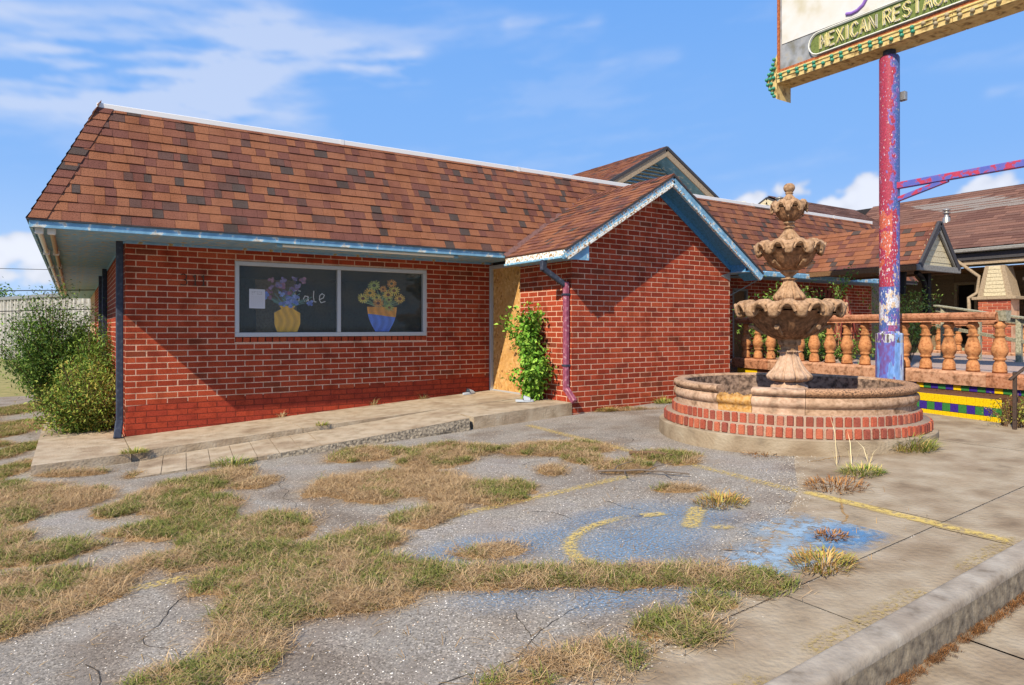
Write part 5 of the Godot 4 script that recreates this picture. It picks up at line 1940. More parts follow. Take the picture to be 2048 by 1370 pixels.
func tufts() -> void:
	var green := ["7c8c3a", "93984a", "5f7a30", "b0a860", "c4a870"]
	var mixed := ["b08c50", "c4a068", "8c8c42", "9a7444", "a8a050"]
	var dead := ["8a5c34", "a07040", "b88850", "6c4a2c"]
	tuft("round yellow-green weed growing in the asphalt beside the blue paint", gp(3.52, 6.34, 0.004), 0.22, 420, 0.13, mixed, 1.2)
	tuft("weed clump on the apron joint by the blue corner", gp(2.98, 7.50, 0.008), 0.20, 420, 0.14, mixed, 1.1)
	tuft("low green weed on concrete in front of the fountain base", gp(5.08, 6.52, 0.008), 0.20, 380, 0.15, green, 1.2)
	tuft("tall green weed leaning on the right of the fountain base", gp(6.28, 6.32, 0.008), 0.26, 620, 0.24, green, 0.8)
	tuft("second green weed at the fountain base, next to the tallest", gp(6.62, 6.14, 0.008), 0.20, 420, 0.22, green, 0.8)
	tuft("brown dead weed lying flat on the concrete apron", gp(4.55, 6.62, 0.008), 0.28, 420, 0.12, dead, 1.5)
	tuft("small brown debris clump over a crack in blue paint", gp(3.42, 7.28, 0.013), 0.12, 160, 0.08, dead, 1.5)
	tuft("green weed in the joint of the walkway near the corner pipe", Vector3(0.02, 0.13, 1.26), 0.13, 240, 0.12, green, 1.2)
	tuft("grass clump at the foot of the scored ramp", gp(0.85, 2.26, 0.004), 0.2, 320, 0.16, green, 0.9)
	tuft("small weed sprouting from the upper walkway joint", Vector3(2.1, 0.265, 1.24), 0.08, 110, 0.10, green, 1.0)
	tuft("dry weed standing against the wall under the window", Vector3(3.25, 0.33, 0.03), 0.05, 40, 0.24, ["a08c60", "c4b488"], 0.5)
	tuft("dry weed against the painted bricks near the slipper", Vector3(4.06, 0.38, 0.03), 0.07, 60, 0.18, ["a08c60", "c4b488", "8a6c48"], 0.8)
	tuft("pale dry sprig against the wall below the left pane", Vector3(1.9, 0.25, 0.03), 0.05, 30, 0.16, ["b8a880", "c4b488"], 0.7)
	tuft("green weed at the wing wall below the gable", gp(7.0, 2.32, 0.004), 0.15, 260, 0.16, green, 0.9)
	tuft("yellowing weed at the wing wall, nearer the downspout", gp(5.9, 2.30, 0.004), 0.14, 220, 0.12, mixed, 1.0)
	tuft("brown strip of dead grass along the front of the fountain base", gp(5.15, 5.50, 0.004), 0.26, 260, 0.07, dead, 1.5)
	for k in 3:
		tuft(["tall dry stalk in front of the fountain bricks", "thin dry stalk beside the tallest dry stalk", "bent dry stalk by the low green weed"][k], gp(5.15 + k * 0.16, 6.25 + k * 0.05, 0.008), 0.03, 4, 0.55 - 0.1 * k, ["d8c89c"], 0.25)
	# fallen branches
	var mb := MB.new()
	mb.tube([gp(3.40, 5.06, 0.03), gp(3.47, 5.17, 0.045), gp(3.58, 5.20, 0.03), gp(3.66, 5.33, 0.05), gp(3.75, 5.38, 0.035), gp(3.82, 5.52, 0.04), gp(3.92, 5.66, 0.03)], 0.011, 7, 0.007)
	var fallen := obj("fallen_branch", mb, M.grey_bark)
	tag(fallen, "longest bare grey branch lying across the yellow line", "branch")
	for e in [[[3.58, 5.22], [3.45, 5.36], [3.42, 5.48]], [[3.70, 5.34], [3.86, 5.32], [3.98, 5.40]], [[3.5, 5.15], [3.62, 5.08], [3.78, 5.10]], [[3.80, 5.48], [3.72, 5.62], [3.74, 5.74]]]:
		mb = MB.new()
		var p := []
		for k in 3:
			p.append(gp(e[k][0], e[k][1], 0.03 + 0.02 * k))
		mb.tube(p, 0.007, 5, 0.003)
		obj("twig", mb, M.grey_bark, fallen)
	mb = MB.new()
	mb.tube([gp(4.15, 4.66, 0.025), gp(4.28, 4.86, 0.04), gp(4.38, 5.10, 0.025)], 0.022, 7, 0.012)
	tag(obj("fallen_branch", mb, M.bark), "short thick stick in the weeds behind the long branch", "branch")


# ---------------------------------------------------------------- fountain
const FC := Vector3(6.434, 0.0, 4.878)

func bowl(parent: Node3D, R: float, top: float, drop: float, rb: float, yb: float, lobes: int, turn: float) -> void:
	# a bowl with a curled, scalloped lip and leaf relief below
	var seg := lobes * 18
	var rows := []
	var prof := []
	for k in 15:
		var t := k / 14.0
		# from the foot outwards and up
		prof.append([lerpf(rb, R * 0.86, pow(t, 0.72)), lerpf(yb, top - drop * 0.55, pow(t, 1.05)), t])
	for p in prof:
		var row := PackedVector3Array()
		for k in seg:
			var a := TAU * k / seg
			var ph := a * lobes * 0.5 + turn
			var leaf := pow(absf(sin(ph)), 0.6)
			var vein := 0.5 + 0.5 * sin(a * lobes * 4.0)
			var bell: float = sin(clampf(p[2] / 0.72, 0.0, 1.0) * PI)
			var r: float = p[0] * (1.0 + 0.085 * bell * (leaf - 0.4) + 0.022 * bell * vein)
			row.append(Vector3(cos(a) * r, p[1], sin(a) * r))
		rows.append(row)
	var mb := MB.new()
	mb.grid(rows, true, func(q, _r): return Vector3(q.x, -absf(q.x) - 0.1, q.z))
	obj("bowl", mb, M.fountain_dark, parent)
	# lip
	rows = []
	var hill := [[0.66, -0.10], [0.74, 0.02], [0.84, 0.10], [0.93, 0.06], [0.99, -0.10], [1.02, -0.34], [1.01, -0.62], [0.985, -0.86], [0.95, -1.0], [0.90, -0.94], [0.88, -0.70], [0.86, -0.45]]
	for s in hill.size():
		var row := PackedVector3Array()
		for k in seg:
			var a := TAU * k / seg
			var ph := fposmod(a * lobes / TAU + turn, 1.0)
			# a broad hanging tongue and, between tongues, a raised hood over a dark hole
			var tongue := smoothstep(0.20, 0.36, ph) * (1.0 - smoothstep(0.64, 0.80, ph))
			var roundy := sqrt(maxf(0.0, 1.0 - pow((ph - 0.5) / 0.3, 2.0))) if absf(ph - 0.5) < 0.3 else 0.0
			var low: float = hill[s][1]
			var r: float = hill[s][0]
			if low < -0.1:
				var reach := 0.40 + 0.60 * (0.3 * tongue + 0.7 * roundy)
				low = -0.1 + (low + 0.1) * reach
				r += 0.022 * roundy * (1.0 if r > 0.93 else 0.0) - 0.14 * (1.0 - tongue) * (1.0 if low < -0.32 and r > 0.93 else 0.0)
			else:
				low += 0.10 * (1.0 - tongue) - 0.05 * tongue
			# a groove on each side of the tongue
			var groove := exp(-pow((ph - 0.22) / 0.05, 2.0)) + exp(-pow((ph - 0.78) / 0.05, 2.0))
			r -= 0.06 * groove * (1.0 if s > 1 and s < 9 else 0.0)
			r *= R
			row.append(Vector3(cos(a) * r, top + low * drop, sin(a) * r))
		rows.append(row)
	mb = MB.new()
	mb.grid(rows, true, func(q, r): return Vector3(q.x, 0, q.z).normalized() * (1.0 if r < 9 else -1.0) * (0.3 if r < 4 else 1.0) + Vector3(0, 1.0 if r < 5 else 0.0, 0))
	obj("scalloped_rim", mb, M.fountain, parent)
	# arched hoods over the holes between the tongues
	for k in lobes:
		mb = MB.new()
		var mid := (k - turn) * TAU / lobes
		var path := []
		for i in 9:
			var d := lerpf(-0.27, 0.27, i / 8.0)
			var a := mid + d * TAU / lobes
			var lift := cos(d / 0.27 * PI * 0.5)
			var r := R * (0.985 + 0.035 * lift)
			path.append(Vector3(cos(a) * r, top - drop * (0.60 - 0.50 * pow(lift, 0.7)), sin(a) * r))
		mb.tube(path, R * 0.034, 7)
		obj("hood", mb, M.fountain, parent)
	mb = MB.new()
	mb.lathe([[0.0, top - drop * 0.25], [R * 0.5, top - drop * 0.22], [R * 0.70, top - drop * 0.08]], Vector3.ZERO, 36)
	obj("basin_floor", mb, M.stone_rim, parent)
	# leaf buds that curl out of the relief
	for k in lobes:
		if k % 2 == 0:
			continue
		var a := TAU * (k + 0.5) / lobes - turn * TAU / lobes
		var y := lerpf(yb, top - drop, 0.62)
		var r := lerpf(rb, R * 0.86, 0.74)
		mb = MB.new()
		var d := Vector3(cos(a), 0, sin(a))
		mb.tube([d * lerpf(rb, R, 0.12) + Vector3(0, lerpf(yb, top, 0.10), 0), d * (r * 0.80) + Vector3(0, lerpf(yb, y, 0.6), 0), d * r * 1.0 + Vector3(0, y, 0), d * (r * 1.10) + Vector3(0, y - R * 0.02, 0)], R * 0.03, 6, R * 0.05)
		obj("leaf_bud", mb, M.fountain, parent)


func stem_piece(parent: Node3D, called: String, prof: Array, petals: int, m: Material, turn := 0.0) -> void:
	# turned stem; a third value in the profile is how strongly the petals show there
	var seg := petals * 14
	var rows := []
	for p in prof:
		var row := PackedVector3Array()
		for k in seg:
			var a := TAU * k / seg
			var w := absf(cos(a * petals * 0.5 + turn))
			var rib := 0.5 + 0.5 * cos(a * petals * 3.0)
			var amp: float = p[2] if p.size() > 2 else 0.0
			var r: float = p[0] * (1.0 + amp * (pow(w, 0.5) - 0.75) + amp * 0.22 * (rib - 0.5))
			row.append(Vector3(cos(a) * r, p[1], sin(a) * r))
		rows.append(row)
	var mb := MB.new()
	var pr := prof
	mb.grid(rows, true, func(q: Vector3, r: int) -> Vector3:
		var i0 := maxi(r - 1, 0)
		var i1 := mini(r + 1, pr.size() - 1)
		return Vector3(q.x, 0, q.z).normalized() * (pr[i1][1] - pr[i0][1]) - Vector3.UP * (pr[i1][0] - pr[i0][0]))
	obj(called, mb, m, parent)


func fountain() -> void:
	var f := thing("fountain", "tiered terracotta fountain with scalloped bowls in a round stone basin", "fountain", FC)
	var cam_a := atan2(eye.z - FC.z, eye.x - FC.x)
	var mb := MB.new()
	mb.lathe([[1.40, 0.428], [1.462, 0.426], [1.472, 0.415], [1.478, 0.2]], Vector3.ZERO, 72)
	obj("concrete_base", mb, M.concrete2, f)
	mb = MB.new()
	mb.lathe([[1.22, 0.640], [1.306, 0.636], [1.308, 0.535], [1.395, 0.532], [1.405, 0.42]], Vector3.ZERO, 72)
	var core := obj("mortar_ring", mb, M.grout, f)
	for ring in [[1.325, 0.58, 0.100, 92, 0.0, 0.10], [1.418, 0.478, 0.100, 98, 0.5, 0.11]]:
		for k in ring[3]:
			var a: float = TAU * (k + ring[4]) / ring[3]
			var d := Vector3(cos(a), 0, sin(a))
			var t := Transform3D(Basis(d.cross(Vector3.UP), Vector3.UP, d.cross(Vector3.UP).cross(Vector3.UP)), d * (ring[0] - ring[5] * 0.5 + rnd(-0.005, 0.005)) + Vector3(0, ring[1] + rnd(-0.003, 0.003), 0))
			t.basis = t.basis * Basis(Vector3.UP, rnd(-0.05, 0.05)) * Basis(Vector3.BACK, rnd(-0.03, 0.03))
			mb = MB.new()
			mb.box(t, Vector3(rnd(0.060, 0.068), ring[2], ring[5]), 0.008)
			obj("brick", mb, M["ring%d" % (rng.randi() % 6)], core)
	# stone segments of the basin wall
	var joints := [50.0, 33.0, 16.0, -6.5, -38.0, -66.0, -94.0, -122.0, -152.0, -182.0, -212.0, -240.0, -268.0, -290.0, -310.0]
	var mats := ["stone_pale", "stone_gold", "stone_pale", "stone", "stone", "stone_rim", "stone_rim", "stone", "stone", "stone", "stone", "stone", "stone", "stone_pale"]
	for k in 14:
		var a1 := cam_a + deg_to_rad(joints[k]) - 0.002
		var a0 := cam_a + deg_to_rad(joints[k + 1]) + 0.002
		var broken := k == 1
		var wall := []
		for p in [[1.272, 0.628], [1.275, 0.690], [1.268, 0.698], [1.285, 0.712], [1.302, 0.735], [1.304, 0.765], [1.292, 0.792], [1.270, 0.806]]:
			wall.append([p[0] + rnd(-0.003, 0.003), p[1]])
		mb = MB.new()
		mb.lathe(wall, Vector3.ZERO, 16, a0, a1)
		for e in [a0, a1]:
			var pts := []
			for p in wall + [[1.16, 0.806], [1.16, 0.628]]:
				pts.append(Vector3(cos(e) * p[0], p[1], sin(e) * p[0]))
			mb.poly(pts, Vector3(sin(a0), 0, -cos(a0)) * (1.0 if e == a0 else -1.0))
		if broken:
			var rows := []
			var nn := noise(151, 3.0, 4)
			for j in 6:
				var row := PackedVector3Array()
				for i in 25:
					var a := lerpf(a0, a1, i / 24.0)
					var r := lerpf(1.274, 1.16, j / 5.0)
					row.append(Vector3(cos(a) * r, 0.800 + (0.03 * nn.get_noise_2d(i * 0.35, j * 0.5) + 0.012 * sin(i * 0.6)) * (1.0 if j > 0 else 0.3), sin(a) * r))
				rows.append(row)
			mb.grid(rows, false, func(_q, _r): return Vector3.UP)
		var stone := obj("stone_block", mb, M[mats[k]], f)
		if broken:
			tag(stone, "golden stone block whose rim has broken off")
		else:
			mb = MB.new()
			var rim := [[1.262, 0.806], [1.268, 0.818], [1.296, 0.836], [1.304, 0.858], [1.298, 0.880], [1.27, 0.893], [1.19, 0.896], [1.165, 0.886], [1.158, 0.86]]
			mb.lathe(rim, Vector3.ZERO, 16, a0, a1)
			for e in [a0, a1]:
				var pts := []
				for p in rim + [[1.158, 0.806]]:
					pts.append(Vector3(cos(e) * p[0], p[1], sin(e) * p[0]))
				mb.poly(pts, Vector3(sin(a0), 0, -cos(a0)) * (1.0 if e == a0 else -1.0))
			obj("rim_stone", mb, M["stone_rim" if k in [3, 4, 5, 6] else ("stone" if k != 2 else "stone_pale")], f)
		# the inner face
		mb = MB.new()
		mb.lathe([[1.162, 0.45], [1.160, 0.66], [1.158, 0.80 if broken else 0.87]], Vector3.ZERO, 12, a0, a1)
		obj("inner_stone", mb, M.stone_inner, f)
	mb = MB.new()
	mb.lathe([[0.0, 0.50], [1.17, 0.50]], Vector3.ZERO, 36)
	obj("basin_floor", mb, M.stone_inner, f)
	# plinth, stems and three bowls
	mb = MB.new()
	mb.box(Transform3D(Basis(Vector3.UP, -cam_a), Vector3(0, 0.62, 0)), Vector3(0.46, 0.30, 0.46), 0.012)
	obj("plinth", mb, M.stone_pale, f)
	stem_piece(f, "stem_base", [[0.225, 0.77], [0.225, 0.79], [0.205, 0.80], [0.20, 0.83], [0.165, 0.85], [0.155, 0.872]], 12, M.stone_pale)
	stem_piece(f, "leaf_stem", [[0.13, 0.872, 0.0], [0.19, 0.885, 0.14], [0.236, 0.91, 0.22], [0.246, 0.945, 0.2], [0.225, 0.975, 0.16], [0.19, 1.01, 0.16], [0.155, 1.06, 0.15], [0.125, 1.12, 0.14], [0.105, 1.17, 0.12], [0.10, 1.20, 0.12], [0.118, 1.215, 0.2], [0.13, 1.225, 0.25], [0.10, 1.235, 0.0]], 10, M.stone_pale)
	stem_piece(f, "stem_neck", [[0.095, 1.23], [0.095, 1.29], [0.12, 1.295], [0.13, 1.33], [0.13, 1.36], [0.15, 1.365]], 8, M.fountain)
	bowl(f, 0.585, 1.785, 0.175, 0.135, 1.362, 12, 0.1)
	stem_piece(f, "leaf_stem", [[0.14, 1.74, 0.0], [0.14, 1.79, 0.0], [0.13, 1.80, 0.0], [0.15, 1.812, 0.12], [0.172, 1.835, 0.2], [0.176, 1.855, 0.2], [0.16, 1.885, 0.15], [0.125, 1.93, 0.12], [0.09, 1.98, 0.12], [0.065, 2.03, 0.1], [0.06, 2.045, 0.1], [0.085, 2.058, 0.2], [0.09, 2.066, 0.2], [0.05, 2.075, 0.0]], 10, M.fountain)
	stem_piece(f, "stem_cup", [[0.045, 2.07], [0.045, 2.095], [0.07, 2.115], [0.095, 2.135], [0.10, 2.15], [0.09, 2.17]], 8, M.fountain)
	bowl(f, 0.375, 2.475, 0.15, 0.088, 2.155, 10, 0.45)
	stem_piece(f, "leaf_stem", [[0.10, 2.44, 0.0], [0.10, 2.485, 0.0], [0.115, 2.495, 0.12], [0.13, 2.51, 0.2], [0.13, 2.525, 0.2], [0.105, 2.555, 0.14], [0.075, 2.595, 0.12], [0.05, 2.63, 0.1], [0.042, 2.645, 0.08], [0.06, 2.655, 0.2], [0.062, 2.662, 0.2], [0.036, 2.67, 0.0]], 8, M.fountain)
	stem_piece(f, "stem_cup", [[0.036, 2.66], [0.036, 2.69], [0.06, 2.70], [0.066, 2.715], [0.05, 2.73]], 8, M.fountain)
	bowl(f, 0.20, 2.945, 0.125, 0.05, 2.725, 8, 0.2)
	stem_piece(f, "finial", [[0.05, 2.92, 0.0], [0.055, 2.955, 0.1], [0.078, 2.965, 0.2], [0.080, 2.98, 0.2], [0.062, 3.005, 0.14], [0.04, 3.03, 0.1], [0.034, 3.045, 0.0], [0.045, 3.052, 0.0], [0.045, 3.06, 0.0], [0.036, 3.066, 0.0], [0.05, 3.08, 0.0], [0.062, 3.105, 0.0], [0.064, 3.125, 0.0], [0.056, 3.15, 0.0], [0.035, 3.168, 0.0], [0.0, 3.176, 0.0]], 8, M.fountain)


# ---------------------------------------------------------------- patio
func baluster_mesh() -> ArrayMesh:
	var mb := MB.new()
	mb.lathe([[0.0, 0.0], [0.078, 0.0], [0.078, 0.03], [0.072, 0.04], [0.075, 0.07], [0.068, 0.10], [0.052, 0.135], [0.050, 0.15], [0.068, 0.16], [0.068, 0.18], [0.058, 0.19], [0.075, 0.215], [0.089, 0.25], [0.091, 0.285], [0.083, 0.32], [0.068, 0.37], [0.056, 0.41], [0.050, 0.435], [0.068, 0.445], [0.068, 0.46], [0.050, 0.468], [0.050, 0.545], [0.068, 0.555], [0.070, 0.58], [0.055, 0.605], [0.05, 0.62], [0.0, 0.62]], Vector3.ZERO, 20)
	return mb.mesh()


func rail_profile(mb: MB, a: Vector3, b: Vector3, prof: Array) -> void:
	# sweep (across, up) pairs from a to b
	var d := (b - a).normalized()
	var s := d.cross(Vector3.UP).normalized()
	for k in prof.size():
		var p: Array = prof[k]
		var q: Array = prof[(k + 1) % prof.size()]
		var o: Vector3 = s * (q[1] - p[1]) - Vector3.UP * (q[0] - p[0])
		mb.quad(a + s * p[0] + Vector3.UP * p[1], b + s * p[0] + Vector3.UP * p[1], b + s * q[0] + Vector3.UP * q[1], a + s * q[0] + Vector3.UP * q[1], o)
	for e in [[a, -d], [b, d]]:
		var pts := []
		for p in prof:
			pts.append(e[0] + s * p[0] + Vector3.UP * p[1])
		mb.poly(pts, e[1])


func balustrade(called: String, label: String, a: Vector3, b: Vector3, n: int, top_end: Vector3) -> Node3D:
	var o := thing(called, label, "balustrade")
	var me := baluster_mesh()
	var d := (b - a).normalized()
	for k in n:
		var p := a.lerp(b, float(k) / (n - 1))
		put("baluster", me, M.terracotta, o, Transform3D(Basis(Vector3.UP, rnd(0, TAU)), p + Vector3(rnd(-0.006, 0.006), 0, rnd(-0.006, 0.006))))
	var prof := [[-0.10, 0.0], [-0.085, 0.025], [-0.105, 0.035], [-0.115, 0.06], [-0.11, 0.095], [-0.08, 0.12], [0.08, 0.12], [0.11, 0.095], [0.115, 0.06], [0.105, 0.035], [0.085, 0.025], [0.10, 0.0]]
	var len := a.distance_to(top_end)
	var x := -0.16
	while x < len - 0.05:
		var l := minf(1.28, len - x)
		var mb := MB.new()
		rail_profile(mb, a + d * (x + 0.002) + Vector3.UP * 0.62, a + d * (x + l - 0.002) + Vector3.UP * 0.62, prof)
		obj("rail_stone", mb, M.terra_rail, o)
		x += 1.28
	var base := [[-0.14, -0.17], [-0.145, -0.10], [-0.12, -0.095], [-0.15, -0.085], [-0.155, -0.03], [-0.13, 0.0], [0.13, 0.0], [0.155, -0.03], [0.15, -0.17]]
	x = -0.2
	len = a.distance_to(b) + 0.9
	while x < len:
		var l := minf(0.92, len - x)
		var mb := MB.new()
		rail_profile(mb, a + d * (x + 0.002), a + d * (x + l - 0.002), base)
		obj("plinth_stone", mb, M.terra_pale if rng.randf() < 0.7 else M.terra_rail, o)
		x += 0.92
	return o


func patio() -> void:
	var mb := MB.new()
	mb.prism([Vector3(9.97, 0.05, 0.7), Vector3(8.75, 0.05, 7.0), Vector3(9.5, 0.05, 9.5), Vector3(24.0, 0.05, 9.5), Vector3(24.0, 0.05, 0.7)], Vector3(0, 0.80, 0))
	tag(struct("terrace", mb, M.patio), "raised paved patio behind the balustrade")
	mb = MB.new()
	mb.bx(Vector3(8.69, 0.05, -0.1), Vector3(16.5, 0.83, 0.69))
	tag(struct("terrace", mb, M.patio), "paved strip against the restaurant wall")
	var a := Vector3(9.73, 0.95, 1.69)
	var b := Vector3(8.84, 0.95, 6.065)
	var d := (b - a).normalized()
	var o := balustrade("balustrade", "terracotta balustrade with bulbous balusters behind the fountain", a, b, 15, b + d * 0.02)
	mb = MB.new()
	mb.prism([b + Vector3(-0.04, 0.63, -0.02), b + Vector3(0.06, 0.63, -0.02), b + Vector3(0.09, 0.755, -0.02), b + Vector3(-0.07, 0.755, -0.02)], d * 0.12)
	obj("broken_end", mb, M.old_wood, o)
	balustrade("balustrade", "farther terracotta balustrade across the patio by the porch", Vector3(18.25, 0.92, 1.0), Vector3(17.3, 0.92, 4.6), 8, Vector3(17.2, 0.92, 5.0))
	# tiled wall and step below the plinth
	var s := Vector3(d.z, 0, -d.x)      # towards the fountain
	if s.x > 0.0:
		s = -s
	var step := thing("tiled_step", "yellow, green and purple tiled step below the balustrade", "step")
	mb = MB.new()
	var p0 := a + d * -0.1
	var p1 := b + d * 1.2
	for e in [[0.0, 0.10, 0.2, 0.776], [0.10, 0.44, 0.2, 0.672]]:
		var q := []
		for c in [[p0, e[0]], [p1, e[0]], [p1, e[1]], [p0, e[1]]]:
			var v: Vector3 = c[0] + s * c[1]
			v.y = e[2]
			q.append(v)
		if e[0] > 0.05:
			q[1] = b + d * 0.16 + s * e[0]
			q[2] = b + d * 0.16 + s * e[1]
			q[1].y = e[2]
			q[2].y = e[2]
		mb.prism(q, Vector3(0, e[3] - e[2], 0))
	obj("step_core", mb, M.brown_stain, step)
	var me := MB.new()
	me.box(Transform3D(), Vector3(0.098, 0.098, 0.012), 0.003)
	var unit := me.mesh()
	var bs := Basis(d, Vector3.UP, d.cross(Vector3.UP))
	var n := int(4.9 / 0.1016)
	mb = MB.new()
	for k in n + 12:
		var c: Vector3 = a + d * (-0.05 + k * 0.1016)
		var up := c + s * 0.104
		up.y = 0.74
		var cols := ["tile_yellow", "tile_green", "tile_purple", "tile_green", "tile_purple"]
		if k >= 16:
			put("tile", unit, M[cols[k % 5]], step, Transform3D(bs * Basis.from_scale(Vector3(1, 0.64, 1)), up))
		if k < 16 or k > n - 1:
			continue
		for r in 3:
			var low := c + s * 0.444
			low.y = 0.622 - r * 0.1016
			var key := "tile_yellow"
			if r == 1:
				key = "tile_purple" if k % 2 == 0 else "tile_green"
			put("tile", unit, M[key], step, Transform3D(bs, low + s * rnd(-0.001, 0.001)))
	# yellow tiles left of the fountain, under the far end of the balustrade
	for k in 5:
		var c: Vector3 = a + d * (-0.05 + k * 0.1016) + s * 0.104
		for r in 3:
			c.y = 0.72 - r * 0.1016
			put("tile", unit, M.tile_yellow, step, Transform3D(bs, c))
	# handrail
	mb = MB.new()
	mb.bx(Vector3(7.995, 0.35, 6.515), Vector3(8.03, 1.02, 6.55), 0.005)
	var h := thing("handrail", "rusty iron handrail beside the tiled step", "handrail")
	obj("post", mb, M.iron, h)
	mb = MB.new()
	mb.board(Vector3(7.965, 0.93, 6.50), Vector3(8.40, 1.46, 6.90), 0.045, 0.022, Vector3.UP, 0.006)
	obj("rail", mb, M.iron, h)
	mb = MB.new()
	mb.bx(Vector3(8.36, 0.5, 6.85), Vector3(8.39, 1.44, 6.88), 0.004)
	obj("post", mb, M.iron, h)
	mb = MB.new()
	mb.lathe([[0.0, 0.50], [0.16, 0.495], [0.19, 0.47], [0.20, 0.3]], Vector3(8.22, 0, 6.80), 20)
	tag(obj("footing", mb, M.concrete), "rounded concrete footing beside the handrail post", "footing")


# ---------------------------------------------------------------- pole sign
func pole_texture() -> ImageTexture:
	# coats of old paint: red on one side, blue on the other, worn through in streaks
	var w := 256
	var h := 1024
	var im := Image.create_empty(w, h, false, Image.FORMAT_RGB8)
	var n1 := noise(201, 0.020, 5)
	var n2 := noise(202, 0.05, 4)
	var n3 := noise(203, 0.012, 4)
	var red := H("a83c52")
	var blue := H("5068a8")
	var lilac := H("7c62a8")
	var orange := H("c4644e")
	var tan := H("cdb69c")
	var white := H("ccd0dc")
	var sky := H("7ea6d8")
	for y in h:
		var t := 1.0 - float(y) / h
		for x in w:
			var a := TAU * x / w
			var side := cos(a - 3.75)
			var s1 := n1.get_noise_3d(cos(a) * 60.0, y * 1.5, sin(a) * 60.0)
			var s2 := n2.get_noise_3d(cos(a) * 80.0, y * 1.4, sin(a) * 80.0)
			var s3 := n3.get_noise_3d(cos(a) * 50.0, y * 1.3, sin(a) * 50.0)
			var c := red if side + 0.9 * s1 > 0.12 else blue
			if absf(side + 0.9 * s1 - 0.05) < 0.16:
				c = lilac
			if t < 0.40:
				c = blue if s1 + 0.4 * s2 > -0.22 else lilac
				if s3 > 0.22:
					c = red.lerp(lilac, 0.5)
			elif t < 0.60:
				c = red if side + s1 > -0.1 else (lilac if s2 > 0.0 else blue)
				if s3 > 0.1 and side > 0.2:
					c = orange
			if t > 0.30 and t < 0.45 and s3 + 0.4 * s2 > 0.10:
				c = tan if s1 > 0.0 else white
			if s2 > 0.44 - 0.16 * exp(-pow((t - 0.45) / 0.12, 2.0)):
				c = white if s1 > -0.05 else tan
			if s2 < -0.5:
				c = sky
			var k := 0.92 + 0.25 * n2.get_noise_2d(x * 3.0, y * 3.0)
			im.set_pixel(x, y, Color(c.r * k, c.g * k, c.b * k))
	return ImageTexture.create_from_image(im)


func sleeve_texture() -> ImageTexture:
	var w := 256
	var h := 256
	var im := Image.create_empty(w, h, false, Image.FORMAT_RGB8)
	var n1 := noise(211, 0.02, 5)
	var n2 := noise(212, 0.06, 4)
	for y in h:
		var t := 1.0 - float(y) / h
		for x in w:
			var a := TAU * x / w
			var s1 := n1.get_noise_3d(cos(a) * 70.0, y * 0.25, sin(a) * 70.0)
			var s2 := n2.get_noise_3d(cos(a) * 60.0, y * 0.6, sin(a) * 60.0)
			var c := H("6a94d4").lerp(H("b4d0f0"), smoothstep(-0.2, 0.3, s1))
			var side := cos(a - 3.35)
			if side + 1.5 * s1 > 0.55:
				c = H("74589c").lerp(H("5c6cb8"), smoothstep(-0.2, 0.3, s2))
			if t > 0.88 and s2 > -0.05:
				c = H("b4b8bc") if s1 > 0.0 else H("5c564e")
			var k := 0.95 + 0.2 * s2
			im.set_pixel(x, y, Color(c.r * k, c.g * k, c.b * k))
	return ImageTexture.create_from_image(im)


func letter(ch: String) -> Array:
	match ch:
		"M": return [[[0, 0], [0, 1], [0.5, 0.3], [1, 1], [1, 0]]]
		"E": return [[[0.9, 0], [0, 0], [0, 1], [0.9, 1]], [[0, 0.52], [0.75, 0.52]]]
		"X": return [[[0, 0], [1, 1]], [[0, 1], [1, 0]]]
		"I": return [[[0.5, 0], [0.5, 1]]]
		"C": return [[[0.95, 0.8], [0.7, 1], [0.3, 1], [0, 0.7], [0, 0.3], [0.3, 0], [0.7, 0], [0.95, 0.2]]]
		"A": return [[[0, 0], [0.5, 1], [1, 0]], [[0.2, 0.36], [0.8, 0.36]]]
		"N": return [[[0, 0], [0, 1], [1, 0], [1, 1]]]
		"R": return [[[0, 0], [0, 1], [0.7, 1], [0.95, 0.78], [0.7, 0.52], [0, 0.52]], [[0.5, 0.52], [1, 0]]]
		"S": return [[[0.95, 0.85], [0.65, 1], [0.25, 1], [0, 0.78], [0.25, 0.55], [0.75, 0.45], [1, 0.22], [0.7, 0], [0.3, 0], [0, 0.16]]]
		"T": return [[[0, 1], [1, 1]], [[0.5, 1], [0.5, 0]]]
		"U": return [[[0, 1], [0, 0.25], [0.3, 0], [0.7, 0], [1, 0.25], [1, 1]]]
	return []


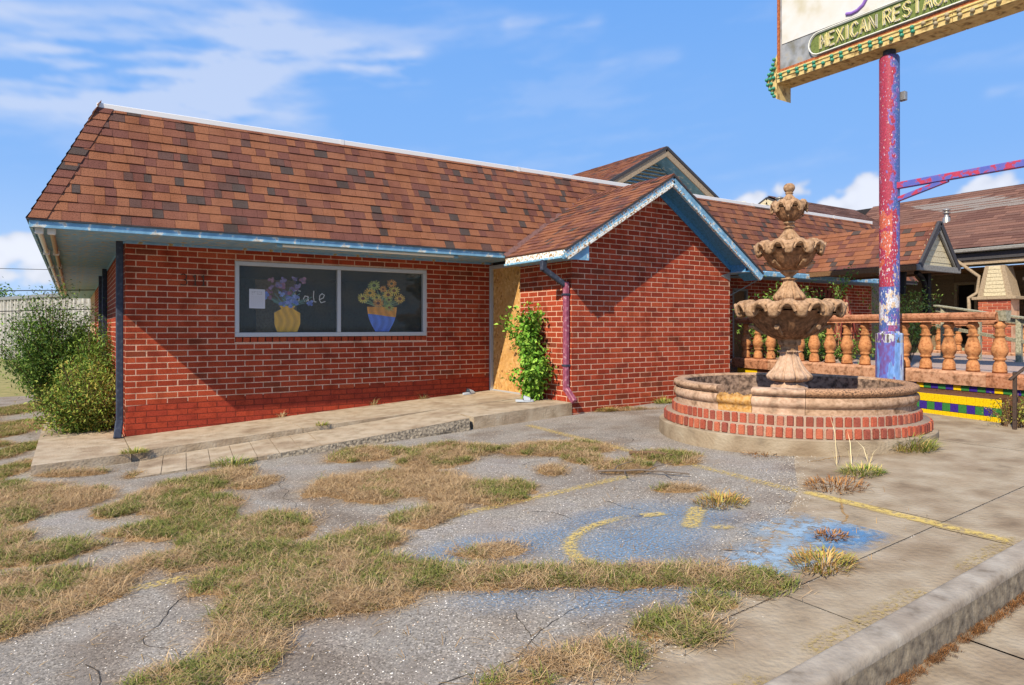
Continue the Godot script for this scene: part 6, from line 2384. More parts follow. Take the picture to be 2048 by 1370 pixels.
func pole_sign() -> void:
	var o := thing("pole_sign", "tall restaurant sign with neon letters on a peeling painted pole", "sign", Vector3(8.545, 0, 4.905))
	var base := Vector3(8.545, 0, 4.905)
	var pm := StandardMaterial3D.new()
	pm.albedo_texture = pole_texture()
	pm.roughness = 0.45
	pm.metallic_specular = 0.4
	var mb := MB.new()
	mb.lathe([[0.122, 0.3], [0.122, 5.06], [0.108, 5.09], [0.08, 5.10]], Vector3.ZERO, 32)
	# texture along the pole
	for k in mb.v.size():
		mb.uv[k].y = 1.0 - clampf(mb.v[k].y / 5.1, 0.0, 1.0)
	obj("pole", mb, pm, o)
	mb = MB.new()
	mb.lathe([[0.08, 5.08], [0.075, 5.24]], Vector3.ZERO, 20)
	obj("pole_neck", mb, M.pipe_dark, o)
	var sm := StandardMaterial3D.new()
	sm.albedo_texture = sleeve_texture()
	sm.roughness = 0.35
	sm.metallic_specular = 0.5
	mb = MB.new()
	mb.lathe([[0.166, 0.3], [0.166, 1.40], [0.160, 1.425], [0.13, 1.43], [0.122, 1.45]], Vector3.ZERO, 32)
	for k in mb.v.size():
		mb.uv[k].y = 1.0 - clampf((mb.v[k].y - 0.3) / 1.14, 0.0, 1.0)
	obj("sleeve", mb, sm, o)
	# arm and brace towards the street
	mb = MB.new()
	mb.board(Vector3(0, 3.36, 0.10), Vector3(0, 3.38, 3.2), 0.075, 0.085, Vector3.UP, 0.006)
	obj("arm", mb, M.arm, o)
	mb = MB.new()
	mb.board(Vector3(0, 3.18, 0.11), Vector3(0, 3.33, 0.72), 0.05, 0.06, Vector3.UP, 0.005)
	obj("brace", mb, M.arm, o)
	mb = MB.new()
	mb.bx(Vector3(0.10, 4.50, 0.06), Vector3(0.17, 4.62, 0.15), 0.008)
	obj("junction_box", mb, M.galv, o)
	# the cabinet: x is its thickness, z its length (world coordinates less the base)
	var cab := Node3D.new()
	cab.name = "cabinet"
	cab.position = -base
	o.add_child(cab)
	mb = MB.new()
	mb.bx(Vector3(8.37, 5.33, 3.34), Vector3(8.68, 6.50, 9.0), 0.006)
	obj("cabinet_body", mb, M.sign_grey, cab)
	mb = MB.new()
	mb.prism([Vector3(8.36, 5.735, 3.41), Vector3(8.36, 5.715, 5.15), Vector3(8.36, 5.72, 8.9), Vector3(8.36, 6.45, 8.9), Vector3(8.36, 6.45, 3.41)], Vector3(0.012, 0, 0))
	obj("white_panel", mb, M.sign_white, cab)
	mb = MB.new()
	mb.bx(Vector3(8.345, 5.30, 3.335), Vector3(8.38, 6.51, 3.375), 0.004)
	obj("edge_trim", mb, M.rust, cab)
	# green capsule with its neon border
	mb = MB.new()
	var pts := []
	var loop := []
	for k in 13:
		var a := PI * 0.5 + PI * k / 12.0
		pts.append(Vector3(8.35, 5.535 + sin(a) * 0.145, 4.03 + cos(a) * 0.145))
		loop.append(Vector3(8.325, 5.535 + sin(a) * 0.155, 4.03 + cos(a) * 0.155))
	pts.append(Vector3(8.35, 5.39, 8.6))
	pts.append(Vector3(8.35, 5.68, 8.6))
	loop.append(Vector3(8.325, 5.38, 8.6))
	loop.push_front(Vector3(8.325, 5.69, 8.6))
	mb.prism(pts, Vector3(0.012, 0, 0))
	obj("green_band", mb, M.sign_green, cab)
	mb = MB.new()
	mb.tube(loop, 0.009, 6)
	obj("neon_border", mb, M.neon_white, cab)
	# letters: painted white board shapes with neon tubes in front
	var z := 4.055
	for ch in "MEXICAN RESTAURANT":
		if ch == " ":
			z += 0.07
			continue
		var wd := 0.045 if ch == "I" else 0.088
		var back := MB.new()
		var tube := MB.new()
		for line in letter(ch):
			var p := []
			for q in line:
				p.append(Vector3(8.318, 5.445 + q[1] * 0.18, z + (0.022 if ch == "I" else q[0] * wd)))
			for k in p.size() - 1:
				back.board(p[k] + Vector3(0.027, 0, 0), p[k + 1] + Vector3(0.027, 0, 0), 0.024, 0.012, Vector3.RIGHT)
			for off in [-0.010, 0.010]:
				var pp := []
				for v in p:
					pp.append(v + Vector3(0, off * 0.6, off))
				tube.tube(pp, 0.0055, 5)
		var l := obj("letter", back, M.sign_white, cab)
		obj("neon_tube", tube, M.neon, l)
		z += wd + 0.036
	# script stroke at the foot of the painted name
	mb = MB.new()
	mb.tube([Vector3(8.356, 5.795, 4.42), Vector3(8.356, 5.775, 4.50), Vector3(8.356, 5.785, 4.58), Vector3(8.356, 5.83, 4.66), Vector3(8.356, 5.92, 4.72), Vector3(8.356, 6.10, 4.78), Vector3(8.356, 6.42, 4.88)], 0.024, 8)
	obj("script_letter", mb, M.purple, cab)
	for e in [[5.84, 5.0], [5.88, 5.16], [5.9, 5.5]]:
		mb = MB.new()
		mb.tube([Vector3(8.356, e[0], e[1]), Vector3(8.356, e[0] + 0.04, e[1] + 0.05), Vector3(8.356, e[0] + 0.3, e[1] + 0.08)], 0.02, 7)
		obj("script_letter", mb, M.purple, cab)
	# rusty seam, yellow border box with bulbs, arrow head at the far end
	mb = MB.new()
	mb.bx(Vector3(8.352, 5.318, 3.38), Vector3(8.372, 5.365, 9.0))
	obj("rust_seam", mb, M.rust, cab)
	var yz := 3.33
	while yz < 8.9:
		mb = MB.new()
		mb.bx(Vector3(8.33, 5.165, yz), Vector3(8.70, 5.32, yz + 1.215), 0.005)
		obj("border_box", mb, M.yellow_metal, cab)
		yz += 1.22
	mb = MB.new()
	mb.prism([Vector3(8.33, 5.60, 3.345), Vector3(8.33, 5.40, 3.26), Vector3(8.33, 5.26, 3.155), Vector3(8.33, 5.10, 3.21), Vector3(8.33, 4.93, 3.345)], Vector3(0.34, 0, 0))
	obj("arrow_head", mb, M.yellow_metal, cab)
	var bulb := MB.new()
	bulb.lathe([[0.0, -0.034], [0.015, -0.030], [0.022, -0.020], [0.027, -0.004], [0.025, 0.012], [0.016, 0.024], [0.0, 0.029]], Vector3.ZERO, 10)
	var bm := bulb.mesh()
	var tilt := Basis(Vector3.BACK, PI * 0.5)
	for k in 26:
		for r in 2:
			if (k * 2 + r) % 7 == 3 or k > 19 and r == 0:
				continue
			put("bulb", bm, M.bulb if k < 15 else M.bulb_dead, cab, Transform3D(tilt, Vector3(8.312, 5.275 - 0.055 * r, 3.42 + k * 0.135 + 0.01 * r)))
	for e in [[5.53, 3.31], [5.46, 3.29], [5.40, 3.26], [5.40, 3.31], [5.33, 3.22], [5.33, 3.28], [5.26, 3.18], [5.26, 3.24], [5.26, 3.30], [5.18, 3.20], [5.18, 3.26], [5.10, 3.24], [5.10, 3.30], [5.03, 3.28], [4.98, 3.31]]:
		put("bulb", bm, M.bulb, cab, Transform3D(tilt, Vector3(8.312, e[0], e[1])))
	for r in 2:
		mb = MB.new()
		mb.tube([Vector3(8.318, 5.295 - 0.055 * r, 3.36), Vector3(8.318, 5.295 - 0.055 * r, 8.8)], 0.006, 5)
		obj("wire", mb, M.neon, cab)


# ---------------------------------------------------------------- neighbours
func neighbour_house() -> void:
	var h := thing("neighbour_house", "brown roofed house with a porch beyond the patio", "house")
	var ex := 19.36
	var ey := 3.58
	var rx := 22.36
	var ry := 5.58
	var V := Vector3(rx - ex, ry - ey, 0).normalized()
	var L := Vector2(rx - ex, ry - ey).length()
	var roof := Node3D.new()
	roof.name = "roof"
	h.add_child(roof)
	var mb := MB.new()
	mb.prism([Vector3(ex, ey, -7.5), Vector3(rx, ry, -7.5), Vector3(rx + 3.0, ey, -7.5)], Vector3(0, 0, 18.0))
	obj("deck", mb, M.dark, roof)
	shingle_plane(roof, Vector3(ex, ey + 0.03, -3.0), Vector3.BACK, V, L, func(v): return maxf(0.0, 3.35 - 4.0 * v / L), func(_v): return 13.0, null, 0.15, "house_shingle", 0.25, 0.6, 4)
	# grey worn patch
	var hv := V
	for e in [[1.9, 0.9, 2.55, 0.06], [2.1, 0.6, 2.45, 0.07], [2.25, 0.35, 2.2, 0.06], [2.4, 0.0, 1.9, 0.08], [2.55, -0.25, 1.6, 0.06], [2.7, -0.4, 1.2, 0.05], [2.0, 1.6, 2.8, 0.04]]:
		mb = MB.new()
		var p: Vector3 = Vector3(ex, ey + 0.045, 0) + hv * (e[0] + 0.35)
		var q: Vector3 = p + hv * e[3] * 1.8
		mb.quad(Vector3(p.x, p.y, e[1] - 1.0), Vector3(p.x, p.y, e[2] - 0.8), Vector3(q.x, q.y, e[2] - 0.5), Vector3(q.x, q.y, e[1] - 1.2), Vector3(-1, 1, 0))
		obj("bare_patch", mb, M.bare_roof, roof)
	# cross gable to the left, ridge along x
	var gx := 17.6
	var gz := -3.65
	mb = MB.new()
	mb.prism([Vector3(gx, ry, gz), Vector3(gx, ey, gz + 4.0), Vector3(gx, ey - 0.15, gz + 4.0), Vector3(gx, ry - 0.15, gz), Vector3(gx, ey - 0.15, gz - 4.0), Vector3(gx, ey, gz - 4.0)], Vector3(4.8, 0, 0))
	obj("deck", mb, M.dark, roof)
	var V2 := Vector3(0, ry - ey, -4.0).normalized()
	var L2 := Vector2(ry - ey, 4.0).length()
	shingle_plane(roof, Vector3(gx - 0.05, ey + 0.02, gz + 4.0), Vector3.RIGHT, V2, L2, func(_v): return 0.0, func(v): return lerpf(1.85, 4.8, v / L2), null, 0.15, "house_shingle", 0.25, 0.6, 4)
	for s in [-1.0, 1.0]:
		mb = MB.new()
		mb.board(Vector3(gx - 0.06, ry - 0.06, gz), Vector3(gx - 0.06, ey - 0.06, gz + s * 4.0), 0.05, 0.05, Vector3.UP)
		obj("drip_edge", mb, M.dark_trim, roof)
		mb = MB.new()
		mb.board(Vector3(gx - 0.05, ry - 0.17, gz), Vector3(gx - 0.05, ey - 0.17, gz + s * 4.0), 0.06, 0.16, Vector3.UP)
		obj("barge_board", mb, M.cream, roof)
	mb = MB.new()
	mb.prism([Vector3(gx + 0.35, ey - 2.8, gz - 3.6), Vector3(gx + 0.35, ey - 2.8, gz + 3.6), Vector3(gx + 0.35, ey - 0.1, gz + 3.6), Vector3(gx + 0.35, ry - 0.25, gz), Vector3(gx + 0.35, ey - 0.1, gz - 3.6)], Vector3(0.1, 0, 0))
	var gw := obj("gable_wall", mb, M.cream, h)
	mb = MB.new()
	mb.prism([Vector3(gx + 0.33, 4.75, gz - 0.3), Vector3(gx + 0.33, 4.75, gz + 0.5), Vector3(gx + 0.33, 5.05, gz + 0.1)], Vector3(0.03, 0, 0))
	obj("vent", mb, M.siding, gw)
	# turbine vents
	for e in [[Vector3(20.85, 4.60, 0.0), 0.62], [Vector3(17.4, 5.02, -3.1), 0.75]]:
		var v := Node3D.new()
		v.name = numbered("roof_vent")
		roof.add_child(v)
		var at: Vector3 = e[0]
		var s: float = e[1]
		mb = MB.new()
		mb.lathe([[0.20 * s, -0.1], [0.16 * s, 0.16 * s], [0.09 * s, 0.20 * s], [0.09 * s, 0.34 * s]], at, 14)
		obj("vent_base", mb, M.galv, v)
		mb = MB.new()
		mb.lathe([[0.10 * s, 0.34 * s], [0.16 * s, 0.36 * s], [0.17 * s, 0.40 * s], [0.10 * s, 0.42 * s], [0.11 * s, 0.48 * s], [0.17 * s, 0.50 * s], [0.15 * s, 0.55 * s], [0.0, 0.60 * s]], at, 14)
		obj("vent_head", mb, M.galv, v)
	# eaves: gutter, beam, beadboard ceiling
	mb = MB.new()
	mb.bx(Vector3(ex - 0.13, ey - 0.10, -0.6), Vector3(ex - 0.01, ey + 0.0, 10.0), 0.02)
	obj("gutter", mb, M.siding_grey, h)
	mb = MB.new()
	mb.bx(Vector3(ex + 0.02, ey - 0.30, -0.4), Vector3(ex + 0.08, ey - 0.12, 10.0), 0.005)
	obj("fascia", mb, M.dark_trim, h)
	mb = MB.new()
	mb.bx(Vector3(ex + 0.08, ey - 0.42, 0.2), Vector3(ex + 0.30, ey - 0.31, 10.0), 0.005)
	obj("beam", mb, M.beige, h)
	for k in 40:
		mb = MB.new()
		mb.bx(Vector3(ex + 0.30, ey - 0.50, -0.6 + k * 0.11), Vector3(21.4, ey - 0.48, -0.6 + k * 0.11 + 0.10), 0.004)
		obj("ceiling_board", mb, M.brown_wood, h)
	# porch wall of clapboards with the door
	mb = MB.new()
	mb.bx(Vector3(21.43, 0.3, -3.5), Vector3(21.6, 3.2, 0.02))
	mb.bx(Vector3(21.43, 0.3, 0.5), Vector3(21.6, 3.2, 10.0))
	mb.bx(Vector3(21.43, 2.75, 0.02), Vector3(21.6, 3.2, 0.5))
	var pw := obj("porch_wall", mb, M.siding, h)
	for k in 20:
		mb = MB.new()
		var y := 0.9 + k * 0.115
		for z in [[-3.5, -0.05], [0.57, 3.0]]:
			mb.box(Transform3D(Basis(Vector3.BACK, 0.1), Vector3(21.42, y, (z[0] + z[1]) * 0.5)), Vector3(0.02, 0.112, z[1] - z[0]))
		obj("clapboard", mb, M.siding, pw)
	var dr := Node3D.new()
	dr.name = "door"
	h.add_child(dr)
	mb = MB.new()
	mb.bx(Vector3(21.40, 0.85, -0.05), Vector3(21.46, 2.83, 0.03), 0.004)
	mb.bx(Vector3(21.40, 0.85, 0.49), Vector3(21.46, 2.83, 0.57), 0.004)
	mb.bx(Vector3(21.40, 2.75, 0.03), Vector3(21.46, 2.83, 0.49), 0.004)
	obj("frame", mb, M.beige, dr)
	mb = MB.new()
	mb.bx(Vector3(21.55, 0.85, 0.02), Vector3(21.58, 2.75, 0.5))
	obj("door_leaf", mb, M.dark, dr)
	mb = MB.new()
	mb.bx(Vector3(20.9, 0.5, -1.5), Vector3(25.0, 0.9, 9.0))
	obj("porch_floor", mb, M.old_wood, h)
	mb = MB.new()
	mb.bx(Vector3(21.3, 1.55, -0.55), Vector3(21.40, 1.95, -0.25), 0.01)
	obj("mailbox", mb, M.brown_wood, h)
	# tapered column on a brick pier
	var col := Node3D.new()
	col.name = "porch_column"
	h.add_child(col)
	var cz := 1.80
	var cx := 19.66
	mb = MB.new()
	var rows := []
	for e in [[2.30, 0.40], [3.10, 0.22]]:
		var row := PackedVector3Array()
		for c in [[-1, -1], [1, -1], [1, 1], [-1, 1]]:
			row.append(Vector3(cx + c[0] * 0.24, e[0], cz + c[1] * e[1]))
		rows.append(row)
	for k in 4:
		var k2 := (k + 1) % 4
		mb.quad(rows[0][k], rows[0][k2], rows[1][k2], rows[1][k], (rows[0][k] + rows[0][k2]) * 0.5 - Vector3(cx, 2.3, cz))
	obj("shaft", mb, M.beige, col)
	for k in 8:
		var t := k / 8.0
		var y := lerpf(2.31, 3.09, t)
		var hw := lerpf(0.25, 0.12, t)
		mb = MB.new()
		mb.bx(Vector3(cx - 0.262, y, cz - hw), Vector3(cx - 0.235, y + 0.092, cz + hw), 0.006)
		obj("clapboard", mb, M.cream, col)
	mb = MB.new()
	mb.bx(Vector3(cx - 0.34, 2.22, cz - 0.50), Vector3(cx + 0.34, 2.30, cz + 0.50), 0.01)
	obj("cap", mb, M.beige, col)
	mb = MB.new()
	mb.bx(Vector3(cx - 0.26, 0.4, cz - 0.36), Vector3(cx + 0.26, 2.22, cz + 0.36))
	var pier := obj("pier", mb, M.mortar, col)
	for k in 20:
		var z := cz - 0.37 - (0.0 if k % 2 == 0 else 0.11)
		while z < cz + 0.36:
			var z0 := maxf(z, cz - 0.37)
			var z1 := minf(z + 0.21, cz + 0.37)
			z += 0.222
			if z1 - z0 < 0.04:
				continue
			mb = MB.new()
			mb.bx(Vector3(cx - 0.272, 2.205 - (k + 1) * 0.076, z0), Vector3(cx - 0.24, 2.205 - k * 0.076 - 0.012, z1), 0.004)
			obj("brick", mb, M["ring%d" % (rng.randi() % 4)], pier)
	mb = MB.new()
	mb.tube([Vector3(ex - 0.07, ey - 0.1, 0.85), Vector3(ex - 0.05, ey - 0.22, 0.86), Vector3(cx - 0.1, 2.85, 1.38), Vector3(cx - 0.15, 2.42, 1.36), Vector3(cx - 0.30, 2.28, 1.22), Vector3(cx - 0.28, 2.1, 1.22), Vector3(cx - 0.28, 1.5, 1.22)], 0.045, 8)
	obj("downspout", mb, M.beige, h)
	# pale siding and window farther along the porch
	for k in 13:
		mb = MB.new()
		mb.box(Transform3D(Basis(Vector3.BACK, 0.08), Vector3(20.05, 1.5 + k * 0.10, 2.9)), Vector3(0.02, 0.098, 0.9))
		obj("clapboard", mb, M.siding_white, h)
	mb = MB.new()
	mb.bx(Vector3(20.0, 2.72, 2.2), Vector3(20.1, 2.80, 3.4), 0.004)
	mb.bx(Vector3(20.0, 1.2, 2.42), Vector3(20.08, 2.72, 2.5), 0.004)
	obj("window_trim", mb, M.beige, h)
	mb = MB.new()
	mb.bx(Vector3(20.07, 0.9, 2.45), Vector3(21.4, 2.75, 3.4))
	obj("bay", mb, M.siding_grey, h)
	# weathered rails in front
	var r := thing("ramp_rail", "weathered grey-green wooden ramp rail in front of the porch", "railing")
	mb = MB.new()
	mb.board(Vector3(15.55, 1.985, 2.2), Vector3(14.0, 1.60, 4.85), 0.14, 0.035, Vector3.UP, 0.004)
	obj("top_board", mb, M.old_wood, r)
	for e in [[0.0, 0.10], [-0.36, 0.07]]:
		mb = MB.new()
		mb.board(Vector3(15.55, 1.90 + e[0], 2.2), Vector3(14.0, 1.515 + e[0], 4.85), 0.03, e[1], Vector3.UP, 0.003)
		obj("side_board", mb, M.old_wood, r)
	for t in [0.08, 0.42, 0.76]:
		mb = MB.new()
		var p := Vector3(15.55, 0, 2.2).lerp(Vector3(14.0, 0, 4.85), t)
		mb.bx(p + Vector3(-0.045, 0.8, -0.045), p + Vector3(0.045, lerpf(1.95, 1.57, t), 0.045), 0.004)
		obj("post", mb, M.old_wood, r)


func shed() -> void:
	var s := thing("metal_shed", "white corrugated metal building beyond the bushes", "shed")
	var a := Vector3(1.6, 0, -19.6)
	var b := Vector3(-9.4, 0, -48.0)
	var d := (b - a).normalized()
	var nrm := Vector3(-d.z, 0, d.x)
	if nrm.dot(eye - a) < 0.0:
		nrm = -nrm
	var n := int(a.distance_to(b) / 0.9)
	for k in n:
		var mb := MB.new()
		var rows := [PackedVector3Array(), PackedVector3Array()]
		var prof := [[0.0, -0.05], [0.03, 0.0], [0.10, 0.0], [0.14, 0.10], [0.22, 0.10], [0.26, 0.0], [0.40, 0.0], [0.43, -0.03], [0.46, 0.0], [0.58, 0.0], [0.62, 0.07], [0.70, 0.07], [0.74, 0.0], [0.87, 0.0], [0.90, -0.05]]
		for i in prof.size() - 1:
			var p: Vector3 = a + d * (k * 0.9 + prof[i][0]) + nrm * prof[i][1]
			var q: Vector3 = a + d * (k * 0.9 + prof[i + 1][0]) + nrm * prof[i + 1][1]
			p.y = -0.2
			q.y = -0.2
			var up := Vector3(0, 3.08, 0)
			mb.quad(p, q, q + up, p + up, nrm)
		obj("metal_panel", mb, M.shed, s)
	var mb := MB.new()
	mb.board(a + Vector3(0, 2.94, 0) + nrm * 0.06, b + Vector3(0, 2.94, 0) + nrm * 0.06, 0.12, 0.16, Vector3.UP, 0.01)
	obj("eave_trim", mb, M.galv, s)
	mb = MB.new()
	var c := a - nrm * 8.0
	var e := b - nrm * 8.0
	var u := Vector3(0, 2.9, 0)
	mb.prism([a + u - nrm * 0.05, b + u - nrm * 0.05, e + u, c + u], Vector3(0, 0.08, 0))
	mb.prism([a - nrm * 0.05, a + u - nrm * 0.05, c + u, c], d * 0.05)
	obj("shed_body", mb, M.shed, s)


# ---------------------------------------------------------------- plants
func leaf_mesh(l: float, w: float) -> ArrayMesh:
	var mb := MB.new()
	var f := w * 0.22
	mb.quad(Vector3(0, 0, 0), Vector3(w * 0.5, f, l * 0.45), Vector3(0, 0, l), Vector3(0, 0, l * 0.5), Vector3(0, 1, 0))
	mb.quad(Vector3(0, 0, 0), Vector3(-w * 0.5, f, l * 0.45), Vector3(0, 0, l), Vector3(0, 0, l * 0.5), Vector3(0, 1, 0))
	return mb.mesh()


func plant(called: String, label: String, category: String, base: Vector3, stems: Array, leaves_per: int, leaf: Vector2, cols: Array, stem_mat: String, spread := 0.12, from := 0.25, droop := 0.35, group := "") -> Node3D:
	# stems: [start, middle, end, radius]; leaves gather along the outer part of each
	var o := thing(called, label, category, base, group)
	var mb := MB.new()
	var me := leaf_mesh(leaf.x, leaf.y)
	var ts := []
	for s in stems:
		var pts := []
		for k in 6:
			var t := k / 5.0
			pts.append((s[0] as Vector3).lerp(s[1], t).lerp((s[1] as Vector3).lerp(s[2], t), t) - base)
		mb.tube(pts, s[3], 5, s[3] * 0.3, false)
		var tone := rng.randf()
		for i in leaves_per:
			var t := lerpf(from, 1.03, pow(rng.randf(), 0.8))
			var p: Vector3 = (s[0] as Vector3).lerp(s[1], t).lerp((s[1] as Vector3).lerp(s[2], t), t) - base
			p += Vector3(rng.randfn(), rng.randfn(), rng.randfn()) * spread * (0.35 + 0.65 * t)
			if p.y + base.y < 0.02:
				continue
			var b := Basis(Vector3.UP, rnd(0, TAU)) * Basis(Vector3.RIGHT, rnd(-0.7, 1.0) * 1.0 + droop) * Basis(Vector3.BACK, rnd(-0.9, 0.9))
			var sc := rnd(0.6, 1.25)
			var c := lin(cols[rng.randi() % cols.size()])
			var k := (0.7 + 0.5 * tone) * rnd(0.8, 1.2)
			ts.append([Transform3D(b.scaled(Vector3.ONE * sc), p), Color(c.r * k, c.g * k, c.b * k)])
	if stem_mat:
		obj("stem", mb, M[stem_mat], o)
	var mm := MultiMesh.new()
	mm.transform_format = MultiMesh.TRANSFORM_3D
	mm.use_colors = true
	mm.mesh = me
	mm.instance_count = ts.size()
	for i in ts.size():
		mm.set_instance_transform(i, ts[i][0])
		mm.set_instance_color(i, ts[i][1])
	var mi := MultiMeshInstance3D.new()
	mi.name = numbered("foliage")
	mi.multimesh = mm
	mi.material_override = M.leaf
	mi.set_meta("kind", "stuff")
	o.add_child(mi, true)
	return o


func shrub_stems(base: Vector3, rx: float, rz: float, h: float, n: int, lean := Vector3.ZERO) -> Array:
	var out := []
	for k in n:
		var a := rnd(0, TAU)
		var r := sqrt(rng.randf())
		var top := h * (0.35 + 0.65 * (1.0 - r * r * 0.75)) * rnd(0.7, 1.08)
		var e := base + Vector3(cos(a) * rx * r, top, sin(a) * rz * r) + lean * top / h
		var m := base + Vector3(cos(a) * rx * r * 0.35, top * 0.62, sin(a) * rz * r * 0.35) + lean * 0.3
		out.append([base + Vector3(cos(a) * 0.12, 0, sin(a) * 0.12), m, e, rnd(0.006, 0.014)])
	return out


func plants() -> void:
	var fresh := ["55772c", "6c8a38", "7d9a44", "47682a", "8ca24e"]
	var deep := ["3e5e26", "4c6e2c", "5d7e36", "36542a"]
	var b := Vector3(-0.80, 0.0, -3.9)
	plant("wild_shrub", "tallest leafy green shrub crowding the left wall of the restaurant", "shrub", b, shrub_stems(b, 0.95, 0.9, 2.08, 110), 210, Vector2(0.062, 0.021), fresh + deep, "bark", 0.11)
	b = Vector3(-0.70, -0.02, -6.2)
	plant("wild_shrub", "darker shrub half hidden behind the tallest one by the wall", "shrub", b, shrub_stems(b, 0.7, 0.8, 1.7, 60), 160, Vector2(0.07, 0.026), deep + ["6c8a38"], "bark", 0.12)
	b = Vector3(-0.42, 0.1, -1.1)
	plant("wild_shrub", "low yellow-green shrub growing over the walkway by the corner pipe", "shrub", b, shrub_stems(b, 0.62, 0.8, 0.95, 110) + shrub_stems(b, 0.6, 0.7, 0.35, 50), 110, Vector2(0.05, 0.018), ["6c8636", "87993f", "9aa44c", "56762e", "a89a4c"], "bark", 0.09, 0.02)
	b = Vector3(-0.30, 0.1, -2.6)
	plant("wild_shrub", "upright shrub against the side wall behind the low one", "shrub", b, shrub_stems(b, 0.4, 0.7, 1.35, 50), 110, Vector2(0.06, 0.022), fresh, "bark", 0.09)
	# climber by the boarded door
	b = Vector3(5.16, 0.43, 1.50)
	var st := []
	for k in 34:
		var y := rnd(0.30, 1.38)
		var zz := rnd(-0.28, 0.28) * (0.7 + 0.5 * sin(y * 2.2)) - 0.12 * (y - 0.6) + (0.18 if k % 5 == 0 and y < 1.1 else 0.0)
		st.append([b + Vector3(rnd(-0.05, 0.05), 0, rnd(-0.12, 0.12)), b + Vector3(-0.05, y * 0.7, zz * 0.3), b + Vector3(rnd(-0.24, 0.08), y, zz), 0.007])
	st.append([b + Vector3(0, 0.6, 0), b + Vector3(-0.05, 1.1, -0.2), b + Vector3(-0.14, 1.16, -0.66), 0.005])
	plant("climbing_vine", "bushy green vine climbing beside the boarded door", "vine", b, st, 120, Vector2(0.075, 0.055), ["6f9c34", "86b040", "5c8a2c", "9abc4e", "4c7628"], "bark", 0.062, 0.02, 0.5)
	# behind the balustrade
	b = Vector3(11.2, 0.86, 1.5)
	st = []
	for k in 44:
		var x := rnd(-0.9, 1.2)
		st.append([b + Vector3(x * 0.8, -0.05, rnd(-0.3, 0.4)), b + Vector3(x, rnd(0.5, 1.0), rnd(-0.3, 0.3)), b + Vector3(x + rnd(-0.35, 0.35), rnd(0.45, 1.4), rnd(-0.45, 0.5)), 0.007])
	plant("overgrown_shrub", "dense dark shrub behind the balustrade under the mansard eave", "shrub", b, st, 130, Vector2(0.075, 0.034), fresh + ["4a6c30"], "bark", 0.13)
	b = Vector3(10.3, 0.86, 2.6)
	plant("overgrown_shrub", "low green ground shrub seen between the left balusters", "shrub", b, shrub_stems(b, 0.8, 1.3, 0.62, 70), 60, Vector2(0.055, 0.03), fresh, "bark", 0.09)
	b = Vector3(12.55, 0.86, 3.0)
	st = []
	for k in 34:
		var x := rnd(-0.55, 0.75)
		st.append([b + Vector3(x * 0.4, -0.05, 0), b + Vector3(x * 0.7, rnd(0.5, 0.9), rnd(-0.3, 0.3)), b + Vector3(x * 1.1, rnd(0.4, 1.45), rnd(-0.5, 0.5)), 0.006])
	plant("overgrown_shrub", "airy pale green shrub by the black porch post", "shrub", b, st, 60, Vector2(0.06, 0.026), ["7d9a44", "8ca24e", "6c8a38", "a8b468"], "bark", 0.12)
	b = Vector3(11.35, 0.86, 2.45)
	st = []
	for k in 9:
		st.append([b + Vector3(0, 0.8, 0), b + Vector3(rnd(-0.1, 0.1), 1.35, 0), b + Vector3(rnd(-0.35, 0.65), rnd(1.35, 1.75), rnd(-0.1, 0.3)), 0.005])
	plant("hanging_vine", "thin vine sprays reaching up to the canopy eave", "vine", b, st, 26, Vector2(0.06, 0.03), fresh, "bark", 0.06)
	# dead red-brown plant
	b = Vector3(10.75, 0.9, 2.98)
	var mb := MB.new()
	for k in 260:
		var t := rng.randf()
		var a := rnd(0, TAU)
		var r := 0.04 + 0.15 * sin(clampf(t * 1.15, 0.0, 1.0) * PI) 
		var p := Vector3(cos(a) * r, 0.15 + 0.95 * t, sin(a) * r)
		var q := p + Vector3(cos(a) * 0.04, -rnd(0.12, 0.28), sin(a) * 0.04)
		var s := Vector3(-sin(a), 0, cos(a)) * 0.012
		var c := lin(["8c4038", "a06048", "6c3430", "b08464"][k % 4])
		mb.col = c
		mb.quad(p - s, p + s, q + s * 0.4, q - s * 0.4, Vector3(cos(a), 0.2, sin(a)))
	var dp := thing("dead_plant", "withered red-brown plant hanging behind the balustrade", "plant", b)
	obj("dead_leaves", mb, M.blade, dp)
	mb = MB.new()
	mb.tube([Vector3(0, -0.05, 0), Vector3(0.02, 0.5, 0), Vector3(0, 1.15, 0.02)], 0.035, 7, 0.02)
	obj("stem", mb, M.bark, dp)
	# weeds over the right end of the tiled step
	b = Vector3(8.25, 0.40, 6.45)
	plant("yellow_weed", "spindly yellowing weed against the right end of the tiled step", "weed", b, shrub_stems(b, 0.35, 0.3, 0.4, 26), 30, Vector2(0.035, 0.014), ["a89c44", "8c9440", "b4a458", "6c7c34"], "bark", 0.05)
	b = Vector3(7.62, 0.38, 4.98)
	plant("yellow_weed", "small green weed between the basin and the tiled step", "weed", b, shrub_stems(b, 0.15, 0.15, 0.28, 14), 26, Vector2(0.045, 0.025), fresh, "bark", 0.04)
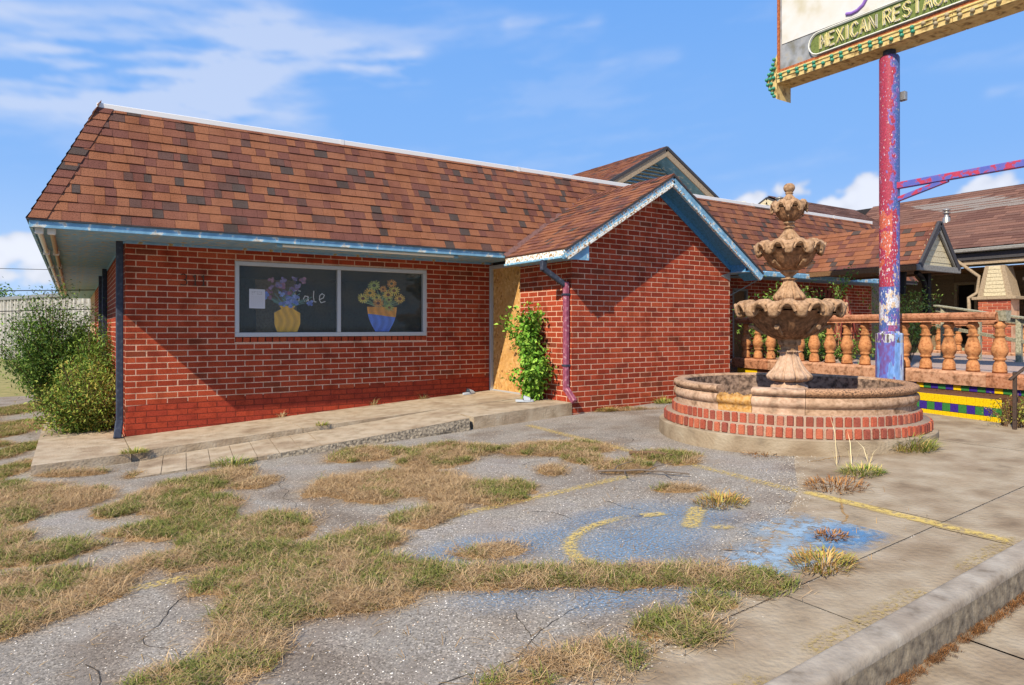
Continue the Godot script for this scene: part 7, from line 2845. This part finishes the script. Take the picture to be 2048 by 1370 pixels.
	# trees far behind the shed
	for e in [[Vector3(-10.5, -0.1, -56.0), 4.9, "rounded yellow-green tree showing over the shed roof"], [Vector3(-6.2, -0.1, -58.0), 4.8, "sparser grey-green tree right of the rounded one, over the shed"], [Vector3(-15.5, -0.1, -60.0), 4.2, "low tree at the left edge behind the shed"]]:
		b = e[0]
		var H0: float = e[1]
		st = [[b, b + Vector3(0.1, H0 * 0.4, 0), b + Vector3(0, H0 * 0.7, 0), 0.22]]
		for k in 34:
			var a := rnd(0, TAU)
			var r := sqrt(rng.randf()) * 3.2
			st.append([b + Vector3(0, H0 * 0.35, 0), b + Vector3(cos(a) * r * 0.5, H0 * 0.6, sin(a) * r * 0.5), b + Vector3(cos(a) * r, H0 * (1.02 - 0.035 * r * r) * rnd(0.8, 1.06), sin(a) * r), 0.05])
		var tr := plant("tree", e[2], "tree", b, st, 130, Vector2(0.26, 0.16), ["5a7a34", "74903e", "48682e", "86984a"], "bark", 0.45, 0.5)
	# brush along the lot's far left edge
	b = Vector3(-4.6, -0.05, -9.5)
	plant("wild_shrub", "grassy low brush at the left edge of the driveway", "shrub", b, shrub_stems(b, 1.6, 1.6, 0.8, 60), 70, Vector2(0.07, 0.02), ["7c8c42", "93984a", "5f7a30"], "bark", 0.14)


func small_things() -> void:
	# slippers
	for e in [[Vector3(4.82, slab_y(4.82) + 0.001, 0.17), 0.25, "grey slide slipper lying by the wall left of the boarded door"], [Vector3(4.93, slab_y(4.93) + 0.001, 1.62), -0.6, "grey slide slipper half under the climbing vine"]]:
		var s := thing("slipper", e[2], "slipper", e[0], "pair of slippers")
		s.rotation.y = e[1]
		var mb := MB.new()
		var rows := []
		for y in [0.0, 0.022, 0.03]:
			var row := PackedVector3Array()
			for k in 24:
				var a := TAU * k / 24
				var wd := 0.045 + 0.008 * cos(a)
				row.append(Vector3(cos(a) * 0.135, y, sin(a) * wd * (1.0 if y < 0.025 else 0.9)))
			rows.append(row)
		var mid := PackedVector3Array()
		for k in 24:
			mid.append(Vector3(0, 0.028, 0))
		rows.append(mid)
		mb.grid(rows, true, func(q, r): return Vector3(q.x, 0.05 if r < 2 else 1.0, q.z))
		obj("sole", mb, M.shoe, s)
		mb = MB.new()
		rows = []
		for j in 6:
			var x := -0.02 + 0.10 * j / 5.0
			var row := PackedVector3Array()
			for k in 11:
				var a := PI * k / 10.0
				var hh := 0.075 - 0.035 * j / 5.0
				row.append(Vector3(x, 0.02 + sin(a) * hh, cos(a) * (0.052 - 0.006 * j / 5.0)))
			rows.append(row)
		mb.grid(rows, false, func(q, _r): return Vector3(0, q.y - 0.01, q.z))
		obj("strap", mb, M.shoe, s)
		mb = MB.new()
		mb.tube([Vector3(-0.02, 0.03, 0.05), Vector3(-0.02, 0.085, 0.02), Vector3(-0.02, 0.09, 0.0), Vector3(-0.02, 0.085, -0.02), Vector3(-0.02, 0.03, -0.05)], 0.008, 6)
		obj("strap_edge", mb, M.shoe_dark, s)
	# overhead cables left of the restaurant
	for e in [[Vector3(-24, 4.6, -30), Vector3(0.0, 4.05, -26), "upper overhead cable left of the restaurant"], [Vector3(-16, 2.78, -15), Vector3(-0.02, 2.55, -12.5), "dark cable running to the left wall above the shrubs"], [Vector3(-16, 2.15, -15.5), Vector3(-0.02, 2.02, -12.7), "lower cable crossing in front of the shed panels"]]:
		var p := []
		for k in 13:
			var t := k / 12.0
			p.append((e[0] as Vector3).lerp(e[1], t) - Vector3(0, 0.25 * sin(t * PI), 0))
		var mb := MB.new()
		mb.tube(p, 0.012, 5)
		tag(obj("overhead_cable", mb, M.cable), e[2], "cable", "overhead cables")
